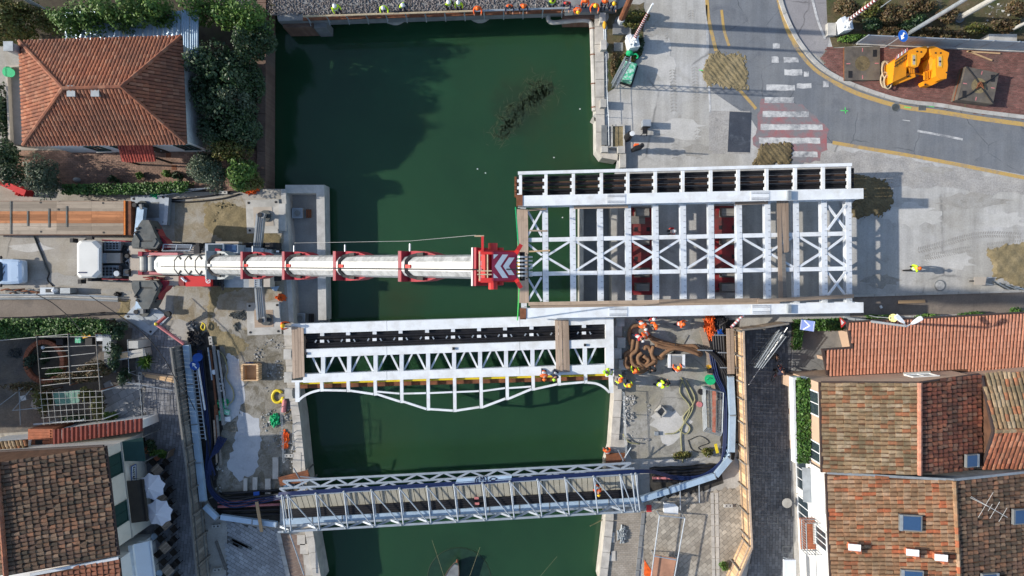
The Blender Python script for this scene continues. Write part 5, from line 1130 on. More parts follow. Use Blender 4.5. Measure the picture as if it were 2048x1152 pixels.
for s_ in(-1,1):MB().add([cv(.06,s_*.40),cv(.06,s_*.24),cv(.24,s_*.40)],[(0,1,2)]).build('chevron',K['white'],pl)
for i in range(6):
    y=yc+(i-2.5)*.13;c=Vector((xm(1045),y-.03,hz-.45));MB().cyl(c,.36,.06,18,axis=(0,1,0)).build('sheave',K['galv'],hd)
MB().tube([(xm(1045),yc-.5,hz-.45),(xm(1045),yc+.5,hz-.45)],.09,8).build('sheave_pin',K['black'],hd)
MB().tube([(xm(1052),yc+.42,hz-.1),(xm(1056),yc+.42,hz-.1),(xm(1056),yc-.42,hz-.1),(xm(1052),yc-.42,hz-.1)],.025,5).build('sheave_guard',K['black'],hd)
rp=[P(308,533,3.5)+Vector((0,-.05,0)),bp(bt(330))+bu*.78-bs*.1,bp(bt(560))+bu*.76-bs*.1,bp(bt(800))+bu*.72-bs*.1,bp(bt(950))+bu*.8-bs*.1,Vector((xm(1046),yc-.1,hz+.06))]
MB().tube(rp,.022,5).build('hoist_rope',K['wire'],CR)
nb=yc+1.05;MB().tube([bp(bt(567))+bs*1.1,bp(bt(668))+bs*1.05,bp(bt(797))+bs*1.0,Vector((xm(952),nb,hz+.3))],.006,4).build('sensor_cable',K['lwire'],CR)
# hook block and slings to the bridge end
hkx=xm(1047)+.05
hk=MB().box((hkx,yc,14.2),(.35,.62,.9)).build('hook_block',K['yellow'],CR);MB().tube(curve([(hkx,yc,13.8),(hkx,yc,13.3),(hkx+.2,yc,13.05),(hkx+.05,yc,12.8),(hkx-.18,yc,12.95)],4),.07,6).build('hook',K['steel'],hk)
for dy in(-.3,-.1,.1,.3):MB().tube([(hkx,yc+dy,hz-.5),(hkx,yc+dy*.8,14.6)],.018,4).build('hoist_rope',K['wire'],CR)
for i,(x,y)in enumerate(((1031,415),(1035,640))):
    e=P(x,y,3.4);o=MB().tube([(hkx,yc+(.1 if y<500 else-.1),12.95),(lerp(hkx,e.x,.5),lerp(yc,e.y,.5),lerp(12.95,e.z,.5)),e,e-Vector((0,0,1.2))],.045,5).build('sling',K['green']if i==0 else K['lineG']);tag(o,('green lifting sling from the boom head to the upper girder end' if i==0 else 'green lifting sling from the boom head down to the lower girder end'),'sling')
# operator cab, engine covers, decks
oc=poly([(410,487),(447,487),(447,505),(410,505)],1.6,3.3,'operator_cab','galv');poly([(416,489),(444,489),(444,503),(416,503)],3.3,3.33,'roof_window','glass',oc)
o2=poly([(447,489),(476,489),(476,506),(447,506)],1.6,3.0,'cab_front','galv',CR);poly([(449,490),(472,490),(472,504),(449,504)],3.0,3.04,'windscreen',K['skyglass'],o2);MB().tube([P(431,499,3.42),P(441,501,3.42)],.1,6).build('wiper_motor',K['red'],oc)
poly([(431,483),(477,483),(477,487),(431,487)],1.5,2.2,'cab_step','tan')
for x in(406,418):MB().tube([P(x,499,3.0),P(x+9,499,3.0)],.11,6).build('ram',K['black'],CR)
fr=MB()
pts=[(327,489),(384,490),(380,501),(325,502)]
for i in range(4):fr.tube([P(*pts[i],3.0),P(*pts[(i+1)%4],3.0)],.045,5)
fr.tube([P(354,489,3),P(352,502,3)],.04,5).tube([P(327,494,3),P(383,494,3)],.03,5)
for x,y in pts:fr.tube([P(x,y,3.0),Vector((P(x,y,3).x,P(x,y,3).y,2.2))],.04,5)
fr.build('guard_rail',K['galv'],CR);poly([(326,490),(400,491),(400,503),(326,503)],1.6,2.25,'walkway','galvd')
poly([(391,486),(398,486),(398,500),(391,500)],2.2,3.0,'air_filter','black');MB().box(P(395,500,3),(.4,.5,.3)).build('filter_box',K['black'],CR)
e1=poly([(371,551),(421,551),(421,573),(371,573)],1.5,2.8,'engine_cover','redb');e2=poly([(329,552),(358,552),(358,571),(334,571)],1.5,2.6,'hydraulic_cover','tan');poly([(357,552),(368,552),(368,572),(357,572)],1.5,2.7,'valve_cover','redd')
poly([(421,553),(434,553),(434,572),(421,572)],1.5,2.4,'radiator','black');MB().tube([P(363,555,2.9),P(370,562,2.9)],.08,6).build('fitting',K['white'],CR)
# round logo badge on the red cover
MB().disc(P(416,562,2.81),.17,18,r0=.12).build('badge_ring',K['white'],e1);MB().beam(P(413.5,563.5,2.815),P(418.5,560.5,2.815),.05,.01).build('badge_bar',K['white'],e1);MB().disc(P(371.5,562,2.815),.09,12).build('badge',K['white'],e1)
poly([(446,552),(524,552),(524,575),(446,575)],1.2,1.8,'rear_deck','galvd');poly([(498,553),(509,553),(509,574),(498,574)],1.8,1.86,'deck_plate','tan');poly([(527,552),(540,552),(540,574),(527,574)],1.0,2.0,'tool_box','tan')
for i in range(10):MB().tube(curve([P(434+random.uniform(0,10),553+random.uniform(0,10),2.0),P(440+random.uniform(-4,6),562,2.2),P(438+random.uniform(0,10),570+random.uniform(0,10),1.9)],3),.06,5).build('hose',K['black'],CR)
lad=MB()
for x in(509.5,518.5):lad.beam(P(x,553,2.0),P(x,573,2.0),.06)
for i in range(5):lad.beam(P(509.5,555+i*4,2.0),P(518.5,555+i*4,2.0),.05)
lad.build('ladder',K['galv'],CR)
poly([(487,495),(527,496),(527,508),(487,508)],1.2,1.9,'side_deck','galvd');poly([(529,499),(543,499),(543,508),(529,508)],1.2,1.9,'side_box','galvd');pb=poly([(550,499),(560,499),(560,506),(550,506)],1.2,1.7,'end_box','black');poly([(552,501),(558,501),(558,504.5),(552,504.5)],1.7,1.72,'end_label','white',pb)
for(x0,y0,x1,y1,jx,jy,wd)in((274,478,281,414,286,413,.5),(513,500,520,428,531,432,.54),(516,575,521,640,532,639,.54),(279,590,276,622,289,622,.45)):
    og=MB().beam(P(x0,y0,1.25),P(x1,y1,1.25),wd,.45,top=True).build('outrigger_beam',K['duct']if wd<.51 else K['galvd'],CR);m=MB()
    for k_ in(-.25,0,.25):m.beam(P(x0,y0,1.27)+Vector((k_*wd,0,0)),P(x1,y1,1.27)+Vector((k_*wd,0,0)),.05,.04)
    if wd>.51:m.build('outrigger_rib',K['steel'],og)
    MB().cyl(P(jx,jy,.25),.16,1.2,12).build('jack',K['black'],og);MB().cyl(P(jx,jy,.16),.42,.12,16).build('foot',K['dsteel'],og);MB().beam(P(x1,y1,1.2),P(jx,jy,1.2),.35,.35).build('jack_arm',K['steel'],og)
    for k_ in range(3):MB().beam(P(jx-7,jy-3+k_*3,1.3),P(jx-3,jy-4+k_*3,1.3),.1,.02).build('hazard_stripe',K['red']if k_%2 else K['white'],og)
# spreader mats under the outriggers
def mat_plate(px,z,label,body='concl',inner='tan',rim=1):
    t=thing('outrigger_mat',P(*px[0]),label,'steel mat');q=PP(px,z);MB().prism(q,0,z).build('plate',K[body],t)
    qi=shrink(q,.55 if rim else .25);MB().prism([(p.x,p.y)for p in qi],z,z+.02).build('worn_center',K[inner],t)
    for p in shrink(q,.22):MB().cyl(Vector((p.x,p.y,z)),.09,.025,10).build('lifting_hole',K['black'],t)
    return t
mat_plate([(491,400),(557,398),(565,466),(494,467)],.12,'pale steel mat under the upper outrigger beside the sunken pit');mat_plate([(493,606),(560,604),(563,668),(495,671)],.12,'pale steel mat under the lower outrigger where an orange worker stands','concl','plank')
mat_plate([(261,392),(332,388),(334,450),(264,452)],.12,'grey steel mat under the outrigger next to the long orange deck','galv','steel');mat_plate([(247,634),(283,596),(338,634),(302,671)],.12,'grey steel mat turned askew by the fallen pink pole','galv','galvd')
o=MB().beam(P(334,395,.5),P(330,450,.5),.28,.45,top=True).build('kerb_beam',K['galv']);tag(o,'pale steel beam along the edge of the mat beside the orange deck','beam')
o=MB().pbox(557,407,571,462,0,.3).build('concrete_block',K['concl']);tag(o,'pale concrete block between the upper mat and the pit','concrete block')
# ---- timber-decked flat trailer, left
FT=thing('flat_trailer',P(120,435),'long flat trailer with weathered timber deck and orange centre strip','trailer');z=1.35
MB().pbox(-60,402,262,470,.75,z-.06).build('frame',K['rust'],FT)
K['gdeck']=wood('trailer_plank',(.36,.30,.235),.2);K['odeck']=wood('orange_trailer_plank',(.42,.185,.085),.22)
ys=[402.5,409.5,416.5,422.5,429,435,441,446.5,453,461,469]
for i in range(10):
    org=3<=i<=6
    for x0,x1 in((-60,113),(113.2,183),(183.2,247)):MB().prism(PP([(x0,ys[i]+.08),(x1,ys[i]+.08),(x1,ys[i+1]-.08),(x0,ys[i+1]-.08)],z),z-.05,z+random.uniform(-.004,.004)).build('deck_plank',K['odeck']if org else K['gdeck'],FT)
for x,y0,y1 in((21,402,468),(55,422,452),(97.5,417,455),(133,412,454)):MB().prism(PP([(x-1.5,y0),(x+1.5,y0),(x+1.5,y1),(x-1.5,y1)],z+.04),z,z+.04).build('cross_bar',K['dsteel'],FT)
MB().prism(PP([(247.5,401),(250.5,401),(250.5,470),(247.5,470)],z+.03),.4,z+.03).build('end_rail',K['oplank'],FT)
for x in(40,75,160,195):
    for y in(407,465):wh=MB().cyl(P(x,y,.45)+Vector((0,-.15,0)),.45,.3,14,axis=(0,1,0)).build('wheel',K['black'],FT);MB().cyl(P(x,y,.45)+Vector((0,-.17,0)),.22,.34,10,axis=(0,1,0)).build('rim',K['galvd'],wh)
for x,y in((81,405),(206,406),(117,419),(82,463.5),(207,465)):MB().cyl(P(x,y,z),.07,.02,8).build('stake_hole',K['black'],FT)
# ---- parked car, bonnet to the right
car=thing('car',P(-15,543),'pale blue car parked at the left edge with its bonnet in view','car')
def cring(x,y0,y1,z0,z1,c=.12):
    a,b_=P(x,y0,1).y,P(x,y1,1).y;X=P(x,543,1).x
    return[(X,a,z0),(X,b_,z0),(X,b_-0,z1-c),(X,b_+c*1.5,z1),(X,a-c*1.5,z1),(X,a,z1-c)]
MB().loft([cring(42.5,531,555,.35,.72),cring(40.5,522,564,.28,.84),cring(35,519.5,567,.25,.93),cring(22,518.5,568,.25,1.0),cring(6,518,568.5,.25,1.06),cring(-60,518,568.5,.25,1.05),cring(-76,521,566,.3,.95)]).build('body',K['carp'],car)
MB().loft([cring(7,523,564,1.0,1.06),cring(-10,526,561,1.0,1.5),cring(-45,526,561,1.0,1.52),cring(-66,522,565,1.0,1.06)]).build('cabin',K['glass'],car);MB().loft([cring(-12,526,561,1.48,1.54,.03),cring(-44,526,561,1.48,1.55,.03)]).build('roof',K['carp'],car)
for y in(526,560):MB().ball(P(38,y,.8),(.16,.22,.1)).build('headlight',K['lampw'],car)
MB().beam(P(40,531,.72),P(40,556,.72),.1,.16).build('grille',K['black'],car);m=MB()
for y in(529,557):MB().beam(P(8,y,1.03),P(34,y+(2 if y<540 else-2),.955),.05,.03).build('bonnet_crease',K['carp'],car)
for x in(28,-52):
    for y in(521,565):wh=MB().cyl(P(x,y,.33)+Vector((0,-.11,0)),.33,.22,14,axis=(0,1,0)).build('wheel',K['black'],car);MB().cyl(P(x,y,.33)+Vector((0,-.12,0)),.2,.24,10,axis=(0,1,0)).build('rim',K['galv'],wh)
for y in(515,571):MB().ball(P(2,y,1.0),(.1,.13,.09)).build('mirror',K['black'],car)
for y in(537,549):MB().beam(P(9,y-6,1.07),P(4,y+5,1.1),.03).build('wiper',K['black'],car)
# ================================================================ PEOPLE
def rotY(v,a,o):v=Vector(v)-o;return o+Vector((v.x*math.cos(a)+v.z*math.sin(a),v.y,-v.x*math.sin(a)+v.z*math.cos(a)))
def pose(bend=0.0,el=((.06,.27,1.14),(.06,-.27,1.14)),wr=((.16,.25,.93),(.16,-.25,.93)),legs=((0,0),(0,0)),drop=0.0,look=0.0,sit=False):
    """joints; x forward. legs = per leg (foot forward, knee forward); drop lowers the pelvis"""
    J={};E=[];pel=Vector((0,0,.95-drop));J['pel']=(pel,.125)
    up={'spn':((.0,0,1.16),.12),'cst':((.02,0,1.36),.145),'nek':((.01,0,1.50),.055),'hd':((.035,0,1.60),.088),'top':((.03,0,1.70),.085),'nos':((.145,0,1.605),.018)}
    for k_,(p,r_)in up.items():
        q=rotY((p[0],p[1],p[2]-drop),bend,pel)
        J[k_]=(q,r_)
    if look:
        for k_ in('hd','top','nos'):J[k_]=(rotY(J[k_][0],look,J['nek'][0]),J[k_][1])
    for s_,L in((1,'L'),(-1,'R')):
        i=0 if s_>0 else 1
        J['sh'+L]=(rotY((.0,s_*.19,1.41-drop),bend,pel),.068)
        e=rotY((el[i][0],el[i][1],el[i][2]-drop),bend,pel);w_=rotY((wr[i][0],wr[i][1],wr[i][2]-drop),bend,pel);J['el'+L]=(e,.047);J['wr'+L]=(w_,.034)
        d=(w_-e).normalized();sd_=d.cross(Vector((0,0,1)));sd_=sd_.normalized()if sd_.length>.05 else Vector((0,1,0));up_=sd_.cross(d);pm=w_+d*.075;J['pm'+L]=(pm,.036)
        E+=[('cst','sh'+L),('sh'+L,'el'+L),('el'+L,'wr'+L),('wr'+L,'pm'+L)]
        for f_,(off,ln_)in enumerate(((-.028,.075),(-.010,.085),(.010,.08),(.027,.062))):
            a=pm+d*.03+sd_*off;b_=a+d*ln_*.55+up_*-.008;c=b_+d*ln_*.35-up_*.03;J['f%d%s'%(f_,L)]=(b_,.0095);J['g%d%s'%(f_,L)]=(c,.0085);E+=[('pm'+L,'f%d%s'%(f_,L)),('f%d%s'%(f_,L),'g%d%s'%(f_,L))]
        th=w_+d*.05-sd_*s_*-.05;J['t'+L]=(th,.011);J['u'+L]=(th+d*.04,.0095);E+=[('wr'+L,'t'+L),('t'+L,'u'+L)]
        ff,kf=legs[i];J['hp'+L]=(pel+Vector((0,s_*.095,-.04)),.098);an=Vector((ff,s_*.12,.09));hp_=J['hp'+L][0];kn=(hp_+an)/2+Vector((kf,s_*.02,.02));J['kn'+L]=(kn,.062);J['an'+L]=(an,.046);J['to'+L]=(an+Vector((.16,s_*.02,-.055)),.038)
        E+=[('pel','hp'+L),('hp'+L,'kn'+L),('kn'+L,'an'+L),('an'+L,'to'+L)]
    E+=[('pel','spn'),('spn','cst'),('cst','nek'),('nek','hd'),('hd','top'),('hd','nos')]
    return J,E
def skinned(J,E):
    ks=list(J);ix={k_:i for i,k_ in enumerate(ks)};me=bpy.data.meshes.new('person');me.from_pydata([tuple(J[k_][0])for k_ in ks],[(ix[a],ix[b_])for a,b_ in E],[])
    o=bpy.data.objects.new('person_build',me);COL.objects.link(o);bm_=bmesh.new();bm_.from_mesh(me);sk=bm_.verts.layers.skin.verify();bm_.verts.ensure_lookup_table()
    for i,k_ in enumerate(ks):r_=J[k_][1];bm_.verts[i][sk].radius=(r_,r_*(.72 if k_ in('cst','spn','pel')else 1))if False else(r_,r_);bm_.verts[i][sk].use_root=(k_=='pel')
    bm_.to_mesh(me);bm_.free();o.modifiers.new('s','SKIN');sb=o.modifiers.new('d','SUBSURF');sb.levels=1;sb.render_levels=1
    dg=bpy.context.evaluated_depsgraph_get();out=bpy.data.meshes.new_from_object(o.evaluated_get(dg));bpy.data.objects.remove(o)
    lab=[];P0=np.array([list(J[a][0])for a,b_ in E]);P1=np.array([list(J[b_][0])for a,b_ in E]);D=P1-P0;L2=(D**2).sum(1)+1e-9
    for f_ in out.polygons:
        c=np.array(f_.center);t_=np.clip(((c-P0)*D).sum(1)/L2,0,1);k_=int((((P0+D*t_[:,None])-c)**2).sum(1).argmin());lab.append((E[k_],t_[k_]))
    return out,lab
def part_of(out,lab,test,inflate,name):
    idx=[i for i,l in enumerate(lab)if test(*l)];m=bpy.data.meshes.new(name);vm={};vs=[];fs=[]
    for i in idx:
        q=[]
        for v in out.polygons[i].vertices:
            if v not in vm:vm[v]=len(vs);vs.append(tuple(out.vertices[v].co+out.vertices[v].normal*inflate))
            q.append(vm[v])
        fs.append(q)
    m.from_pydata(vs,[],fs);m.polygons.foreach_set('use_smooth',[True]*len(fs));m.update();return m
ARM=lambda e:e[0][:2]in('sh','el')and e[1][:2]in('el','wr')
TOR=lambda e,t_:e in(('pel','spn'),('spn','cst'))or e[1][:2]=='sh' or(e==('cst','nek')and t_<.45)
LEG=lambda e,t_:(e[0]in('pel',)and e[1][:2]=='hp')or e[0][:2]=='hp' or(e[0][:2]=='kn' and t_<.86)
BOO=lambda e,t_:e[0][:2]=='an' or(e[0][:2]=='kn' and t_>=.80)
PS={}
def make_pose(name,**kw):
    J,E=pose(**kw);out,lab=skinned(J,E);out.name='person';out.materials.clear();out.materials.append(K['skin']);out.polygons.foreach_set('use_smooth',[True]*len(out.polygons))
    vest=part_of(out,lab,lambda e,t_:TOR(e,t_),.018,'vest');slv=part_of(out,lab,lambda e,t_:ARM(e),.012,'sleeves');trs=part_of(out,lab,LEG,.014,'trousers');bt_=part_of(out,lab,BOO,.012,'boots')
    hd_,tp,nk,ns=J['hd'][0],J['top'][0],J['nek'][0],J['nos'][0];upv=(tp-nk).normalized();fw_=(ns-hd_).normalized();fw_=(fw_-upv*fw_.dot(upv)).normalized();sdv=upv.cross(fw_);M=Matrix((fw_,sdv,upv)).transposed().to_4x4();M.translation=hd_+upv*.035
    T=lambda mb:[setattr(mb,'v',[tuple(M@Vector(v))for v in mb.v]),mb][1]
    hel=MB().ball((0,0,.03),(.148,.125,.125),14,6,0.0);hel.cyl((.02,0,.02),.15,.018,14,.148);hel.beam((-.12,0,.14),(.12,0,.14),.03,.03);helm=T(hel).mesh('helmet',K['hw'],smooth=True)
    hr=T(MB().ball((-.012,0,.0),(.108,.10,.115),12,6,-.25)).mesh('hair',K['hair'],smooth=True)
    ey=T(MB().ball((.082,.034,-.02),.012,6,4).ball((.082,-.034,-.02),.012,6,4)).mesh('eyes',K['black']);ear=T(MB().ball((0,.092,-.03),(.025,.012,.035),6,4).ball((0,-.092,-.03),(.025,.012,.035),6,4).beam((.083,-.025,-.085),(.083,.025,-.085),.008,.008)).mesh('ears',K['skin'])
    # reflective bands round the chest
    bands=part_of(out,lab,lambda e,t_:e==('spn','cst')and .1<t_<.35 or e==('pel','spn')and t_>.6,.024,'tape')
    PS[name]=dict(body=out,vest=vest,sleeves=slv,trousers=trs,boots=bt_,helmet=helm,hair=hr,eyes=ey,ears=ear,tape=bands)
make_pose('stand');make_pose('lean',bend=.42,el=((.22,.30,1.22),(.22,-.30,1.22)),wr=((.44,.26,1.16),(.44,-.26,1.16)))
make_pose('walk',el=((-.08,.27,1.14),(.12,-.27,1.14)),wr=((-.02,.25,.92),(.30,-.22,1.0)),legs=((.30,.12),(-.28,.06)),bend=.08)
make_pose('work',bend=.85,el=((.16,.26,1.12),(.16,-.26,1.12)),wr=((.42,.16,1.08),(.42,-.16,1.08)),legs=((.12,.10),(-.15,.08)),drop=.06,look=.1)
make_pose('reach',bend=.30,el=((.24,.26,1.28),(.1,-.28,1.15)),wr=((.48,.18,1.22),(.32,-.24,1.02)),legs=((.14,.06),(-.12,.04)))
make_pose('crouch',bend=.75,el=((.20,.26,1.15),(.20,-.26,1.15)),wr=((.42,.12,1.0),(.42,-.12,1.0)),legs=((.16,.30),(-.12,.30)),drop=.38)
make_pose('ride',bend=.45,el=((.22,.24,1.20),(.22,-.24,1.20)),wr=((.46,.22,1.10),(.46,-.22,1.10)),legs=((.10,.24),(.02,.20)),drop=.10)
def person(px,py,ang,ps,vest,sleeves,trousers,hat,label,z=0.0,zr=1.3,group=None,tape=True,base=None):
    p=P(px,py,z+zr);p=base if base is not None else Vector((p.x,p.y,z));D=PS[ps];s_=random.uniform(.96,1.04)
    o=bpy.data.objects.new('person',D['body']);COL.objects.link(o);o.location=p;o.rotation_euler=(0,0,R(ang));o.scale=(s_,s_,s_);ORG[o]=p;tag(o,label,'person',group)
    def add(nm,key,mat):
        me=D[key]
        if not me.materials:me.materials.append(mat)
        c=bpy.data.objects.new(nm,me);COL.objects.link(c);c.parent=o;c.material_slots[0].link='OBJECT';c.material_slots[0].material=K[mat]if isinstance(mat,str)else mat
    for nm,key,mat in(('vest','vest',vest),('sleeves','sleeves',sleeves),('trousers','trousers',trousers),('boots','boots','boot')):
        me=D[key]
        if not me.materials:me.materials.append(K[mat])
        add(nm,key,mat)
    if tape:
        if not D['tape'].materials:D['tape'].materials.append(K['refl'])
        add('tape','tape','refl')
    add('hair','hair','hair');add('eyes','eyes','black');add('ears','ears','skin')
    if hat:add('helmet','helmet',hat)
    return o
GR='onlookers and workers along the railway railing';ZB=.55
for a in[
    (671,15,-60,'stand','hiy','hiy','navy','hw','worker in lime jacket and white helmet, leftmost at the railway railing'),
    (766,9,-85,'lean','hiy','hiy','navy','hw','worker in lime jacket and white cap leaning at the railing above the left pier'),
    (801,9,-40,'reach','hiy','navy','navy','hw','worker with dark sleeves and lime vest, white helmet, right of the left pier'),
    (897,7,-50,'stand','hiy','dcloth','navy','hw','worker with black backpack straps and lime vest, left one of a pair by the railing'),
    (917,7,-90,'stand','hiy','hiy','navy','hw','worker in lime vest and white helmet, right one of a pair by the railing'),
    (955,10,-90,'lean','orange','orange','navy','ho','worker all in orange with both arms spread on the railing by the right pier'),
    (1019,7,-90,'lean','orange','navy','navy',None,'bareheaded worker in orange vest with dark sleeves at the grey railing'),
    (1047,6,-90,'lean','orange','navy','navy','ho','worker in orange vest with dark sleeves and orange helmet at the grey railing'),
    (1105,3,-80,'stand','hiy','shutter','navy',None,'person in patchy green jacket at the end of the grey railing'),
    (1134,3,-90,'reach','redc','navy','navy',None,'person in red top with dark sleeves by the bridge end'),
    (1156,8,-90,'work','orange','orange','navy','hy','worker in orange bending over with yellow helmet at the bridge end'),
    (1171,2,-90,'stand','orange','orange','navy','ho','worker in orange standing behind the one bending at the bridge end'),
    (1190,5,-90,'lean','orange','orange','navy','hy','worker in orange with lime yellow helmet, third from the rusty pole'),
    (1210,3,-90,'stand','orange','navy','navy','ho','worker in orange vest with orange helmet, second from the rusty pole'),
    (1226,3,-80,'reach','navy','navy','navy','hy','worker in dark jacket with yellow helmet nearest the rusty pole')]:person(*a,z=ZB,group=GR)
GW='workers around the bridges'
for a,z in[
    ((561,651,0,'reach','orange','orange','dcloth','hy','worker in orange with yellow helmet standing on the pale mat beside the sunken pit'),.14),
    ((1089,745,-90,'crouch','orange','orange','navy','ho','worker in orange crouching on the lower chord of the set-down footbridge'),1.05),
    ((1114,747,-110,'crouch','navy','navy','navy','hg','worker in dark clothes crouching beside the planks on the set-down footbridge'),1.05),
    ((1225,747,170,'work','hiy','hiy','navy','hg','worker in lime jacket and lime helmet on the east end plate of the set-down footbridge'),1.05),
    ((1241,760,150,'stand','orange','hiy','navy','ho','worker in orange with orange helmet right beside the end of the set-down footbridge'),0),
    ((1258,771,110,'stand','orange','hiy','navy','hy','worker in orange and lime with yellow helmet, lowest of the group by the bridge end'),0),
    ((1272,747,100,'reach','orange','hiy','navy','ho','worker in orange with lime sleeves just below the coiled sling'),0),
    ((1318,770,0,'work','hiy','hiy','navy','hg','worker in bright lime jacket bending, below the grey crate'),0),
    ((1333,768,110,'stand','dcloth','dcloth','navy',None,'person in black jacket standing at the right hand of the bending lime worker'),0),
    ((1305,742,80,'walk','dcloth','dcloth','dcloth',None,'person dressed all in black standing left of the grey crate'),0),
    ((1357,744,95,'lean','orange','orange','navy','hy','worker in orange with yellow helmet leaning on the near side of the grey crate'),0),
    ((1283,644,-60,'work','orange','orange','navy','hw','worker in orange with white helmet bending at the upper loop of the sling'),0),
    ((1306,636,-70,'stand','redc','redc','navy','hw','worker in red with white helmet partly under the lifted bridge edge'),0),
    ((1311,651,-150,'stand','orange','orange','dcloth','ho','worker in orange with amber helmet just below the lifted bridge'),0),
    ((1297,667,-140,'work','orange','orange','orange',None,'worker all in orange red bending over the sling bundle'),0),
    ((1275,671,-45,'work','redc','navy','navy','hw','worker in red and navy with white helmet holding the sling loop'),0),
    ((1359,648,0,'reach','orange','orange','navy','ho','worker in orange standing alone below the lifted bridge'),0),
    ((1195,975,-80,'work','orange','orange','dcloth','hy','worker in orange with amber helmet inside the truss bridge'),.56),
    ((1218,912,100,'crouch','orange','orange','dcloth',None,'person in orange crouching beside the north truss at the east quay'),0),
    ((1832,537,5,'walk','hiy','hiy','dcloth','ho','worker in lime jacket with amber helmet walking on the empty concrete road'),0),
    ((1347,463,190,'stand','redc','redc','navy','hw','worker in dark red with white helmet seen through the lifted bridge frame'),0),
    ((1552,715,-20,'walk','dcloth','dcloth','dcloth',None,'pedestrian dressed in black walking past the leaning fence panels'),0)]:person(*a,z=z,group=GW if 'pedestrian' not in a[8]else None,tape='black' not in a[8])
# cyclist with bicycle
bc=P(1556,742,.5);bc=Vector((bc.x,bc.y,0));BK=thing('bicycle',bc,'dark bicycle under the rider on the stone street','bicycle');ang=R(65);fw_=Vector((math.cos(ang),math.sin(ang),0))
def bpt(u,z,s_=0):return bc+fw_*u+Vector((-fw_.y,fw_.x,0))*s_+Vector((0,0,z))
for u in(-.52,.52):
    m=MB();pts=[bpt(u+.33*math.cos(2*math.pi*i/18),.34+.33*math.sin(2*math.pi*i/18))for i in range(19)];wh=m.tube(pts,.02,5).build('wheel',K['black'],BK);m=MB()
    for i in range(0,18,3):m.tube([bpt(u,.34),pts[i]],.005,3)
    m.build('spokes',K['galv'],wh)
m=MB()
for a,b_ in(((-.52,.34),(-.1,.32)),((-.1,.32),(.40,.72)),((-.18,.75),(.38,.8)),((-.18,.75),(-.1,.32)),((-.52,.34),(-.18,.75)),((.52,.34),(.37,.95))):m.tube([bpt(*a),bpt(*b_)],.02,5)
m.build('frame',K['redd'],BK);MB().tube([bpt(.42,.98,-.26),bpt(.37,1.0,0),bpt(.42,.98,.26)],.016,5).build('handlebar',K['black'],BK);MB().ball(bpt(-.2,.84),(.14,.09,.05)).build('saddle',K['black'],BK);MB().tube([bpt(-.18,.75),bpt(-.2,.84)],.015,5).build('seat_post',K['galv'],BK)
for s_ in(-1,1):MB().box(bpt(-.1+.1*s_,.32-.1*s_,.1*s_),(.1,.09,.025)).build('pedal',K['black'],BK)
person(0,0,65,'ride','navy','navy','dcloth',None,'cyclist in navy with pale bag strap riding up the stone street',tape=False,base=bpt(-.2,0))
# ================================================================ VEGETATION
def leaves(c,rad,n,leaf,seed,lobes=9,flat=0.0):
    g=np.random.default_rng(seed);rad=np.array(rad,float);lc=g.normal(size=(lobes,3));lc /= np.linalg.norm(lc,axis=1)[:,None];lc*=g.uniform(.35,.68,(lobes,1));lr=g.uniform(.30,.52,lobes)
    li=g.integers(0,lobes,n);d=g.normal(size=(n,3));d /= np.linalg.norm(d,axis=1)[:,None];pos=lc[li]+d*(lr[li]*g.uniform(.55,1.05,n)**.6)[:,None];pos=np.array(c)+pos*rad
    nn=d+g.normal(size=(n,3))*.55;nn[:,2]=np.abs(nn[:,2])*(1+flat);nn /= np.linalg.norm(nn,axis=1)[:,None];a=np.cross(nn,g.normal(size=(n,3)));a /= np.linalg.norm(a,axis=1)[:,None]+1e-9;b_=np.cross(nn,a)
    s_=(leaf*g.uniform(.6,1.35,n))[:,None];q=np.stack([pos-a*s_,pos+b_*s_*.55,pos+a*s_,pos-b_*s_*.55],1).reshape(-1,3);q[:,2]=np.maximum(q[:,2],.03)
    return q,g.uniform(0,1,n)
def leafobj(name,qs,rn,mat,parent=None,org=None):
    n=len(qs)//4;org=ORG[parent]if parent is not None else org;me=bpy.data.meshes.new(name);me.from_pydata((qs-np.array(org)).tolist(),[],np.arange(4*n).reshape(-1,4).tolist());me.materials.append(mat)
    at=me.attributes.new('rnd','FLOAT','FACE');at.data.foreach_set('value',rn);o=bpy.data.objects.new(name,me);COL.objects.link(o)
    if parent is not None:o.parent=parent
    else:o.location=org
    ORG[o]=Vector(org);return o
_sd=[100]
def plant(px,py,rx,ry,h,mat,label,name='shrub',cat='shrub',n=None,leaf=.13,z0=0.0,lobes=9,group=None):
    _sd[0]+=1;zc=z0+h*.58;c=P(px,py,zc);k_=(CAM_H-zc)/FPX;rad=(rx*k_*1.2,ry*k_*1.2,h*.48);base=Vector((c.x,c.y,z0));t=thing(name,base,label,cat,group);rr=random.Random(_sd[0])
    m=MB();m.tube([base,base+Vector((rr.uniform(-.1,.1),rr.uniform(-.1,.1),h*.45)),base+Vector((rr.uniform(-.2,.2),rr.uniform(-.2,.2),h*.8))],[max(.05,h*.028),max(.04,h*.02),.02],7)
    for i in range(6):a=rr.uniform(0,6.28);s_=base+Vector((0,0,h*rr.uniform(.25,.55)));m.tube([s_,s_+Vector((math.cos(a)*rad[0]*.4,math.sin(a)*rad[1]*.4,h*.18)),s_+Vector((math.cos(a)*rad[0]*.7,math.sin(a)*rad[1]*.7,h*.26))],[max(.03,h*.012),.02,.01],5)
    m.build('trunk' if h>3 else 'stem',K['bark'],t);n=n or int(min(9500,max(420,4.6*rad[0]*rad[1]*3.14/(leaf*leaf))))
    q,rn=leaves((c.x,c.y,zc),rad,n,leaf,_sd[0],lobes);leafobj('crown' if h>3 else 'foliage',q,rn,K[mat],t);return t
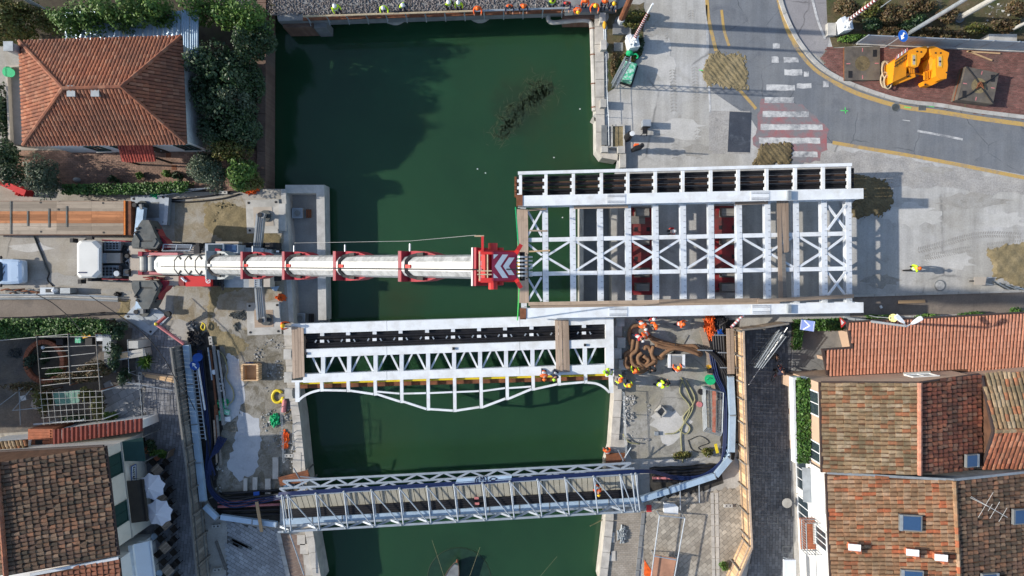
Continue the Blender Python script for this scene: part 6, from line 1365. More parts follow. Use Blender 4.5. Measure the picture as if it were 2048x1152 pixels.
def hedge(px,z0,z1,mat,label,n=2600,leaf=.10,name='hedge'):
    _sd[0]+=1;g=np.random.default_rng(_sd[0]);poly=ccw(PP(px,z1));xs=[p.x for p in poly];ys=[p.y for p in poly];c=Vector((sum(xs)/len(xs),sum(ys)/len(ys),z0));t=thing(name,c,label,'hedge');pos=[]
    while len(pos)<n:
        x,y=g.uniform(min(xs)-.1,max(xs)+.1),g.uniform(min(ys)-.1,max(ys)+.1)
        if inside(poly,x,y):pos.append((x,y,z1-abs(g.normal())*.22*(z1-z0)+.14*math.sin(x*2.3)*math.sin(y*3.1)if g.random()<.8 else g.uniform(z0,z1)))
    pos=np.array(pos);nn=g.normal(size=(n,3))*.6+np.array([0,0,1.0]);nn /= np.linalg.norm(nn,axis=1)[:,None];a=np.cross(nn,g.normal(size=(n,3)));a /= np.linalg.norm(a,axis=1)[:,None];b_=np.cross(nn,a);s_=(leaf*g.uniform(.6,1.4,n))[:,None]
    q=np.stack([pos-a*s_,pos+b_*s_*.6,pos+a*s_,pos-b_*s_*.6],1).reshape(-1,3);leafobj('foliage',q,g.uniform(0,1,n),K[mat],t)
    si=shrink(poly,.12);MB().prism([(p.x,p.y)for p in si],z0,z1-.35*(z1-z0)).build('branches',K['soil'],t);return t  # dark solid core added inside the leaves, not modelled branches
gt='bushes behind the villa'
for a in[
    (150,44,36,30,5.4,'leaf1','bright green bush behind the villa, leftmost over the pale sheet roof'),(192,38,38,34,5.8,'leaf1','large bright green bush behind the villa, second from the left over the sheet roof'),(238,34,36,34,5.8,'leaf1','rounded bright green bush behind the villa, over the middle of the sheet roof'),
    (286,28,38,34,5.8,'leaf1','bright green bush behind the villa, over the right part of the sheet roof'),(332,30,34,32,5.6,'leaf1','green bush touching the left side of the upright sheet roof strip'),(405,16,34,28,5.2,'leaf1','green bush at the top edge just right of the sheet roof strip')]:plant(*a,name='bush',cat='bush',leaf=.105,group=gt,lobes=14)
for a in[
    (452,22,34,30,5.5,'leaf1','light green tree at the top edge above the garden',.15),(502,40,38,36,5.5,'leaf1','leafy green tree hanging over the canal corner by the railway',.15),(528,78,26,30,4.0,'leaf2','dark green shrub leaning over the canal corner',.13),(492,92,24,30,5.0,'leaf2','dark narrow tree below the light green tree in the garden',.13),
    (428,132,50,40,5.5,'leaf2','broad dark evergreen tree right beside the white villa wall',.16),(470,150,36,44,5.2,'leaf2','dark evergreen tree between the villa and the canal wall',.15),(508,165,18,40,3.2,'leaf2','dark ivy shrub growing over the brick canal wall',.12),(410,180,30,30,4.2,'leaf2','dark bush against the right wall of the villa',.13),
    (455,215,52,44,4.8,'leaf2','dark spreading tree in the middle of the canal garden',.15),(480,200,26,24,5.2,'leaf3','grey green bush crown among the dark garden trees',.12),(432,262,36,34,4.0,'leaf2','dark bush near the lower right corner of the villa',.13),(486,265,32,36,4.0,'leaf2','dark bush by the lower brick canal wall',.13),
    (460,298,34,26,3.4,'leaf4','olive toned shrub at the foot of the canal garden',.12),(412,340,36,38,3.8,'leaf3','grey green conifer at the right end of the brick courtyard',.11),(488,345,36,34,3.4,'leaf1','yellowish green tree beside the canal wall end',.14),(505,362,18,18,2.6,'leaf4','small yellow green shrub by the orange net at the canal wall end',.11),
    (14,62,46,46,4.6,'leaf4','yellow green tree in the upper left corner',.15),(95,40,26,24,3.0,'leaf4','olive shrub near the leaning pale pole',.13),(36,12,34,20,4.0,'leaf4','yellow green shrub at the upper left edge',.14),(80,352,34,36,3.4,'leaf3','grey green conifer at the lower left of the villa courtyard',.11),(22,340,24,34,2.6,'leaf2','dark bush left of the courtyard conifer',.12),(6,305,22,28,3.0,'leaf2','dark bush at the left edge below the side terrace',.13)]:plant(*a[:7],name='tree',cat='tree',leaf=a[7]*.74,lobes=16)
for a in[(278,350,8,7,.7,'leaf1','small potted plant on the brick courtyard, left of two'),(333,347,10,8,.8,'leaf1','small bushy plant on the brick courtyard, right of two'),(226,360,11,8,.8,'leaf2','dark little shrub in front of the courtyard hedge'),(355,352,9,10,1.0,'leaf2','dark shrub beside the conifer on the courtyard')]:plant(*a,leaf=.08)
hedge([(118,368),(250,366),(375,362),(372,383),(250,388),(118,388)],0,1.3,'ivy','clipped green hedge between the courtyard and the flat trailer',3000,.09)
hedge([(-40,640),(120,637),(205,640),(218,668),(150,672),(60,676),(-40,680)],0,1.8,'ivy','thick ivy hedge along the footway above the courtyard',5200,.10)
plant(232,660,22,18,1.8,'leaf2','dark shrub at the right end of the ivy hedge',leaf=.1);plant(228,712,14,26,1.8,'leaf2','dark climbing shrub beside the stone barbecue',leaf=.1);plant(250,750,12,20,1.4,'leaf2','dark shrub by the yard fence next to the spiky palm',leaf=.09)
for a in[(150,757,46,10,2.3,'leaf5','dry brown vine across the middle of the trellis'),(190,738,34,14,2.3,'leaf5','brown and green vine at the right of the trellis'),(60,775,46,9,2.2,'leaf5','dry vine along the lower left of the trellis'),(85,800,10,34,2.2,'leaf4','olive vine climbing the left post of the white grid'),(172,790,9,16,2.2,'leaf4','olive vine hanging through the white grid'),(193,815,7,26,2.2,'leaf4','olive vine on the right post of the white grid'),(150,835,30,6,1.5,'leaf2','dark plants along the red shed roof'),(60,722,12,16,.9,'leaf3','grey green plants inside the left of the brick ring'),(110,745,20,9,.8,'leaf1','green plants inside the lower part of the brick ring'),(220,832,14,9,.8,'leaf1','green plant at the corner of the red shed'),(88,715,8,14,.7,'leaf2','dark plants in the middle of the brick ring')]:plant(*a,name='vine' if 'vine' in a[6]else 'shrub',cat='plant',leaf=.075,lobes=14)
def spiky(px,py,r_,h,label):
    c=P(px,py,h);b0=Vector((c.x,c.y,0));t=thing('yucca',b0,label,'plant');MB().tube([b0,b0+Vector((0,0,h*.7))],.09,6).build('stem',K['bark'],t);m=MB();rn=[]
    for i in range(90):
        a=random.uniform(0,6.28);e=random.uniform(.1,1.2);l=r_*random.uniform(.7,1);d=Vector((math.cos(a)*math.cos(e),math.sin(a)*math.cos(e),math.sin(e)));s_=Vector((-math.sin(a),math.cos(a),0))*.035;p=b0+Vector((0,0,h*.7));tip=p+d*l+Vector((0,0,-.25*l*math.cos(e)))
        m.add([p-s_,p+s_,p+d*l*.5+s_*1.2,tip,p+d*l*.5-s_*1.2],[(0,1,2,3,4)])
    m.build('leaf_blades',K['leaf1'],t)
spiky(288,724,.85,1.0,'spiky green yucca beside the yard gate')
plant(313,908,18,12,.9,'leaf1','green potted plants by the cafe menu board',leaf=.09);plant(298,893,14,12,1.1,'leaf2','dark potted shrub at the cafe door corner',leaf=.09)
# right bank
hedge([(1592,640),(1690,637),(1690,660),(1606,662),(1604,700),(1588,700)],0,.9,'ivy','green hedge around the forecourt of the low house',2600,.09)
hedge([(1596,757),(1620,757),(1622,845),(1596,845)],3.0,3.9,'ivy','green planting in the balcony trough, upper half',1500,.10,'balcony_hedge');hedge([(1596,848),(1622,848),(1620,928),(1597,926)],3.0,3.9,'ivy','green planting in the balcony trough, lower half',1500,.10,'balcony_hedge')
for a in[(1762,634,30,6,.7,'ivy','low green shrub between the footway and the pink tile roof, by the lamp'),(1858,634,22,7,.8,'leaf1','low green shrub above the pink tile roof, middle'),(1948,630,26,8,.8,'ivy','low green shrub above the pink tile roof, right of middle'),(2034,626,22,9,.9,'ivy','low green shrub above the pink tile roof at the right edge'),(1448,1132,9,9,.7,'leaf1','small green plant in the corner of the right hoarding'),(1415,905,14,9,.5,'leaf4','straggly weeds at the end of the right trench'),(1365,912,20,8,.4,'leaf4','weeds along the broken concrete edge'),(1270,38,26,18,.9,'leaf4','reedy green weeds at the foot of the rusty pole'),(1258,118,16,12,.3,'leaf4','weeds around the raised barrier on the left'),(1280,86,7,18,.35,'leaf2','dark weeds behind the left barrier machine'),(1228,130,9,26,.4,'leaf5','dry weeds along the quay wall top')]:plant(*a,leaf=.085,lobes=14)
for i,a in enumerate([(1690,16,26,18,1.2,'leaf5'),(1745,18,28,18,1.3,'leaf4'),(1790,26,34,20,1.4,'leaf5'),(1845,10,30,14,1.3,'leaf5'),(1826,44,26,14,1.2,'leaf2'),(1860,62,34,12,1.1,'leaf5'),(1745,48,22,12,1.0,'leaf2'),(1705,75,28,8,.6,'leaf1'),(1910,72,30,10,1.0,'leaf5'),(1900,30,22,16,1.1,'leaf5'),(1955,60,24,12,.9,'leaf4'),(2010,50,26,16,.9,'leaf5'),(2035,20,24,18,1.0,'leaf5'),(1780,62,26,10,.9,'leaf5')]):plant(*a,['dry bush at the left end of the rough verge','olive bush behind the right barrier arm','large dry bush in the middle of the rough verge','dry bush at the top edge of the verge','dark green bush on the verge, left of the sign pole','rusty brown bush above the mesh fence','dark bush right of the barrier machine','low green bush at the foot of the right barrier','brown bush below the concrete pole','dry bush between the two pale poles','olive bush right of the concrete pole','dry bush above the white concrete box','dry bush at the right edge of the verge','brown bush above the blue round sign'][i],leaf=.09,lobes=14)
plant(4,215,12,75,2.2,'leaf2','dark foliage added for the shaded gap left of the side terrace',name='hedge',cat='hedge',leaf=.12)  # dark plant added to stand in for the shaded gap by the terrace
# ================================================================ RAILWAY BRIDGE, TOP EDGE
RB=thing('railway_bridge',P(870,10),'railway bridge with brown ballast, rusty pipe railing and round piers','bridge')
dk=PP([(556,42),(1136,22),(1232,22),(1232,-60),(540,-60)],.5);MB().prism(dk,-.6,.5).build('deck',K['concd'],RB)
for x,y in((795,34),(961,30)):MB().cyl(P(x,y,-3),1.0,2.9,20).build('pier',K['concl'],RB)
m=MB();g=random.Random(3);rn=[]
poly_=PP([(548,26),(1120,12),(1120,-40),(430,-40),(430,20)],.55)
for i in range(4200):
    px,py=g.uniform(430,1130),g.uniform(-14,30);lim=lerp(34,14,(px-540)/600)
    if py<lim:p=P(px,py,.53 if px>545 else .05);s_=g.uniform(.04,.10);m.add([p+Vector((s_*math.cos(a)*g.uniform(.6,1.1),s_*math.sin(a)*g.uniform(.6,1.1),0))for a in(0,1.57,3.14,4.71)]+[p+Vector((0,0,s_*.9))],[(0,1,4),(1,2,4),(2,3,4),(3,0,4)]);rn+=[g.random()]*4
o=m.build('ballast',K['stones'],RB);at=o.data.attributes.new('rnd','FLOAT','FACE');at.data.foreach_set('value',rn);o['kind']='stuff'
struct(MB().prism(PP([(430,26),(548,30),(548,-60),(430,-60)],.02),-.1,.02).build('ballast_bed',G['weeds']))
for k_,(zz,yo)in enumerate(((1.55,0),(1.25,1),(.95,2))):
    for i in range(2):
        x0,x1=((606,945),(945,1130))[i];f_=lambda x:lerp(39,22,(x-606)/524)-6
        MB().tube([P(x0,f_(x0),zz),P((x0+x1)/2,f_((x0+x1)/2),zz),P(x1,f_(x1),zz)],.07 if k_==0 else .045,6).build('handrail',K['ropel']if i==0 and k_!=2 else K['galv']if i else K['rust'],RB)
for i in range(14):x=612+i*39.5;p=P(x,lerp(33,16,(x-606)/524),1.55);MB().tube([Vector((p.x,p.y,.3)),p],.05,6).tube([Vector((p.x,p.y-.25,.35)),Vector((p.x,p.y,.9))],.03,5).build('railing_post',K['galv'],RB)
MB().ribbon(PP([(606,36),(1136,20)],.6),.35,.5,.62).build('footboard',K['rust'],RB)
MB().prism(PP([(1130,12),(1146,11),(1147,22),(1131,23)],1.3),.5,1.3).build('end_post',K['concl'],RB);MB().prism(PP([(1146,15),(1200,12),(1200,24),(1146,25)],.7),.2,.7).build('parapet',K['concd'],RB)
t=thing('abutment',P(600,48),'brown brick and stone abutment of the railway bridge on the garden side','abutment');MB().prism(PP([(566,44),(627,44),(627,54),(566,55)],-.1),-3,-.1).build('brick_face',K['brickw'],t);MB().prism(PP([(628,40),(653,39),(653,55),(628,56)],-.1),-3,-.1).build('stone_block',K['concd'],t)
t=thing('abutment',P(1160,34),'brown coping abutment of the railway bridge on the road side','abutment');MB().prism(PP([(1126,26),(1192,24),(1192,36),(1128,36)],-.1),-3,-.1).build('brick_face',K['brickw'],t)
pg=thing('drain_pipe',P(1186,130),'grey drain pipe bending round the corner of the east quay wall','pipe');MB().tube(curve([P(1097,30,-.4),P(1097,40,-.4),P(1106,45,-.4),P(1130,43,-.4),P(1165,40,-.4),P(1180,44,-.4),P(1184,58,-.4)],4),.17,8).build('pipe_bend',K['concl'],pg);MB().tube([P(1184.5,55,-.4),P(1187,140,-.4),P(1189,222,-.4)],.2,8).build('pipe_run',K['concl'],pg)
for y in(58,110,168,215):MB().tube([P(1185+(y-58)*.022,y-1,-.4),P(1185+(y-58)*.022,y+1,-.4)],.24,8).build('pipe_collar',K['rust'],pg)
t=thing('mooring_step',P(1192,238),'small broken concrete step with black fender on the quay wall','step');MB().prism(PP([(1186,232),(1197,220),(1210,232),(1202,242)],.1),-2,.1).build('block',K['concl'],t);MB().tube([P(1189,238,-.1),P(1198,236,-.1)],.18,8).build('fender',K['black'],t)
# quay furniture, upper east bank
for i,(x0,y0,x1,y1,h,mt,lb)in enumerate([(1200,25,1211,45,.8,'concl','concrete post block at the top of the quay wall'),(1202,80,1213,99,.7,'concl','square concrete block left of the raised barrier'),(1201,198,1213,214,.7,'concl','square concrete block beside the quay wall collar'),(1203,292,1216,304,.6,'concl','concrete block at the rounded quay corner'),(1236,292,1250,306,.7,'concl','pale concrete block right of the sand box'),(1240,306,1252,335,.5,'concl','pale concrete kerb block running under the lifted bridge'),(1228,85,1246,102,.1,'concd','flat dark concrete cover among the weeds'),(1226,47,1262,68,.25,'concd','concrete slab at the foot of the rusty pole'),(1203,250,1214,290,.35,'steel','dark steel trough on the quay edge')]):
    tag(MB().pbox(x0,y0,x1,y1,0,h).build('concrete_block',K[mt]),lb,'concrete block')
t=thing('sand_box',P(1235,272),'shallow concrete frame filled with sand at the quay corner','box');MB().ribbon(PP([(1223,252),(1247,252),(1247,296),(1223,296),(1223,252)]),.12,0,.25).build('frame',K['concl'],t);MB().pbox(1224,253,1246,295,0,.15).build('sand_fill',K['sand'],t)
t=thing('quay_railing',P(1214,200),'thin pale green railing along the quay wall top','railing')
for z in(1.0,.55):MB().tube(PP([(1212,108),(1214,180),(1217,240),(1218,290)],z),.016,5).build('rail',K['galv'],t)
for y in(108,138,168,198,228,260,290):p=P(1212+(y-108)*.033,y,1.0);MB().tube([p,Vector((p.x,p.y,0))],.02,5).build('railing_post',K['galv'],t)
def pole(px,py,h,r_,mat,label,name='pole',lean=(0,0)):
    b0=P(px,py);t=thing(name,b0,label,'pole');MB().tube([b0,b0+Vector((lean[0],lean[1],h))],[r_,r_*.8],10).build('shaft',K[mat],t);MB().cyl(b0,r_*1.8,.12,12).build('base',K['steel'],t);return t
pr=pole(1240,45,8.0,.24,'rust','thick rusty pole with a white foot beside the railway');MB().tube([P(1240,45,.1),P(1240,45,.1)+Vector((0,0,.8))],.25,10).build('white_band',K['white'],pr)
pole(1917,37,8.5,.20,'concl','pale concrete pole rising from the rough verge');pole(2018,62,7.0,.12,'concl','thin pale concrete pole near the right edge of the verge')
ps=pole(1812,70,8.0,.16,'galv','grey steel pole standing behind the blue round sign')
b0=P(60,0);t=thing('pole',P(118,36),'pale grey steel pole in the upper left garden','pole');MB().tube([P(118,36),P(118,36)+Vector((0,0,4.2))],.14,8).build('shaft',K['galv'],t)
def barrier(px,py,h,label,sx):
    b0=P(px,py);t=thing('level_crossing_barrier',b0,label,'barrier');MB().box(b0+Vector((0,0,.55)),(.75,.9,1.1),.2).build('machine_case',K['white'],t);MB().box(b0+Vector((-.25,.1,1.0)),(.35,.7,.5),.4).build('counterweight',K['white2'],t)
    for k_ in range(5):MB().tube(curve([b0+Vector((random.uniform(-.4,.2),random.uniform(-.4,.4),1.15)),b0+Vector((random.uniform(-.2,.3),random.uniform(-.3,.3),1.4)),b0+Vector((random.uniform(-.1,.4),random.uniform(-.4,.4),1.15))],3),.07,6).build('linkage',K['white'],t)
    a=b0+Vector((sx,.25,1.1));ar=MB().tube([a,a+Vector((0,0,h))],[.15,.07],6).build('arm',K['white'],t);n=13
    for k_ in range(n):
        z0=.3+k_*(h-1.6)/n;m=MB();m.tube([a+Vector((0,0,z0)),a+Vector((0,0,z0+(h-1.6)/n*.5))],lerp(.162,.10,k_/n),6);m.build('stripe',K['redd'],ar)
    return t
barrier(1262,92,6.2,'raised striped level crossing barrier on the left of the road',.1);bb=barrier(1680,58,6.5,'raised striped level crossing barrier on the right of the road',.1)
MB().box(P(1678,60,.2)+Vector((-.6,0,0)),(.6,.9,.4)).build('plinth',K['concl'],bb)
t=thing('crossing_sign',P(1743,28),'white plate sign on a thin post beyond the right barrier','sign');a=P(1743,28);MB().tube([a,a+Vector((0,0,3.6))],.04,6).build('post',K['galv'],t);MB().box(a+Vector((.05,-.06,3.5)),(.5,.06,.8)).build('plate',K['white'],t)
# lattice mast
b0=P(1228,171);t=thing('lattice_mast',b0,'slim grey lattice mast standing beside the green printed sack','mast')
for dx,dy in((-.18,-.18),(.18,-.18),(.18,.18),(-.18,.18)):MB().tube([b0+Vector((dx,dy,0)),b0+Vector((dx,dy,6.2))],.035,5).build('leg',K['galv'],t)
for i in range(18):
    z=.2+i*.33;m=MB()
    for(a,c)in(((-.18,-.18),(.18,-.18)),((.18,-.18),(.18,.18)),((.18,.18),(-.18,.18)),((-.18,.18),(-.18,-.18))):m.beam(b0+Vector((*a,z)),b0+Vector((*c,z+.3)),.03)
    m.build('lacing',K['galv'],t)
t=thing('printed_sack',P(1258,142),'big green and white printed sack on a dark pallet by the lattice mast','sack');c=P(1258,142,.9);MB().loft([[c+Matrix.Rotation(-.3,3,'Z')@Vector((x*k_,y*k_*1.6,z))for x,y in((-.42,-.42),(.42,-.42),(.42,.42),(-.42,.42))]for k_,z in((1,-.75),(1.04,-.3),(1,-.05),(.8,.05))]).build('sack_body',K['greenp'],t);MB().box(c+Vector((0,0,-.82)),(1.2,1.6,.14),-.3).build('pallet',K['black'],t)
t=thing('signal_horn',P(1262,103),'green garden hose reel and tub among the weeds','hose reel');MB().ball(P(1259,106,.3),(.28,.25,.3)).build('tub',K['green'],t);MB().tube(curve([P(1262,110,.3),P(1272,108,.4),P(1276,114,.3),P(1268,118,.1),P(1255,115,.1)],4),.06,6).build('hose',K['green'],t);t.name='hose_reel'
t=thing('traffic_cone_bin',P(1209,48),'amber lamp on a dark stand by the quay top','lamp');t.name='warning_lamp';MB().cyl(P(1209,55),.08,1.0,8).build('stand',K['black'],t);MB().ball(P(1209,50,1.1),(.14,.3,.15)).build('lamp_head',K['yellow'],t)
for dx in(0,3):MB().tube([P(1208+dx,58,.9),P(1209+dx,92,.5)],.04,5).build('strut',K['galv'],t)
t=thing('generator',P(1294,250),'small grey covered generator box on the concrete','generator');MB().pbox(1286,239,1302,252,.12,.85).build('case',K['galv'],t);MB().pbox(1287,251,1301,254,.12,.6).build('front_panel',K['black'],t)
t=thing('tool_stool',P(1290,264),'little black folding stool below the grey generator','stool');MB().box(P(1290,262,.5),(.35,.4,.08)).build('seat',K['black'],t)
for dx in(-.15,.15):
    for dy in(-.17,.17):MB().beam(P(1290,262,.5)+Vector((dx,dy,0)),P(1290,262,.5)+Vector((dx*1.4,dy*1.4,-.5)),.05).build('leg',K['black'],t)
t=thing('covered_post',P(1254,276),'black covered bollard with a white top near the sand box','bollard');MB().tube([P(1254,276),P(1254,276)+Vector((0,0,1.6))],[.3,.22],10).build('cover',K['black'],t);MB().cyl(P(1254,276)+Vector((.1,0,1.6)),.18,.08,10).build('top_cap',K['white'],t)
t=thing('signal_mast',P(1270,301),'black mast with stacked brackets and one orange box at the canal end of the road','mast');b0=P(1270,301);MB().tube([b0,b0+Vector((0,0,2.8))],.05,6).build('mast_tube',K['black'],t)
for i in range(6):MB().box(b0+Vector((0,0,.35+i*.27)),(.7,.22,.14),.3).build('bracket',K['black'],t)
MB().box(b0+Vector((-.1,.1,1.1)),(.3,.35,.4)).build('box',K['orange'],t)
# ---- mesh fence, right footway
MF=thing('mesh_fence',P(1880,92),'long grey mesh fence between the rough verge and the red footway','fence');
fb=[P(lerp(1712,2100,i/8),lerp(87,104,i/8))for i in range(9)]
for i in range(8):
    a,b_=fb[i],fb[i+1];MB().beam(a+Vector((0,0,1.75)),b_+Vector((0,0,1.75)),.07,.07).build('top_rail',K['galv'],MF);MB().tube([a,a+Vector((0,0,1.85))],.05,6).build('fence_post',K['galv'],MF);MB().beam(a.lerp(b_,.02)+Vector((0,0,.9)),a.lerp(b_,.98)+Vector((0,0,.9)),.02,1.6).build('mesh_panel',K['mesh'],MF);MB().beam(a+Vector((0,-.06,.12)),b_+Vector((0,-.06,.12)),.16,.14).build('plinth',K['concl'],MF)
tag(MB().pbox(1978,68,2034,86,0,1.0).build('concrete_box',K['concl']),'white concrete box behind the mesh fence','box')
# blue round sign on leaning post
def arrow_sign(c,r_,nrm,ang,parent,square=False):
    n=Vector(nrm).normalized();a=n.cross(Vector((0,0,1))).normalized()if abs(n.z)<.95 else Vector((1,0,0));b_=n.cross(a);d=a*math.cos(ang)+b_*math.sin(ang);s_=n.cross(d)
    if square:MB().loft([[c+a*x*r_*.85+b_*y*r_*1.2+n*z for x,y in((-1,-1),(1,-1),(1,1),(-1,1))]for z in(-.015,.015)]).build('plate',K['bsign'],parent)
    else:
        MB().disc(c-n*.01,r_,24,n).build('back',K['galv'],parent);MB().disc(c,r_*.98,24,n).build('plate',K['bsign'],parent)
    if square:  # chevron and pale border
        v_=b_ if abs(b_.y)>abs(a.y)else a;u_=n.cross(v_);u_=u_ if u_.x>0 else-u_;m=MB();o=c+n*.025
        for e in(-1,1):m.beam(o+u_*r_*.45,o-u_*r_*.6+v_*(e*r_*.8),r_*.3,.012);m.beam(o+u_*(e*r_*1.1)-v_*r_*.8,o+u_*(e*r_*1.1)+v_*r_*.8,.04,.012)
        m.build('chevron',K['white'],parent);return
    o=n*.022;m=MB();L=r_*.68;m.add([c+o-d*L-s_*r_*.12,c+o+d*L*.2-s_*r_*.12,c+o+d*L*.2+s_*r_*.12,c+o-d*L+s_*r_*.12],[(0,1,2,3)]);m.add([c+o+d*L,c+o+d*L*.05+s_*r_*.42,c+o+d*L*.05-s_*r_*.42],[(0,1,2)])
    m.build('arrow',K['white'],parent)
b0=P(1770,94);t=thing('road_sign',b0,'round blue sign with white arrow on a grey post at the mesh fence','sign');tp=P(1806,72,2.6);MB().tube([b0,tp+Vector((0,.06,.3))],.04,6).build('post',K['galv'],t);arrow_sign(tp,.42,(-.9,-.42,.16),2.2,t)
b0=P(1590,648);t=thing('road_sign',b0,'blue rectangular sign with white chevron beside the hedge of the low house','sign');tp=P(1615,651,2.6);MB().tube([b0,b0+Vector((0,0,2.4)),tp],.035,6).build('post',K['galv'],t);arrow_sign(tp,.42,(-.8,.1,.7),2.0,t,True)
# street lamp with two heads
b0=P(1690,636);t=thing('street_lamp',b0,'tall grey street lamp with two pale heads above the pink tile roof','street lamp');tp=b0+Vector((.1,.0,7.8));MB().tube([b0,tp],[.12,.07],8).build('pole',K['galv'],t)
for dx,dy in((-.72,.62),(.62,.42)):
    e=tp+Vector((dx*.35,dy*.35,.1));MB().tube([tp,e],.04,6).build('arm',K['galv'],t);d=Vector((dx,dy,.08)).normalized();s_=Vector((-d.y,d.x,0));MB().loft([[e+d*u+s_*w_*q+Vector((0,0,z))for q,z in((-1,0),(1,0),(.8,.12),(-.8,.12))]for u,w_ in((0,.05),(.2,.12),(.6,.16),(.72,.13))]).build('lamp_head',K['lampw'],t)
b0=P(1735,630);t=thing('stop_sign',b0,'round yellow bus stop disc with dark lettering above the pink tile roof','sign');t.name='bus_stop_sign';tp=P(1786,636,3.9);MB().tube([b0,P(1752,634,2.0),tp+Vector((-.1,0,-.05))],.035,6).build('post',K['galv'],t)
c=tp;n_=Vector((-.78,.05,.62));MB().disc(c,.28,20,n_).build('disc',K['hiy']if False else mk('pale_yellow_sign',(.75,.70,.22),.5,0,.05,2),t);m=MB()
for k_,(u,l)in enumerate(((-.16,.3),(0,.42),(.16,.3))):
    for q in range(4):m.box(c+n_*.015+Vector((u*.8,-.19+q*.125,-u*-.5)),(.05,.07,.012),M=n_.to_track_quat('Z','Y').to_matrix().to_4x4())
m.build('lettering',K['navy'],t)
bk=MB();bk.beam(P(1772,644,3.6),P(1787,645,3.6),.09,.06).beam(P(1787,645,3.6),P(1788,637,3.7),.09,.06);bk.build('bracket',K['yellow'],t)
# small triangular warning sign
b0=P(1688,655);t=thing('warning_sign',b0,'small red and white triangle sign at the end of the forecourt hedge','sign');tp=P(1684,644,2.4);MB().tube([b0,Vector((b0.x,b0.y,2.2))],.03,5).build('post',K['galv'],t);MB().loft([[tp+Vector((x,y,z))for x,y in((-.18,.38),(.3,-.05),(-.05,-.42))]for z in(0,.02)]).build('plate',K['redc'],t);MB().loft([[tp+Vector((x,y,z))for x,y in((-.1,.2),(.14,-.04),(-.03,-.22))]for z in(.021,.026)]).build('face',K['white'],t)
# ---- amber crane weights and mats on the red footway
def weight(px,z,slot,low,lz,label,stripe=None):
    t=thing('crane_weight',P(*px[0]),label,'crane weight');poly(px,.0,z,'body','amber',t);poly(low,.0,lz,'foot_block','amber',t)
    if slot:x,y=slot;s_=poly([(x-4,y-12),(x+4,y-12),(x+5,y-6),(x+5,y+6),(x+4,y+12),(x-4,y+12),(x-5,y+6),(x-5,y-6)],z,z+.03,'slot_rim','yellow',t);poly([(x-2.5,y-9),(x+2.5,y-9),(x+2.5,y+9),(x-2.5,y+9)],z+.03,z+.04,'slot','tan',s_);MB().cyl(P(x,y,z+.04),.07,.02,8).build('pin',K['black'],s_)
    for(x,y)in low[:2]:MB().cyl(P(x+4,y+6,lz),.06,.1,8).build('stud',K['black'],t)
    return t
def block(pts,name,par):  # slanted block: measured top corners, straight down to the ground
    q=ccw([P(*p)for p in pts]);n=len(q);return MB().add([(p.x,p.y,0)for p in q]+[tuple(p)for p in q],[tuple(range(n))[::-1],tuple(range(n,2*n))]+[(i,(i+1)%n,n+(i+1)%n,n+i)for i in range(n)]).build(name,K['amber'],par)
w1=weight([(1816,101),(1834,95),(1852,92),(1855,95),(1853,104),(1846,114),(1841,117),(1840,124),(1836,133),(1830,135),(1816,132)],1.4,(1828,120),[(1812,147),(1830,146),(1831,154),(1800,166),(1792,162)],.8,'left amber crane weight with hazard teeth on the red footway')
block([(1790,120,1.4),(1815,102,1.4),(1812,152,1.0),(1785,165,1.0)],'sloping_face',w1)
for k_ in(.14,.30):MB().beam(P(1790-5*k_,120+45*k_,1.42-.4*k_),P(1815-3*k_,102+50*k_,1.42-.4*k_),.035,.03).build('seam',K['brown'],w1)
for k_ in range(4):MB().beam(P(1792+k_*7,126-k_*5,1.38),P(1791+k_*7,133-k_*5,1.33),.03,.03).build('seam',K['brown'],w1)
for i in range(7):x=1791+i*3.5;MB().prism([P(x,119.5-i*2.6,1.42),P(x+3.2,117.5-i*2.6,1.42),P(x+3.0,110.5-i*2.5,1.42)],1.36,1.43).build('hazard_tooth',K['white']if i%2 else K['pink'],w1)
for i in range(3):MB().beam(P(1819+i*4,134,1.1),P(1820+i*4,146,.85),.1,.1).build('rib',K['amber'],w1)
w2=weight([(1860,93),(1868,92),(1898,105),(1898,109),(1895,120),(1896,129),(1893,157),(1881,159),(1872,152),(1871,117),(1863,110),(1860,102)],1.4,(1880,123),[(1846,163),(1872,152),(1882,158),(1892,157),(1863,171),(1850,170)],.7,'right amber crane weight standing open towards the left one')
block([(1862,112,1.2),(1871,118,1.25),(1871,140,1.0),(1847,146,.5),(1844,128,.5)],'inner_face',w2)
for i in range(5):MB().beam(P(1849+i*4.6,144-i*1.5,.95),P(1849+i*4.6,160-i*2,.75),.1,.12).build('rib',K['amber'],w2)
for(x,y,t_)in((1834,103,w1),(1842,104,w1),(1871,106,w2),(1881,106,w2),(1893,145,w2)):MB().cyl(P(x,y,1.4),.06,.03,8).build('plug',K['brown'],t_)
MB().tube([P(1830,147,.5),P(1850,150,.5)],.06,6).build('tie_bar',K['amber'],w1)
K['mattop']=mk('oily_steel_mat',(.12,.105,.09),.7,.1,.3,1.6,(.20,.165,.11),.6,.9)
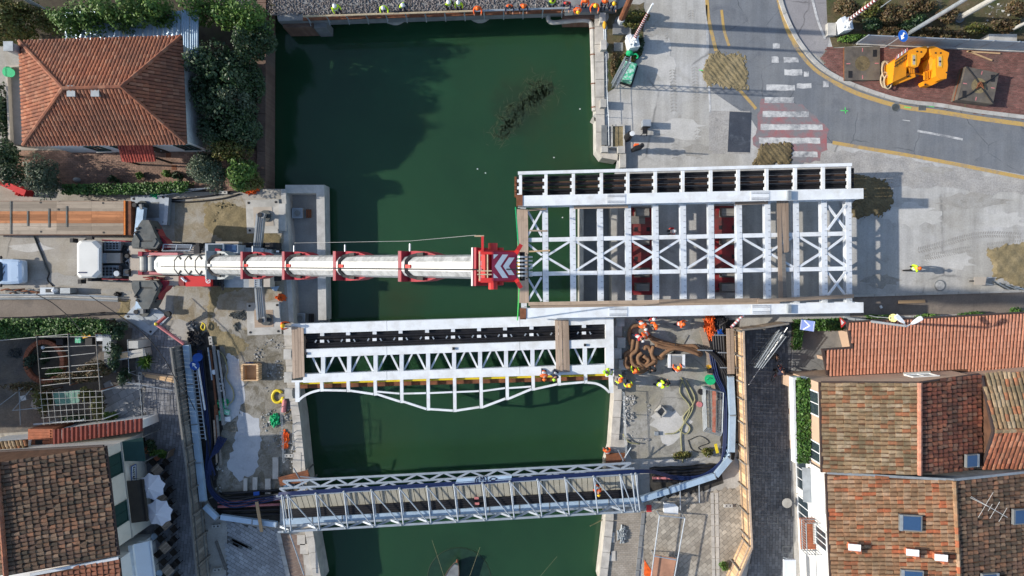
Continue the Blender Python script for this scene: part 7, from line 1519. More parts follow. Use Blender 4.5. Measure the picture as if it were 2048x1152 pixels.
def bigmat(px,z,label,chains):
    t=thing('steel_mat',P(*px[0]),label,'steel mat');q=PP(px,z);MB().prism(q,0,z).build('plate',K['mattop'],t);c=sum(q,Vector())/4
    MB().disc(c+Vector((0,0,.006)),.55,20).build('worn_spot',K['sandd']if not chains else K['sand'],t)
    for i in range(4):a=q[i].lerp(q[(i+1)%4],.5);MB().beam(a.lerp(c,.08)+Vector((0,0,.006)),a.lerp(c,.3)+Vector((0,0,.006)),.06,.008).build('paint_cross',K['pink'],t)
    for u,v_ in((.15,.82),(.85,.2)):p=q[0].lerp(q[1],u).lerp(q[3].lerp(q[2],u),v_);MB().box(p+Vector((0,0,.01)),(.28,.5,.02)).build('handle_slot',K['black'],t)
    if chains:
        for i in range(4):MB().tube(curve([c+Vector((0,0,.12)),c.lerp(q[i],.5)+Vector((random.uniform(-.1,.1),random.uniform(-.1,.1),.05)),q[i]+Vector((0,0,.05))],4),.04,5).build('chain',K['black'],t)
        MB().tube([c+Vector((.3*math.cos(i*1.9)*(1-i*.02),.25*math.sin(i*2.3),.08+i*.01))for i in range(16)],.045,5).build('chain_knot',K['rust'],t)
    m=MB().ribbon(q[2:4]+[q[0]],.06,.0,z+.02,0)if False else None
    MB().beam(q[3]+Vector((-.03,0,-z/2)),q[0]+Vector((-.03,0,-z/2)),.03,.1).build('yellow_edge',K['rust'],t);return t
bigmat([(1690,94),(1760,93),(1760,160),(1690,161)],.25,'dark square steel mat lying left of the amber weights',False);bigmat([(1932,133),(1998,146),(1986,208),(1915,199)],.8,'thick square steel mat with chains, right of the amber weights',True)
t=thing('rope_coil',P(1772,150),'pale thick rope coiled loosely beside the dark steel mat','rope')
for k_ in range(7):cx_,cy_,ra,rb_=1773+random.uniform(-4,4),(138 if k_%2 else 163)+random.uniform(-3,3),random.uniform(6,9),random.uniform(12,17);MB().tube([P(cx_+ra*math.cos(a/16*6.283),cy_+rb_*math.sin(a/16*6.283),.08+k_*.05)for a in range(17)],.055,6).build('loop',K['ropel'],t)
for a,b_,lb in(((1934,103),(2000,107),'long thin batten crossed over another on the red footway'),((1936,102),(1984,121),'short thin batten crossing the long one on the red footway')):tag(MB().beam(P(*a,.1),P(*b_,.1),.1,.06).build('batten',K['planky']),lb,'batten')
tag(MB().beam(P(1797,604,.1),P(1850,602,.1),.22,.08).build('plank',K['planky']),'fresh pine plank lying on the brown footway by the lifted bridge','plank');tag(MB().box(P(1762,614,.08),(.16,.2,.1),.5).build('paper_scrap',K['white']),'small white scrap on the brown footway','litter')
# ================================================================ HOARDINGS
def hoarding(tops,h,label,board,cap,step=.30,inner=None):
    q=PP(tops,h);t=thing('hoarding',Vector((q[0].x,q[0].y,0)),label,'hoarding')
    cnt=0
    for i in range(len(q)-1):
        a,b_=Vector((q[i].x,q[i].y,0)),Vector((q[i+1].x,q[i+1].y,0));L=(b_-a).length;n=max(1,round(L/step));d=(b_-a)/n
        for k_ in range(n):p=a+d*(k_+.5);MB().beam(a+d*(k_+.03),a+d*(k_+.97),.035,h-.02+random.uniform(-.03,.03),).v;m=MB();hh=h-.06+random.uniform(-.03,.02);m.beam(a+d*(k_+.03)+Vector((0,0,hh/2)),a+d*(k_+.97)+Vector((0,0,hh/2)),.035,hh);m.build('board',K[board],t)
        nn=Vector((-d.y,d.x,0)).normalized()*.07
        for z in(.5,h-.35):MB().beam(a+nn*0+Vector((0,0,z))+(nn if inner else-nn),b_+Vector((0,0,z))+(nn if inner else-nn),.08,.09).build('rail',K[cap],t)
        MB().beam(a+Vector((0,0,h)),b_+Vector((0,0,h)),.13,.06).build('cap_rail',K[cap],t)
        for k_ in range(0,n,6):
            p=a+d*k_+(nn*2 if inner else-nn*2);MB().beam(p,p+Vector((0,0,h-.1)),.1).build('hoarding_post',K['plankg'],t);
    return t
hoarding([(341,696),(372,930),(396,1175)],2.0,'grey weathered board hoarding between the cafe street and the site','plankg','plankgv',inner=True)
hoarding([(1487,662),(1491,800),(1496,930),(1504,1096),(1470,1175)],2.0,'pine board hoarding between the east site and the dark stone street','planky','plank',inner=False)
hoarding([(1484,660),(1530,655),(1578,647)],2.0,'short weathered hoarding closing the site under the lifted bridge','plank','plankg',inner=False)
for i,(x0,x1)in enumerate(((1456,1459),(1464,1466))):tag(MB().beam(P(x0,657,1.0),P(x1,748,1.0),.24,.08,top=True).build('plank',K['plank']),'long plank on edge beside the right trench, '+('left one' if i==0 else 'right one'),'plank')
tag(MB().beam(P(1405,660,.3),P(1426,735,.3),.42,.08,top=True).build('plank',K['plank']),'wide weathered plank slanting past the orange net heap','plank');tag(MB().beam(P(1420,740,.2),P(1432,800,.2),.25,.08,top=True).build('plank',K['plankv']),'plank continuing the slanting one beside the green tub','plank')
tag(MB().beam(P(513,1004,1.0),P(523,1064,1.0),.22,.08,top=True).build('plank',K['planky']),'fresh pine plank laid over the pipes beside the truss bridge','plank');tag(MB().beam(P(432,1083,.08),P(452,1140,.08),.2,.07,top=True).build('plank',K['plankg']),'grey plank lying between the hoarding and the stone strip','plank')
for i,y in enumerate((745,748.5,752)):tag(MB().beam(P(282+i*4,y,.12+i*.03),P(356,y+10+i*1.5,.12+i*.03),.14,.07).build('batten',K['planky' if i else 'plank']),'long batten leaning by the yard gate, '+('upper','middle','lower')[i],'batten')
for i in range(10):x=457+(i%5)*7+(i//5)*2;y=1075+(i//5)*8+(i%5)*3.4;tag(MB().beam(P(x,y,.08),P(x+18,y+10,.08),.16,.06).build('slat',K['dsteel']),'dark slat of the loose wooden grid on the stone quay','slat','dark slats on the west quay')if i<7 else None
# ================================================================ TRENCHES WITH PIPES
K['trench']=mk('dark_trench_soil',(.05,.047,.042),.95,0,.4,2,bump=.5)
def trench(px,label):return sheet('trench',rough_edge(PP(px),.4,.06),.012,K['trench'],label)
trench([(380,690),(432,650),(452,790),(440,900),(432,985),(415,1000),(398,850)],'dark trench floor beside the left hoarding');trench([(415,1000),(480,985),(560,980),(566,1045),(440,1040)],'dark trench floor west of the truss bridge');trench([(1300,935),(1440,925),(1448,965),(1400,985),(1300,1005)],'dark trench floor east of the truss bridge');trench([(1420,640),(1480,640),(1478,760),(1468,920),(1440,925),(1442,780)],'dark trench floor beside the right hoarding')
def pipe(px,z,r_,mat,label,n=4,name='pipe',cat='pipe',group=None):
    o=MB().tube(curve(PP(px,z),n),r_,7).build(name,K[mat],smooth=True);return tag(o,label,cat,group)
gB='blue hoses around the site'
for i in range(4):
    d=i*3.2
    pipe([(396+d,700,.3),(404+d,780,.35),(414+d,880,.4),(412+d,950,.4),(424+d*.6,990-d,.5),(460,1014-d*1.5,.55),(510,1008-d*1.5,.6),(556,998-d,.7),(600,990-d*.4,1.6),(680,984-d*.3,2.2)],.3,.06,'blue' if i<3 else 'black','blue hose curving from the left trench to the truss bridge, '+('outermost','second','third')[i]if i<3 else 'black hose curving beside the blue hoses in the left trench',name='hose',cat='hose')
for i in range(3):pipe([(556+i,991-i*2.5,2.75),(680,983-i*2.5,2.75),(920,969-i*2.5,2.75),(1150,953-i*2.5,2.75),(1280,945-i*2.3,2.7),(1318,948-i*2,1.4),(1350,958-i*3,.6),(1400,957-i*3,.5),(1434,938-i*4,.5),(1446+i*2,900,.5),(1447+i*3,830,.45),(1444+i*3,785,.4),(1428+i*4,750,.4),(1418+i*4,700,.3)],0,.06,'blue','long blue hose along the north truss into the right trench, '+('lower','middle','upper')[i],name='hose',cat='hose')
for i in range(5):d=i*5;pipe([(1425+d,640,.25),(1428+d,690,.3),(1434+d*.9,740,.25),(1446+d*.7,790,.25),(1452+d*.5,860,.25),(1450+d*.4,915,.25)],.2,.11,'blackpipe','black pipe in the right trench, '+('first','second','third','fourth','fifth')[i]+' from the work area',group='black pipes in the right trench')
for i in range(3):pipe([(1395+i*9,690+i*3,.45),(1425+i*8,710+i*5,.5),(1448+i*6,745+i*3,.5),(1458+i*4,775,.45)],.4,.09,'black','black cable bending across the right trench, '+('left','middle','right')[i],name='cable',cat='cable')
for i in range(5):pipe([(1305,938+i*6,.3),(1370,936+i*6.5,.3),(1440,930+i*6,.3)],.3,.1,'blackpipe' if i!=3 else 'pink','pipe crossing the east trench towards the truss, '+('topmost','second from the top','third from the top','faded red one','lowest')[i],group='pipes in the east trench')
for i in range(6):pipe([(436,988+i*8.5,.2),(500,984+i*9,.2),(562,980+i*9.5,.2)],.2,.1 if i!=2 else .08,'blackpipe' if i not in(2,3)else 'pink','pipe in the west trench, '+('topmost','second from the top','upper faded red one','lower faded red one','second from the bottom','lowest')[i],group='pipes in the west trench')
tag(MB().box(P(513,987,.5),(.42,.26,.1),.1).build('end_plug',K['bsign']),'small blue cap on the black pipes west of the truss bridge','pipe cap')
for i,(x0,y0,x1,y1,r_,mt,lb)in enumerate([(421,700,435,830,.09,'rust','rust red pipe lying in the left trench, upper length'),(430,810,434,900,.09,'rust','rust red pipe lying in the left trench, lower length'),(427,690,447,850,.13,'concd','thick grey pipe lying in the left trench'),(436,700,452,815,.08,'galvd','thin steel tube along the edge of the left trench'),(434,830,442,930,.10,'plankg','grey timber in the lower left trench'),(428,840,434,925,.08,'plank','weathered timber beside the grey one in the left trench'),(416,695,424,760,.06,'galv','short bright tube near the top of the left trench'),(412,850,428,960,.1,'blackpipe','black pipe along the lower ladder')]):tag(MB().tube([P(x0,y0,.25+i*.02),P(x1,y1,.25+i*.02)],r_,8).build('pipe' if 'timber' not in lb else 'timber',K[mt]),lb,'pipe' if 'timber' not in lb else 'timber')
for i in range(6):pipe([(438+i*3,872+i,.5+i*.03),(425+i*2,905,.55),(416+i,930-i*3,.5),(420+i*2,950,.4),(412+i,940,.45)],.5,.05,'blue','loose blue cable looped at the foot of the left trench',name='cable',cat='cable',group='loose blue cables')
t=thing('pipe_valve',P(1440,664),'blue valve on the black pipes of the right trench','valve');MB().ball(P(1440,664,.6),(.2,.2,.15)).build('valve_body',K['bsign'],t)
for a in range(4):MB().beam(P(1440,664,.72),P(1440+7*math.cos(a*1.57+.5),664+7*math.sin(a*1.57+.5),.72),.06).build('valve_arm',K['bsign'],t)
for i,(y0,x0,x1)in enumerate(((670,1428,1478),(705,1436,1478),(735,1440,1478),(700,1395,1425))):tag(MB().tube([P(x0,y0,.75),P(x1,y0+1,.75)],.04,5).build('scaffold_tube',K['galv']),'short scaffold tube across the right trench, '+('topmost','second','lowest','by the sling')[i],'tube')
# ladder along the left trench
t=thing('ladder',P(396,800,.6),'long aluminium ladder lying along the left trench','ladder');L0,L1=(P(384,742,.8),P(401,880,.6)),(P(394,742,.8),P(412,880,.6))
for a,b_ in(L0,L1):MB().beam(a,b_,.07,.08).build('stile',K['galv'],t)
for i in range(18):MB().beam(L0[0].lerp(L0[1],(i+.5)/18),L1[0].lerp(L1[1],(i+.5)/18),.045).build('rung',K['galv'],t)
tag(MB().beam(P(396,730,.9),P(410,820,.7),.1,.1).build('aluminium_bar',K['white']),'bright aluminium bar beside the ladder','bar')
b0=P(400,742);t=thing('road_sign',b0,'round blue sign with white arrow lying over the left trench','sign');arrow_sign(P(389,731,1.0),.36,(0.05,-.1,1),2.2,t);MB().tube([P(392,735,.95),P(402,760,.3)],.04,6).build('post',K['galv'],t)
b0=P(395,716);t=thing('road_sign',b0,'second dark blue round sign tilted behind the arrow sign','sign');MB().disc(P(395,715,1.0),.36,20,(.1,.55,.8)).build('plate',K['bsign'],t);MB().tube([P(396,715,.98),P(400,722,0)],.04,6).build('post',K['galv'],t)
# fallen pink pole from the left hoarding to the askew mat
t=thing('striped_pole',P(335,665),'faded pink pole lying from the askew mat to the left hoarding','pole');MB().tube([P(312,648,1.0),P(368,688,.6)],.12,8).build('shaft',K['pink'],t);MB().tube([P(313,648,1.0),P(338,628,1.2)],.13,8).build('joint_arm',K['redd'],t);MB().cyl(P(338,628,1.1),.22,.3,10).build('pole_foot',K['black'],t);MB().ball(P(312,648,1.1),.13).build('yellow_knuckle',K['ypipe'],t)
t=thing('striped_pole',P(1470,645),'pink and white striped pole slanting out from under the lifted bridge','pole');a,b_=P(1462,655,1.6),P(1487,630,1.6);MB().tube([a,b_],.1,8).build('shaft',K['white'],t)
for i in range(5):MB().tube([a.lerp(b_,i/5),a.lerp(b_,i/5+.1)],.105,8).build('stripe',K['pink'],t)
# ================================================================ LOOSE THINGS, WEST SITE
t=thing('timber_crate',P(500,745),'open yellow brown ribbed crate on the grey ground','crate');c=P(500,745,.75)
MB().box(c+Vector((0,0,-.68)),(1.05,1.1,.1)).build('floor',K['planky'],t)
for s_ in(-1,1):
    for k_ in range(7):MB().box(c+Vector((s_*.56,-.5+k_*.165,-.3)),(.14,.13,.75)).build('side_rib',K['planky'],t)
    MB().box(c+Vector((0,s_*.58,-.32)),(1.15,.08,.7)).build('end_wall',K['planky'],t);MB().box(c+Vector((s_*.50,0,-.32)),(.05,1.1,.7)).build('side_wall',K['planky'],t)
for x,y in((485,764),(514,764)):pass
tag(MB().tube([P(492,727,.3),P(500,729,.35),P(507,726,.3)],.12,7).ball(P(500,727,.35),(.2,.14,.12)).build('blue_pump',K['blue']),'small dark blue pump just above the open crate','pump')
for x,y,r_,mt,lb in[(432,743,.18,'white','small white bucket lid beside the left trench'),(443,762,.24,'galvd','grey steel bucket beside the left trench'),(445,777,.19,'concl','pale round bucket with dark centre beside the left trench')]:
    t=thing('bucket',P(x,y),lb,'bucket');MB().cyl(P(x,y),r_*.8,.35,14,r_).build('bucket_body',K[mt],t);MB().disc(P(x,y,.355),r_*.75,14).build('content',K[mt]if mt=='white' else K['black'],t)
for i,(x,y,a)in enumerate(((438,826,.1),(452,824,-.2),(440,836,.3),(454,838,0),(447,812,.4))):tag(MB().loft([[P(x,y,.1)+Matrix.Rotation(a,3,'Z')@Vector((u*.26*k_,v_*.18*k_,z))for u,v_ in((-1,-1),(1,-1),(1,1),(-1,1))]for k_,z in((.9,-.1),(1.05,0),(1,.08),(.6,.13))]).build('cement_bag',K['greenp']if i!=3 else K['white']),'green and white cement bag in the pile beside the left trench, '+('lower left','upper right','bottom left','white one','topmost')[i],'bag')
def heap(px,py,rx,ry,h,mat,label,name,cat,seed=1,strands=40,r_=.03):
    rr=random.Random(seed);c=P(px,py);t=MB();k_=CAM_H/FPX
    for i in range(strands):
        a=rr.uniform(0,6.28);q=math.sqrt(rr.random());x,y=c.x+rx*k_*q*math.cos(a),c.y+ry*k_*q*math.sin(a);pts=[]
        for j in range(4):pts.append(Vector((x+rr.gauss(0,rx*k_*.3),y+rr.gauss(0,ry*k_*.3),.03+rr.uniform(0,h)*(1-q*.7))))
        t.tube(pts,r_,4,caps=False)
    return tag(t.build(name,K[mat]),label,cat)
heap(446,806,10,8,.35,'green','crumpled green tarpaulin strip on the bag pile','tarpaulin','tarpaulin',2,60,.06);heap(551,839,8,10,.4,'green','small bunched green net on the rubble','net','net',3,70,.05);heap(571,880,6,14,.2,'orplast','flattened orange red net on the rubble by the canal wall','net','net',4,60,.04)
heap(1419,652,10,24,.7,'orplast','heap of orange safety net beside the right trench','net','net',5,170,.035);heap(503,381,12,6,.4,'orplast','orange red net bundle by the canal wall end','net','net',6,50,.05);heap(45,383,12,8,.3,'redc','crumpled red safety net end left of the flat trailer','net','net',7,60,.05);heap(311,388,8,6,.3,'green','small green net bundle on the mat edge by the hedge','net','net',8,40,.05);heap(562,595,8,6,.2,'orplast','small orange plastic piece at the edge of the pit','net','net',9,40,.05)
heap(1302,1060,0,0,.1,'galv','x','x','x',1,1)if False else None
heap(478,630,14,7,.15,'dsteel','dark dead branches lying on the sand by the lower mat','branch_pile','branches',10,40,.04);heap(474,652,6,7,.1,'dsteel','small pile of dark twigs on the sand','branch_pile','branches',11,22,.035);heap(1244,1068,7,14,.3,'galvd','grey bundle of folded sheeting on the east quay paving','sheet_bundle','bundle',12,70,.06)
ribn=MB().ribbon(PP([(-40,352),(0,364),(50,386)],.9),.42,.0,.9).build('barrier_net',K['redc']);tag(ribn,'red plastic barrier net slanting in from the left edge','barrier')
MBc=MB().tube([P(555+10*math.cos(a/18*5.6+.6),793-12*math.sin(a/18*5.6+.6),.1)for a in range(19)]+[P(566,806,.2)],.11,7);tag(MBc.build('hose_coil',K['ypipe'],smooth=True),'thick yellow hose coiled beside the canal wall','hose')
t=thing('fire_extinguisher',P(568,812),'red cylinder lying next to the yellow hose coil','cylinder');t.name='gas_cylinder';MB().tube([P(569,799,.2),P(569,803,.2),P(567,824,.2)],[.1,.17,.17],10).build('cylinder_body',K['pink'],t);MB().cyl(P(569,798,.15),.07,.1,8).build('valve',K['steel'],t)
t=thing('small_pallet',P(575,827),'little broken wooden pallet by the canal wall','pallet')
for k_ in range(4):MB().beam(P(568+k_*1.5,826-k_*1.5+4,.15),P(578+k_*1.5,821-k_*1.5+2,.15),.07,.03).build('slat',K['planky'],t)
def block2(x,y,rz,label):
    t=thing('footing_block',P(x,y),label,'concrete block','concrete blocks with two holes');c=P(x,y,.1);MB().box(c,(.62,.24,.2),rz).build('block',K['concl'],t)
    for d in(-.14,.14):MB().box(c+Matrix.Rotation(rz,3,'Z')@Vector((d,0,.101)),(.1,.1,.01),rz).build('hole',K['black'],t)
block2(422,681,1.7,'concrete fence foot with two holes at the top of the left trench');block2(578,911,.0,'concrete fence foot near the wooden platform on the west quay');block2(433,1052,.1,'concrete fence foot under the duct bend');block2(435,1139,.1,'concrete fence foot at the end of the grey plank');block2(1456,1011,0,'concrete fence foot beside the right hoarding, upper one');block2(1842,633,.05,'concrete fence foot below the brown footway');block2(447,385,0,'concrete fence foot by the hedge end');block2(281,752,1.5,'concrete fence foot at the yard gate')
for pts,mt,lb,r_ in[([(424,695,.1),(446,710,.1),(455,740,.1),(452,755,.1),(466,780,.1),(466,800,.1),(452,812,.2)],'hose','thin olive hose snaking from the left trench to the bags',.045),([(404,645,.3),(410,650,.3),(408,660,.3),(402,655,.3),(406,645,.3)],'ypipe','small yellow cable loop at the head of the left trench',.05),([(1362,755,.1),(1378,790,.1),(1386,815,.1),(1370,845,.1),(1352,865,.1),(1330,868,.1)],'hose','olive hose winding down the east site, left strand',.05),([(1366,757,.1),(1360,785,.1),(1380,815,.1),(1366,850,.1),(1362,875,.1),(1366,925,.1)],'hose','olive hose winding down the east site, middle strand',.05),([(1372,760,.1),(1390,800,.1),(1366,835,.1),(1380,855,.1),(1372,868,.1),(1358,860,.1)],'hose','olive hose winding down the east site, right strand',.05),([(1378,880,.05),(1400,872,.05),(1418,885,.05),(1396,895,.05),(1410,905,.05),(1385,900,.05),(1376,880,.05)],'wire','thin dark wire looped on the concrete',.025),([(1246,868,.2),(1258,884,.25),(1280,888,.2)],'hose','yellow green hose drooping over the quay rubble',.05),([(1352,670,.6),(1350,700,.3),(1345,712,.3)],'wire','dark thin cord beside the grey crate',.03)]:pipe(pts,.1,r_,mt,lb,name='hose' if mt!='wire' else 'wire',cat='hose' if mt!='wire' else 'wire')
from mathutils import noise as mnoise
def rubble(poly_px,n,smax,label,seed,mat='rubble'):
    g=random.Random(seed);pl=ccw(PP(poly_px));xs=[p.x for p in pl];ys=[p.y for p in pl];m=MB();rn=[];k_=0
    while k_<n:
        x,y=g.uniform(min(xs),max(xs)),g.uniform(min(ys),max(ys))
        if not inside(pl,x,y):continue
        k_+=1
        if mnoise.noise(Vector((x*.9,y*.9,seed)))<-.02+g.random()*.25:continue
        s_=smax*(.22+.78*g.random()**4);b_=[Vector((x+s_*math.cos(a+g.uniform(-.4,.4))*g.uniform(.6,1),y+s_*math.sin(a+g.uniform(-.4,.4))*g.uniform(.6,1),0))for a in(0,1.25,2.5,3.77,5.0)];tp=[Vector((lerp(x,p.x,.7),lerp(y,p.y,.7),s_*g.uniform(.4,.9)))for p in b_]
        m.loft([b_,tp]);rn+=[g.random()]*7
    o=m.build('rubble',K[mat]);at=o.data.attributes.new('rnd','FLOAT','FACE');at.data.foreach_set('value',rn);return struct(o,label,'stuff')
rubble([(515,690),(572,668),(576,760),(545,790),(515,770),(505,720)],480,.14,'grey rubble scattered at the west end of the set-down footbridge',1);rubble([(520,815),(590,800),(600,935),(545,945),(530,900)],700,.16,'grey rubble on the broken ground by the west canal wall',2);rubble([(1246,790),(1298,790),(1300,880),(1252,885)],620,.20,'broken concrete rubble along the east canal wall',3);rubble([(1300,895),(1390,900),(1440,915),(1300,930)],330,.18,'broken concrete along the end of the east site',4);rubble([(425,410),(470,395),(475,425),(430,450)],160,.16,'earth clods on the sand above the crane',5,'sand');rubble([(1240,640),(1252,640),(1255,760),(1244,760)],160,.13,'small rubble between the concrete pads on the east bank',6);rubble([(430,880),(452,880),(445,1000),(430,1000)],200,.18,'rubble along the edge of the left trench',7);rubble([(1965,10),(2040,5),(2045,60),(1960,70)],260,.15,'pale stones among the weeds at the upper right',8)
for i,(x0,y0,x1,y1,lb)in enumerate([(530,958,541,1000,'left stone slab of the broken kerb by the west trench'),(545,915,556,958,'upright kerb stone on the west quay'),(487,957,494,985,'pale kerb slab standing in the trench edge, left'),(505,955,514,980,'pale kerb slab standing in the trench edge, right'),(586,905,602,945,'pale quay slab beside the brown wooden platform'),(1228,880,1255,908,'large pale quay slab above the east platform')]):tag(MB().pbox(x0,y0,x1,y1,0,.18).build('stone_slab',K['stonew']),lb,'stone slab')
for px,lb in(([(556,955),(615,940),(622,962),(560,972)],'brown wooden platform at the west end of the truss bridge'),([(1212,906),(1250,906),(1250,925),(1212,927)],'brown wooden platform at the east end of the truss bridge')):
    t=thing('platform',P(*px[0]),lb,'platform');q=PP(px,.5);n=5
    for i in range(n):MB().prism([q[0].lerp(q[3],(i+.04)/n),q[1].lerp(q[2],(i+.04)/n),q[1].lerp(q[2],(i+.96)/n),q[0].lerp(q[3],(i+.96)/n)],.42,.5).build('platform_board',K['rust'],t)
    for p in q:MB().beam(Vector((p.x,p.y,-1.0)),p-Vector((0,0,.08)),.1).build('leg',K['plankg'],t)
for a,b_,lb,z in[((587,936),(612,980),'long scaffold tube slanting at the north west corner of the truss bridge',1.5),((600,953),(655,958),'scaffold tube sticking out over the canal beside the wooden platform',.8),((580,1068),(608,1150),'thin tube leaning down from the truss bridge to the west quay',1.0),((1236,900),(1254,935),'scaffold tube crossing above the east wooden platform, left',1.5),((1262,895),(1240,930),'scaffold tube crossing above the east wooden platform, right',1.5),((1360,965),(1361,1020),'short tube prop beside the east duct, left',.6),((1398,958),(1399,1005),'short tube prop beside the east duct, right',.6)]:tag(MB().tube([P(*a,z),P(*b_,z*.6)],.045,6).build('scaffold_tube',K['galv']),lb,'tube')
heap(580,966,8,7,.9,'duct','crumpled clear sheeting on the corner of the truss bridge','plastic_sheet','plastic sheet',14,40,.09);heap(1452,905,6,16,.7,'duct','crumpled clear sheeting over the bend of the right duct','plastic_sheet','plastic sheet',15,50,.08)
for(x0,x1,y0,y1,lb)in[(561,566,815,925,'thin cable fence line along the west canal wall'),(585,586,850,900,'thin tube rail close to the west canal wall'),(1246,1252,785,930,'thin pale rope fence along the east canal wall')]:
    t=thing('rope_fence',P(x0,y0),lb,'rope fence')
    for d in(0,2.4):MB().tube([P(x0+d,y0,1.0),P(x1+d,y1,1.0)],.013,5).build('rope',K['galv'],t)
    for k_ in range(4):p=P(lerp(x0,x1,k_/3)+1.2,lerp(y0,y1,k_/3),1.0);MB().tube([p,Vector((p.x,p.y,0))],.03,5).build('fence_post',K['galv'],t)
# ================================================================ LOOSE THINGS, EAST SITE
t=thing('lifting_sling',P(1300,690),'huge brown round sling heaped and trailed over the concrete','sling')
rr=random.Random(11);loops=[[(1262,690),(1258,672),(1264,655),(1282,652),(1292,662)],[(1268,678),(1262,700),(1252,708),(1256,722),(1272,728),(1290,722)],[(1276,682),(1272,700),(1262,712),(1268,730),(1285,735),(1300,726),(1306,712)],[(1252,714),(1250,728),(1262,738),(1280,742),(1296,733),(1312,722)],[(1262,706),(1278,708),(1282,718),(1270,722),(1258,716),(1264,704),(1280,702)],[(1290,700),(1292,694),(1298,696),(1304,712),(1310,722)],[(1306,692),(1304,708),(1312,720),(1308,728),(1296,728)],[(1284,706),(1276,714),(1278,726),(1290,730),(1298,720),(1288,712)],[(1290,668),(1302,676),(1330,685),(1360,692),(1390,693),(1396,700)],[(1298,672),(1312,684),(1340,692),(1370,696),(1392,702),(1402,708),(1396,710)],[(1310,690),(1335,697),(1360,695),(1385,702),(1400,709)],[(1320,715),(1332,705),(1350,697),(1375,702),(1398,710)],[(1258,700),(1254,718),(1260,734),(1276,745),(1296,738)],[(1312,714),(1322,716),(1328,712)]]
for i,l in enumerate(loops):MB().tube(curve([P(x+rr.uniform(-1,1),y+rr.uniform(-1,1),.14+.10*(i%4)+rr.uniform(0,.08))for x,y in l],5),.14,8).build('rope_strand',K['rope'],t,smooth=True)
t=thing('grey_crate',P(1353,722),'grey plastic crate with white corner padding that a worker leans on','crate');c=P(1353,722,.9);MB().box(c+Vector((0,0,-.45)),(1.05,.85,.9)).build('crate_body',K['galvd'],t);MB().box(c+Vector((0,0,.004)),(.8,.62,.02)).build('crate_floor',K['concd'],t)
for s_ in(-1,1):MB().box(c+Vector((s_*.52,0,-.02)),(.18,.98,.14)).build('padding',K['white'],t);MB().box(c+Vector((0,s_*.44,-.03)),(.9,.12,.1)).build('rim',K['concl'],t)
t=thing('drain_box',P(1322,823),'small open concrete box turned askew on the east site','box');c=P(1322,823,.25)
for k_ in range(4):a=k_*math.pi/2+.75;MB().box(c+Vector((.28*math.cos(a),.28*math.sin(a),-.05)),(.08,.62,.4),a).build('side_wall',K['concl'],t)
MB().box(c+Vector((0,0,-.2)),(.5,.5,.05),.75).build('bottom',K['concd'],t)
for x,y,mt,r_,lb in[(1312,866,'galvd',.2,'small grey block on the concrete near the rubble'),(1398,808,'pink',.2,'round pinkish pot beside the mesh panels'),(1401,783,'black',.22,'black boot bag next to the mesh panels')]:tag(MB().cyl(P(x,y),r_,.22,12 if mt!='galvd' else 4).build('pot' if mt=='pink' else 'bag' if mt=='black' else 'block',K[mt]),lb,'pot' if mt=='pink' else 'bag' if mt=='black' else 'block')
t=thing('tub',P(1418,758),'round bright green tub lid beside the trench','tub');MB().cyl(P(1418,758),.34,.4,18,.38).build('tub_body',K['green'],t);MB().disc(P(1418,758,.405),.33,18).build('lid',K['green'],t);MB().tube([P(1413,759,.43),P(1417,756,.46),P(1423,757,.43)],.04,5).build('lid_handle',K['green'],t)
tag(MB().box(P(1420,742,.25),(.3,.3,.5)).build('work_lamp',K['black']),'small black work lamp above the green tub','lamp');tag(MB().box(P(1418,733,.2),(.25,.2,.4),.4).build('yellow_box',K['yellow']),'small yellow box above the black lamp by the trench','box');tag(MB().beam(P(1431,888,.5),P(1435,906,.4),.2,.08).build('yellow_board',K['ypipe']),'yellow board by the end of the right trench','board')
def meshpanel(c4,label,net=None):
    t=thing('site_barrier',c4[0],label,'mesh barrier','loose mesh barriers');m=MB()
    for i in range(4):m.tube([c4[i],c4[(i+1)%4]],.035,5)
    m.build('frame',K['galvd'],t)
    for i in range(5):a=(i+1)/6;MB().tube([c4[0].lerp(c4[1],a),c4[3].lerp(c4[2],a)],.007,3).build('mesh_wire',K['galvd'],t)
    for i in range(10):a=(i+1)/11;MB().tube([c4[0].lerp(c4[3],a),c4[1].lerp(c4[2],a)],.007,3).build('mesh_wire',K['galvd'],t)
for i in range(4):d=i*2.2;meshpanel(PP([(1404+d,772+d),(1445+d*.3,782+d*.5),(1442+d*.4,872-d),(1407+d,862-d)],.15+i*.12),('bottom','second','third','top')[i]+' grey mesh panel of the stack lying beside the right trench')
tag(MB().slab(PP([(1425,782),(1432,783),(1431,866),(1425,864)],.68),.03).build('orange_net',mk('faded_red_net',(.40,.12,.07),.8,0,.3,2,(.35,.28,.24),.8,1.5)),'strip of orange net lying on the stacked mesh panels','net')
for i in range(4):d=i*4.5;meshpanel([P(1556+d-8,668+d*.3,.2+i*.1),P(1567+d-8,660+d,2.0),P(1513+d-2,735+d*.1,2.0),P(1502+d-4,728+d*.2,.2+i*.1)],('outermost','second','third','innermost')[i]+' of the grey mesh panels leaning at the hoarding corner')
tag(MB().tube([P(1575,655,2.0),P(1497,770,.6)],.03,5).build('stay_wire',K['lwire']),'long pale stay wire slanting across the stone street','wire')
t=thing('frame_shelter',P(1340,1080),'thin grey tube frame with orange cloth standing on the beige paving','frame');q=PP([(1319,1031),(1370,1036),(1355,1120),(1308,1112)],1.0);q2=q[2]+(q[2]-q[1]);q3=q[3]+(q[3]-q[0])
for a,b_ in((q[0],q[1]),(q[1],q2),(q[0],q3),(q[3],q[2])):MB().tube([a,b_],.045,6).build('frame_tube',K['galv'],t)
for p in q:MB().tube([p,Vector((p.x,p.y,0))],.04,5).build('leg',K['galv'],t)
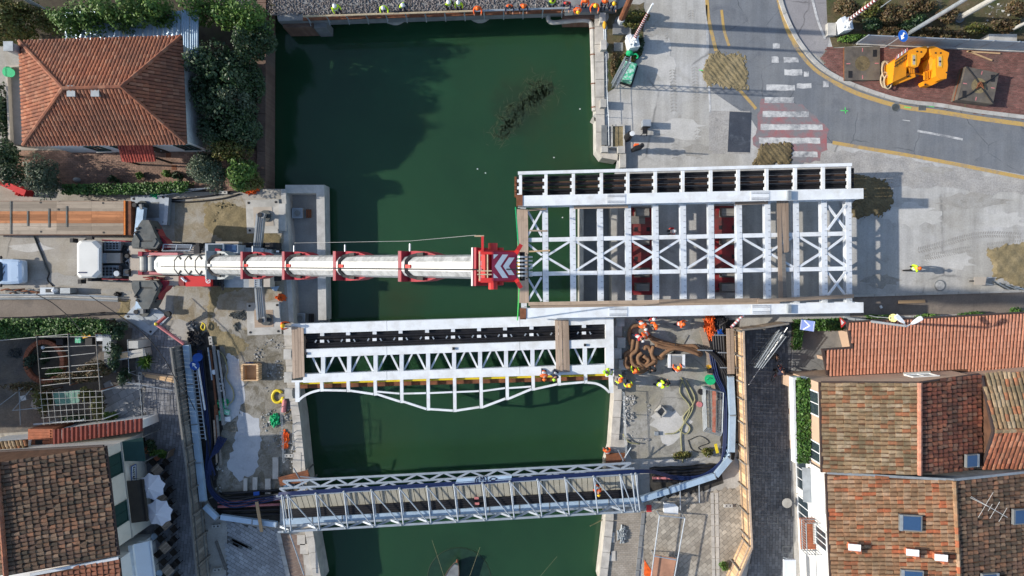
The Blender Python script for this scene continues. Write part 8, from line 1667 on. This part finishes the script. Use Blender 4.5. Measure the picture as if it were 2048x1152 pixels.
MB().slab([p.lerp(q[2],.05)-Vector((0,0,.3))for p in(q[3],q[2],q2,q3)],.02).build('cloth',mk('faded_orange_sheet',(.42,.22,.14),.85,0,.2,1.2),t)
tag(MB().slab(PP([(1289,1120),(1305,1145),(1300,1160),(1288,1150)],.05),.03).build('red_sheet',K['orplast']),'crumpled orange red sheet by the quay edge strip','sheet');tag(MB().pbox(1293,1010,1303,1024,0,.05).build('red_mat',K['redc']),'small red mat below the duct on the beige paving','mat');tag(MB().prism(PP([(1328,1006),(1350,1008),(1357,1015),(1356,1029),(1328,1026)],.4),.0,.4).build('cut_board',K['white']),'white cut panel lying below the east duct','panel')
st=thing('stone_strip',P(1425,1060),'pale stone strip with a joint line running down the beige paving','kerb')
for x in(1421,1430):
    for k_ in range(8):MB().prism(PP([(x+k_*.4,985+k_*22),(x+6+k_*.4,985+k_*22),(x+6.4+k_*.4,1006+k_*22),(x+.4+k_*.4,1006+k_*22)]),0,.05).build('kerb_stone',K['stonew'],st)
st=thing('stone_strip',P(1280,1080),'grey kerb between the quay bricks and the beige paving','kerb')
for k_ in range(6):MB().prism(PP([(1283-k_*2.3,1025+k_*23),(1290-k_*2.3,1025+k_*23),(1288-k_*2.3,1047+k_*23),(1281-k_*2.3,1047+k_*23)]),0,.08).build('kerb_stone',K['concd'],st)
st=thing('stone_strip',P(560,1100),'grey kerb between the stone quay and the brown bricks on the west bank','kerb')
for k_ in range(5):MB().prism(PP([(553+k_*5,1066+k_*22),(561+k_*5,1066+k_*22),(566+k_*5,1087+k_*22),(558+k_*5,1087+k_*22)]),0,.06).build('kerb_stone',K['concl'],st)
for i,(x,y)in enumerate([(1218,1045),(1221,1075),(1214,1100),(1223,1112),(608,1098),(616,1120),(602,1080),(620,1140)]):tag(MB().pbox(x-8,y-10,x+8,y+10,0,.06).build('quay_slab',K['stonew']),'pale slab set in the '+('east' if x>1000 else 'west')+' quay edge, '+('first','second','third','fourth')[i%4]+' from the truss bridge','stone slab')
for x,y,w_ in[(1562,915,16),(1545,1040,20),(1575,1100,20),(1505,900,14)]:tag(MB().ribbon(PP([(x-w_/2,y-7),(x+w_/2,y-7),(x+w_/2,y+7),(x-w_/2,y+7),(x-w_/2,y-7)]),.06,.02,.036).build('inspection_cover',K['steel']),'square inspection cover in the dark stone street, '+{915:'upper right',1040:'central',1100:'lower right',900:'by the hoarding'}[y],'manhole')
t=thing('street_table',P(1572,1006),'round pale disc beside the white house on the street','disc');MB().cyl(P(1572,1006),.06,.7,8).build('stem',K['galv'],t);MB().cyl(P(1574,1006,.7),.36,.04,18).build('table_top',K['concl'],t);t.name='round_table'
# stuff on the concrete by the right sand heap
t=thing('wheelbarrow',P(1962,562),'small rusty tray barrow at the foot of the sand heap','wheelbarrow');MB().loft([[P(1961,562,.5)+Vector((x*k_,y*k_,z))for x,y in((-.45,-.3),(.35,-.3),(.45,.3),(-.45,.3))]for k_,z in((.7,-.28),(1,0))]).build('tray',K['tan'],t);MB().cyl(P(1945,562,.2)+Vector((0,-.05,0)),.2,.1,12,axis=(0,1,0)).build('wheel',K['black'],t)
for s_ in(-.28,.28):MB().tube([P(1946,562,.3)+Vector((0,s_*.2,0)),P(1985,562,.55)+Vector((0,s_,0))],.025,5).build('handle',K['galv'],t);MB().beam(P(1972,562,.4)+Vector((0,s_,0)),P(1972,562,0)+Vector((0,s_,0)),.04).build('leg',K['galv'],t)
for i in range(6):tag(MB().tube([P(1985+i*9,563+i*2.2,.15+i*.03),P(2010+i*9,578+i*.5,.1)],.04,5).build('scaffold_tube',K['galv' if i%2 else 'dsteel']),'loose tube in the pile below the sand heap','tube','loose tubes by the sand heap')
st=thing('stone_strip',P(1850,585),'pale kerb between the concrete road and the brown footway','kerb')
for k_ in range(9):MB().beam(P(1708+k_*42,592-k_*1.2,.1),P(1749+k_*42,590.8-k_*1.2,.1),.16,.1,top=True).build('kerb_stone',K['concl'],st)
# ================================================================ CAFE
def parasol(px,py,label):
    c=P(px,py,2.6);b0=Vector((c.x,c.y,0));t=thing('parasol',b0,label,'parasol','parasols in front of the cafe');MB().tube([b0,c],.03,6).build('pole',K['galv'],t);MB().cyl(b0,.3,.08,12).build('base',K['concd'],t)
    for k_ in range(8):
        a0,a1=k_*math.pi/4+.2,(k_+1)*math.pi/4+.2;r_=1.0;p0,p1=c+Vector((math.cos(a0)*r_,math.sin(a0)*r_,-.42)),c+Vector((math.cos(a1)*r_,math.sin(a1)*r_,-.42));pm=(p0+p1)/2+(c-(p0+p1)/2)*.10+Vector((0,0,-.03));m=MB();m.slab([c,p0,pm,p1],.015);m.build('canopy_panel',K['canvas'],t);MB().tube([c-Vector((0,0,.02)),p0-Vector((0,0,.02))],.014,4).build('rib',K['galv'],t)
    MB().ball(c,.05).build('finial',K['white'],t)
parasol(297,977,'upper lilac white parasol in front of the cafe');parasol(312,1029,'lower lilac white parasol in front of the cafe')
CH=None
def cafe_chair(loc,rz,label):
    global CH
    if CH is None:
        CH=thing('cafe_chair',loc,label,'chair','dark chairs at the cafe tables');CH.rotation_euler=(0,0,0);L=Vector(loc);MB().box(L+Vector((0,0,.44)),(.44,.44,.05)).build('seat',K['brown'],CH);MB().box(L+Vector((-.21,0,.68)),(.04,.44,.42)).build('backrest',K['brown'],CH)
        for dx in(-.18,.18):
            for dy in(-.18,.18):MB().beam(L+Vector((dx,dy,0)),L+Vector((dx,dy,.42)),.04).build('leg',K['black'],CH)
        CH.rotation_euler=(0,0,rz);return CH
    return dup(CH,loc,rz,label)
for i,(x,y,lb)in enumerate([(314,940,'top'),(322,996,'second'),(331,1048,'third'),(330,1095,'fourth'),(336,1141,'lowest')]):
    c=P(x,y,.74);b0=Vector((c.x,c.y,0));t=thing('cafe_table',b0,'square slatted cafe table, '+lb+' in the row along the street','table','cafe tables along the street')
    for k_ in range(6):MB().box(c+Matrix.Rotation(.75,3,'Z')@Vector((0,-.29+k_*.116,0)),(.72,.10,.03),.75).build('table_slat',K['plank'],t)
    MB().cyl(b0,.04,.72,8).build('table_leg',K['black'],t);MB().cyl(b0,.25,.04,12).build('table_foot',K['black'],t)
    for a,wh_ in((.75,'upper right'),(2.32,'upper left'),(3.9,'lower left'),(5.46,'lower right')):cafe_chair(b0+Vector((math.cos(a)*.68,math.sin(a)*.68,0)),a+math.pi,'dark chair on the '+wh_+' side of the '+lb+' cafe table')
for x,y,lb in((309,1073,'small pale blue round stool below the parasols'),(319,1146,'small pale blue round stool at the foot of the white awning')):t=thing('round_stool',P(x,y),lb,'stool');MB().cyl(P(x,y),.06,.6,8).build('stem',K['galv'],t);MB().cyl(P(x,y,.6),.24,.05,16).build('seat',K['duct'],t)
t=thing('menu_board',P(340,907),'small black menu board standing by the potted plants','sign');c=P(340,907,.5);MB().box(c,(.5,.08,.9),1.3).build('board',K['black'],t);MB().box(c+Vector((.06,0,0)),(.56,.04,.96),1.3).build('frame',K['plank'],t)
for x,y,lb in((318,912,'clay pot under the green cafe plants'),(300,898,'dark pot under the cafe shrub')):tag(MB().cyl(P(x,y),.2,.4,12,.27).build('plant_pot',K['terra']),lb,'plant pot')
# ================================================================ YARD, LEFT
t=thing('brick_ring',P(95,722),'round raised brick planter ring in the yard','planter');c=P(95,722);n=34
for i in range(n):
    a0,a1=(i+.04)/n*6.283,(i+.96)/n*6.283;rx,ry=1.5,1.62;MB().prism([(c.x+math.cos(a)*k_*rx,c.y+math.sin(a)*k_*ry)for a,k_ in((a0,.80),(a1,.80),(a1,1),(a0,1))],0,.45).build('brick',K['terra'],t)
MB().disc(c+Vector((0,0,.2)),1.25,24).build('planting_soil',K['soil'],t)
pg=thing('trellis',P(140,740),'rusty and white bar trellis over the yard','trellis')
for x0,y0,x1,y1 in((0,681,140,668),(72,674,205,673),(90,695,205,690),(85,703,138,701),(78,718,190,706),(83,737,200,727),(90,748,200,740),(80,760,205,753),(82,772,140,765)):MB().tube([P(x0,y0,2.3),P(x1,y1,2.3)],.022,5).build('cross_bar',K['concl'],pg)
for x0,y0,x1,y1 in((73,672,82,785),(136,668,140,770),(191,668,200,780)):MB().tube([P(x0,y0,2.35),P(x1,y1,2.35)],.03,5).build('trellis_bar',K['plankg'],pg);MB().tube([P(x0,y0,2.35),Vector((P(x0,y0,2.35).x,P(x0,y0,2.35).y,0))],.04,5).build('post',K['rust'],pg);MB().tube([P(x1,y1,2.35),Vector((P(x1,y1,2.35).x,P(x1,y1,2.35).y,0))],.04,5).build('post',K['rust'],pg)
gw=thing('wire_grid',P(145,815),'white square bar grid above the lower yard','trellis');gp=lambda u,v_:P(lerp(lerp(81,204,u),lerp(88,206,u),v_),lerp(lerp(786,782,u),lerp(848,838,u),v_),2.2)
for i in range(11):MB().tube([gp(i/10,-.04),gp(i/10,1.04)],.017,5).build('grid_bar',K['concl'],gw)
for i in range(6):MB().tube([gp(-.03,i/5),gp(1.02,i/5)],.017,5).build('grid_bar',K['concl'],gw)
for u in(0,1):
    for v_ in(0,1):p=gp(u,v_);MB().tube([p,Vector((p.x,p.y,0))],.04,5).build('post',K['white'],gw)
tag(MB().slab(PP([(105,785),(160,780),(158,805),(112,812)],1.6),.02).build('tarpaulin',mk('pale_green_tarp',(.12,.26,.20),.6,0,.3,2)),'pale green sheet under the white grid','sheet')
tag(MB().ribbon(PP([(66,849),(165,841),(166,838)],1.8),.1,1.7,1.78).build('gutter_bar',K['galv']),'pale bar along the edge of the red shed','bar')
for x0,y0,x1,y1,lb in((0,810,46,775,'thin slanting tube at the left of the yard'),(25,821,65,775,'second thin slanting tube in the yard'),(38,775,41,850,'upright looking tube left of the white grid'),(25,821,85,815,'thin level tube left of the white grid')):tag(MB().tube([P(x0,y0,2.0),P(x1,y1,2.0)],.03,5).build('tube',K['galvd']),lb,'tube')
t=thing('round_table',P(74,808),'round grey garden table left of the white grid','table');MB().cyl(P(74,808,.7),.42,.04,20).build('table_top',K['tan'],t);MB().cyl(P(74,808),.05,.7,8).build('leg',K['steel'],t)
tag(MB().box(P(51,795,.8),(.4,.35,.5),.2).build('garden_box',K['wallw']),'small white box beside the garden table','box')
bq=thing('barbecue',P(250,712),'pale stone barbecue with tan hearth in the yard corner','barbecue');MB().beam(P(228,715,1.0),P(290,704,1.0),.55,.9,top=True).build('bench',K['concl'],bq);MB().beam(P(240,712,1.02),P(256,709.5,1.02),.4,.04,top=True).build('hearth',K['planky'],bq);MB().beam(P(231,714.5,1.02),P(237,713,1.02),.35,.03,top=True).build('fire_opening',K['black'],bq);MB().pbox(257,682,276,697,0,1.8).build('chimney',K['concl'],bq)
for x0,y0,x1,y1,z,mt,nm,lb in[(205,655,222,703,.8,'galvd','storage_unit','dark grey storage unit along the yard path, upper'),(208,705,232,745,.8,'steel','storage_unit','dark grey storage unit along the yard path, lower'),(150,672,161,686,.7,'greenp','garden_box','pale green lantern box under the trellis'),(112,677,126,690,.6,'black','garden_box','black box inside the trellis by the brick ring'),(170,676,184,692,.7,'black','garden_box','black box under the orange cloth'),(192,668,205,682,.8,'white2','garden_box','white basin with dark edge at the trellis end')]:tag(MB().pbox(x0,y0,x1,y1,0,z).build(nm,K[mt]),lb,'box')
tag(MB().slab(PP([(161,666),(176,664),(182,673),(166,677)],1.6),.04).build('orange_cloth',K['yellow']),'amber cloth hanging over the trellis by the hedge','cloth');tag(MB().ball(P(86,695,.7),.14).build('lamp_globe',K['lampw']),'small pale globe lamp inside the brick ring','lamp')
heap(30,706,14,8,.15,'dsteel','pile of dark cut branches on the yard floor','branch_pile','branches',21,30,.03)
t=thing('yard_railing',P(120,634),'low dark railing between the footway and the ivy hedge','railing');f_=[(-30,636),(60,634),(120,631),(195,626),(240,629)]
for z in(.9,.5):MB().tube(PP(f_,z),.035,5).build('rail',K['black'],t)
for x,y in f_+[(90,633),(160,629)]:p=P(x,y,.9);MB().tube([p,Vector((p.x,p.y,0))],.04,5).build('railing_post',K['black'],t)
t=thing('yard_fence',P(270,790),'low wire fence and gate posts between the yard and the cafe street','fence')
for z in(1.0,.5):MB().tube(PP([(255,680),(258,745),(278,752),(285,838)],z),.025,5).build('rail',K['galvd'],t)
for x,y in((255,680),(256,712),(258,745),(278,752),(281,790),(285,838)):p=P(x,y,1.05);MB().tube([p,Vector((p.x,p.y,0))],.04,5).build('fence_post',K['galvd'],t)
tag(MB().tube([P(255,765,1.0),P(345,781,.8)],.03,5).build('tube',K['galv']),'thin pale tube lying across the cafe street entrance','tube')
# footway clutter, left
gn=thing('generator',P(95,582),'grey machine with black window at the footway edge','generator');MB().pbox(80,575,108,588,.2,1.0).build('case',K['galv'],gn);MB().pbox(91,578,105,585,1.0,1.02).build('panel',K['black'],gn);MB().ball(P(110,581,.8),(.22,.2,.3)).build('tank',K['white'],gn);MB().pbox(120,576,140,587,.1,.9).build('motor',K['galvd'],gn)
for i in range(9):x=2+i*9;tag(MB().tube(curve([P(x,581+(i%3)*3,.15),P(x+14,578+(i*5)%8,.3),P(x+30,584-(i*3)%7,.15)],3),.06,5).build('scrap_tube',K['steel' if i%2 else 'rust']),'bent scrap tube in the clutter left of the grey machine','tube','scrap tubes on the footway')
for i,(y,mt,lb)in enumerate(((590,'galv','upper'),(594,'concl','middle'),(598,'galvd','lower'))):tag(MB().tube([P(-20,y,.3),P(118,y-1,.3),P(236,y+4,.3)],.07,6).build('long_tube',K[mt]),'long tube lying along the footway edge, '+lb,'tube')
heap(394,674,13,20,.5,'black','tangle of fat black hoses at the top of the left trench','hose_heap','hoses',31,34,.085);heap(1442,648,14,16,.6,'black','tangle of black pipe ends under the edge of the lifted bridge','pipe_heap','pipes',32,34,.085);heap(386,652,9,8,.5,'concd','crumpled grey sheeting beside the hose tangle','plastic_sheet','plastic sheet',33,24,.07)
heap(236,588,6,4,.3,'black','black tangle of clamps at the end of the long tubes','clamp_heap','clamps',22,16,.06)
def cable(pts,lb,mat='wire',r_=.03):tag(MB().tube(curve([P(*p)for p in pts],6),r_,5).build('overhead_cable',K[mat]),lb,'cable')
cable([(72,588,3.0),(105,606,2.6),(138,634,2.3),(165,665,2.2)],'dark overhead cable from the footway down to the trellis');cable([(180,592,3.0),(230,625,2.8),(290,670,2.6),(330,720,2.4),(355,765,2.2),(375,790,1.4),(390,820,1.0)],'long dark cable sagging across the cafe street to the duct')
pipe([(68,472,.06),(80,500,.05),(92,535,.05),(98,546,.05),(95,560,.05),(106,572,.05)],0,.045,'wire','thin dark cable on the concrete beside the blue car',name='cable',cat='cable');tag(MB().tube([P(68,473,.07),P(97,545,.07)],.06,5).build('iron_bar',K['dsteel']),'dark iron bar lying beside the cable near the blue car','bar')
for pts,lb in(([(335,400,.05),(360,398,.05),(420,392,.05),(490,380,.05)],'dark hose along the hedge behind the sand, upper'),([(340,403,.05),(380,404,.05),(440,398,.05),(480,388,.05)],'dark hose along the hedge behind the sand, lower')):pipe(pts,0,.06,'black',lb,name='hose',cat='hose')
tag(MB().tube([P(318,382,1.0),P(420,376,.9)],.04,5).build('tube',K['galv']),'thin bright tube along the hedge edge','tube');tag(MB().tube([P(315,392,.6),P(405,378,.8)],.04,5).build('tube',K['galv']),'second thin bright tube slanting up from the mat edge','tube')
for x,y,w_,h_,lb,z in((397,313,5,5,'round pale garden drum at the right end of the courtyard',.6),(155,360,7,5,'pale boulder on the courtyard left of the hedge plants',.4)):tag(MB().ball(P(x,y,0.05),(w_*.037,h_*.037,z),10,5,0).build('drum' if 'drum' in lb else 'boulder',K['concl']),lb,'drum' if 'drum' in lb else 'boulder')
for x,y,lb in((337,310,'upper square drain grate in the brick courtyard'),(348,335,'lower square drain grate in the brick courtyard')):tag(MB().pbox(x-5,y-5,x+5,y+5,.02,.036).build('drain_grate',K['rust']),lb,'drain')
for x,y,lb in((541,588,'folded blue sheet by the rear of the crane'),):tag(MB().slab(PP([(541,574),(557,572),(552,583),(545,580)],.25),.2).build('folded_sheet',K['duct']),lb,'sheet')
# ================================================================ BOAT AND NET AT THE PICTURE'S FOOT
bt_=thing('boat',P(912,1165,-2),'bow of a dark green wooden boat moored at the lower edge','boat');bx0=P(915,1120,-1.2);rings=[]
for u,w_,z0,z1 in((0,.03,-1.5,-.95),(.35,.22,-1.8,-1.1),(.9,.42,-2.05,-1.2),(1.8,.6,-2.1,-1.3),(4.0,.7,-2.1,-1.3)):
    d=Vector((-.32,-1,0)).normalized();s_=Vector((-d.y,d.x,0));c=Vector((bx0.x,bx0.y,0))+d*u;rings.append([c+s_*w_+Vector((0,0,z1)),c+s_*w_*.6+Vector((0,0,z0)),c-s_*w_*.6+Vector((0,0,z0)),c-s_*w_+Vector((0,0,z1))])
MB().loft(rings).build('hull',K['shutter'],bt_);m=MB()
for k_ in(0,3):m.tube([r_[k_]+Vector((0,0,.03))for r_ in rings],.035,6)
m.build('gunwale',K['bark'],bt_);MB().ball(bx0+Vector((0,0,.2)),(.1,.14,.18)).build('stem_head',K['rust'],bt_);MB().slab([rings[1][0],rings[1][3],rings[3][3],rings[3][0]],.04).build('foredeck',K['steel'],bt_)
t=MB();c=P(918,1158,-1.99);t.tube([c+Vector((2.45*math.cos(a/40*6.283),2.45*math.sin(a/40*6.283),0))for a in range(41)],.02,4);tag(t.build('fishing_net_ring',K['weedd']),'large dark ring of a fishing net floating round the boat bow','net');sheet('sunken_net',[c+Vector((2.4*math.cos(a/30*6.283),2.4*math.sin(a/30*6.283),0))for a in range(30)],-1.996,mk('dark_net_water',(.018,.045,.028),.15,0,.2,2),'dark net under the surface round the boat','stuff')
for a,b_,lb in(((864,1080),(892,1165),'thin pale mooring line left of the boat'),((960,1094),(935,1165),'thin pale mooring line right of the boat'),((1114,1113),(1070,1165),'thin pale line rising from the water to the lower right'),((1216,1034),(1180,1052),'pale pole sticking out over the water from the east quay')):tag(MB().tube([P(*a,-1.9),P(*b_,-.6)],.010 if 'pole' not in lb else .04,4).build('mooring_line' if 'pole' not in lb else 'pole',K['hose']),lb,'line' if 'pole' not in lb else 'pole')
for x,y in((955,338),(971,346),(1160,218),(1108,315),(1125,435)):tag(MB().ball(P(x,y,-2),(.07,.06,.04),6,3).build('floating_litter',K['white']),'tiny pale speck of litter floating on the green water','litter','litter specks on the water')
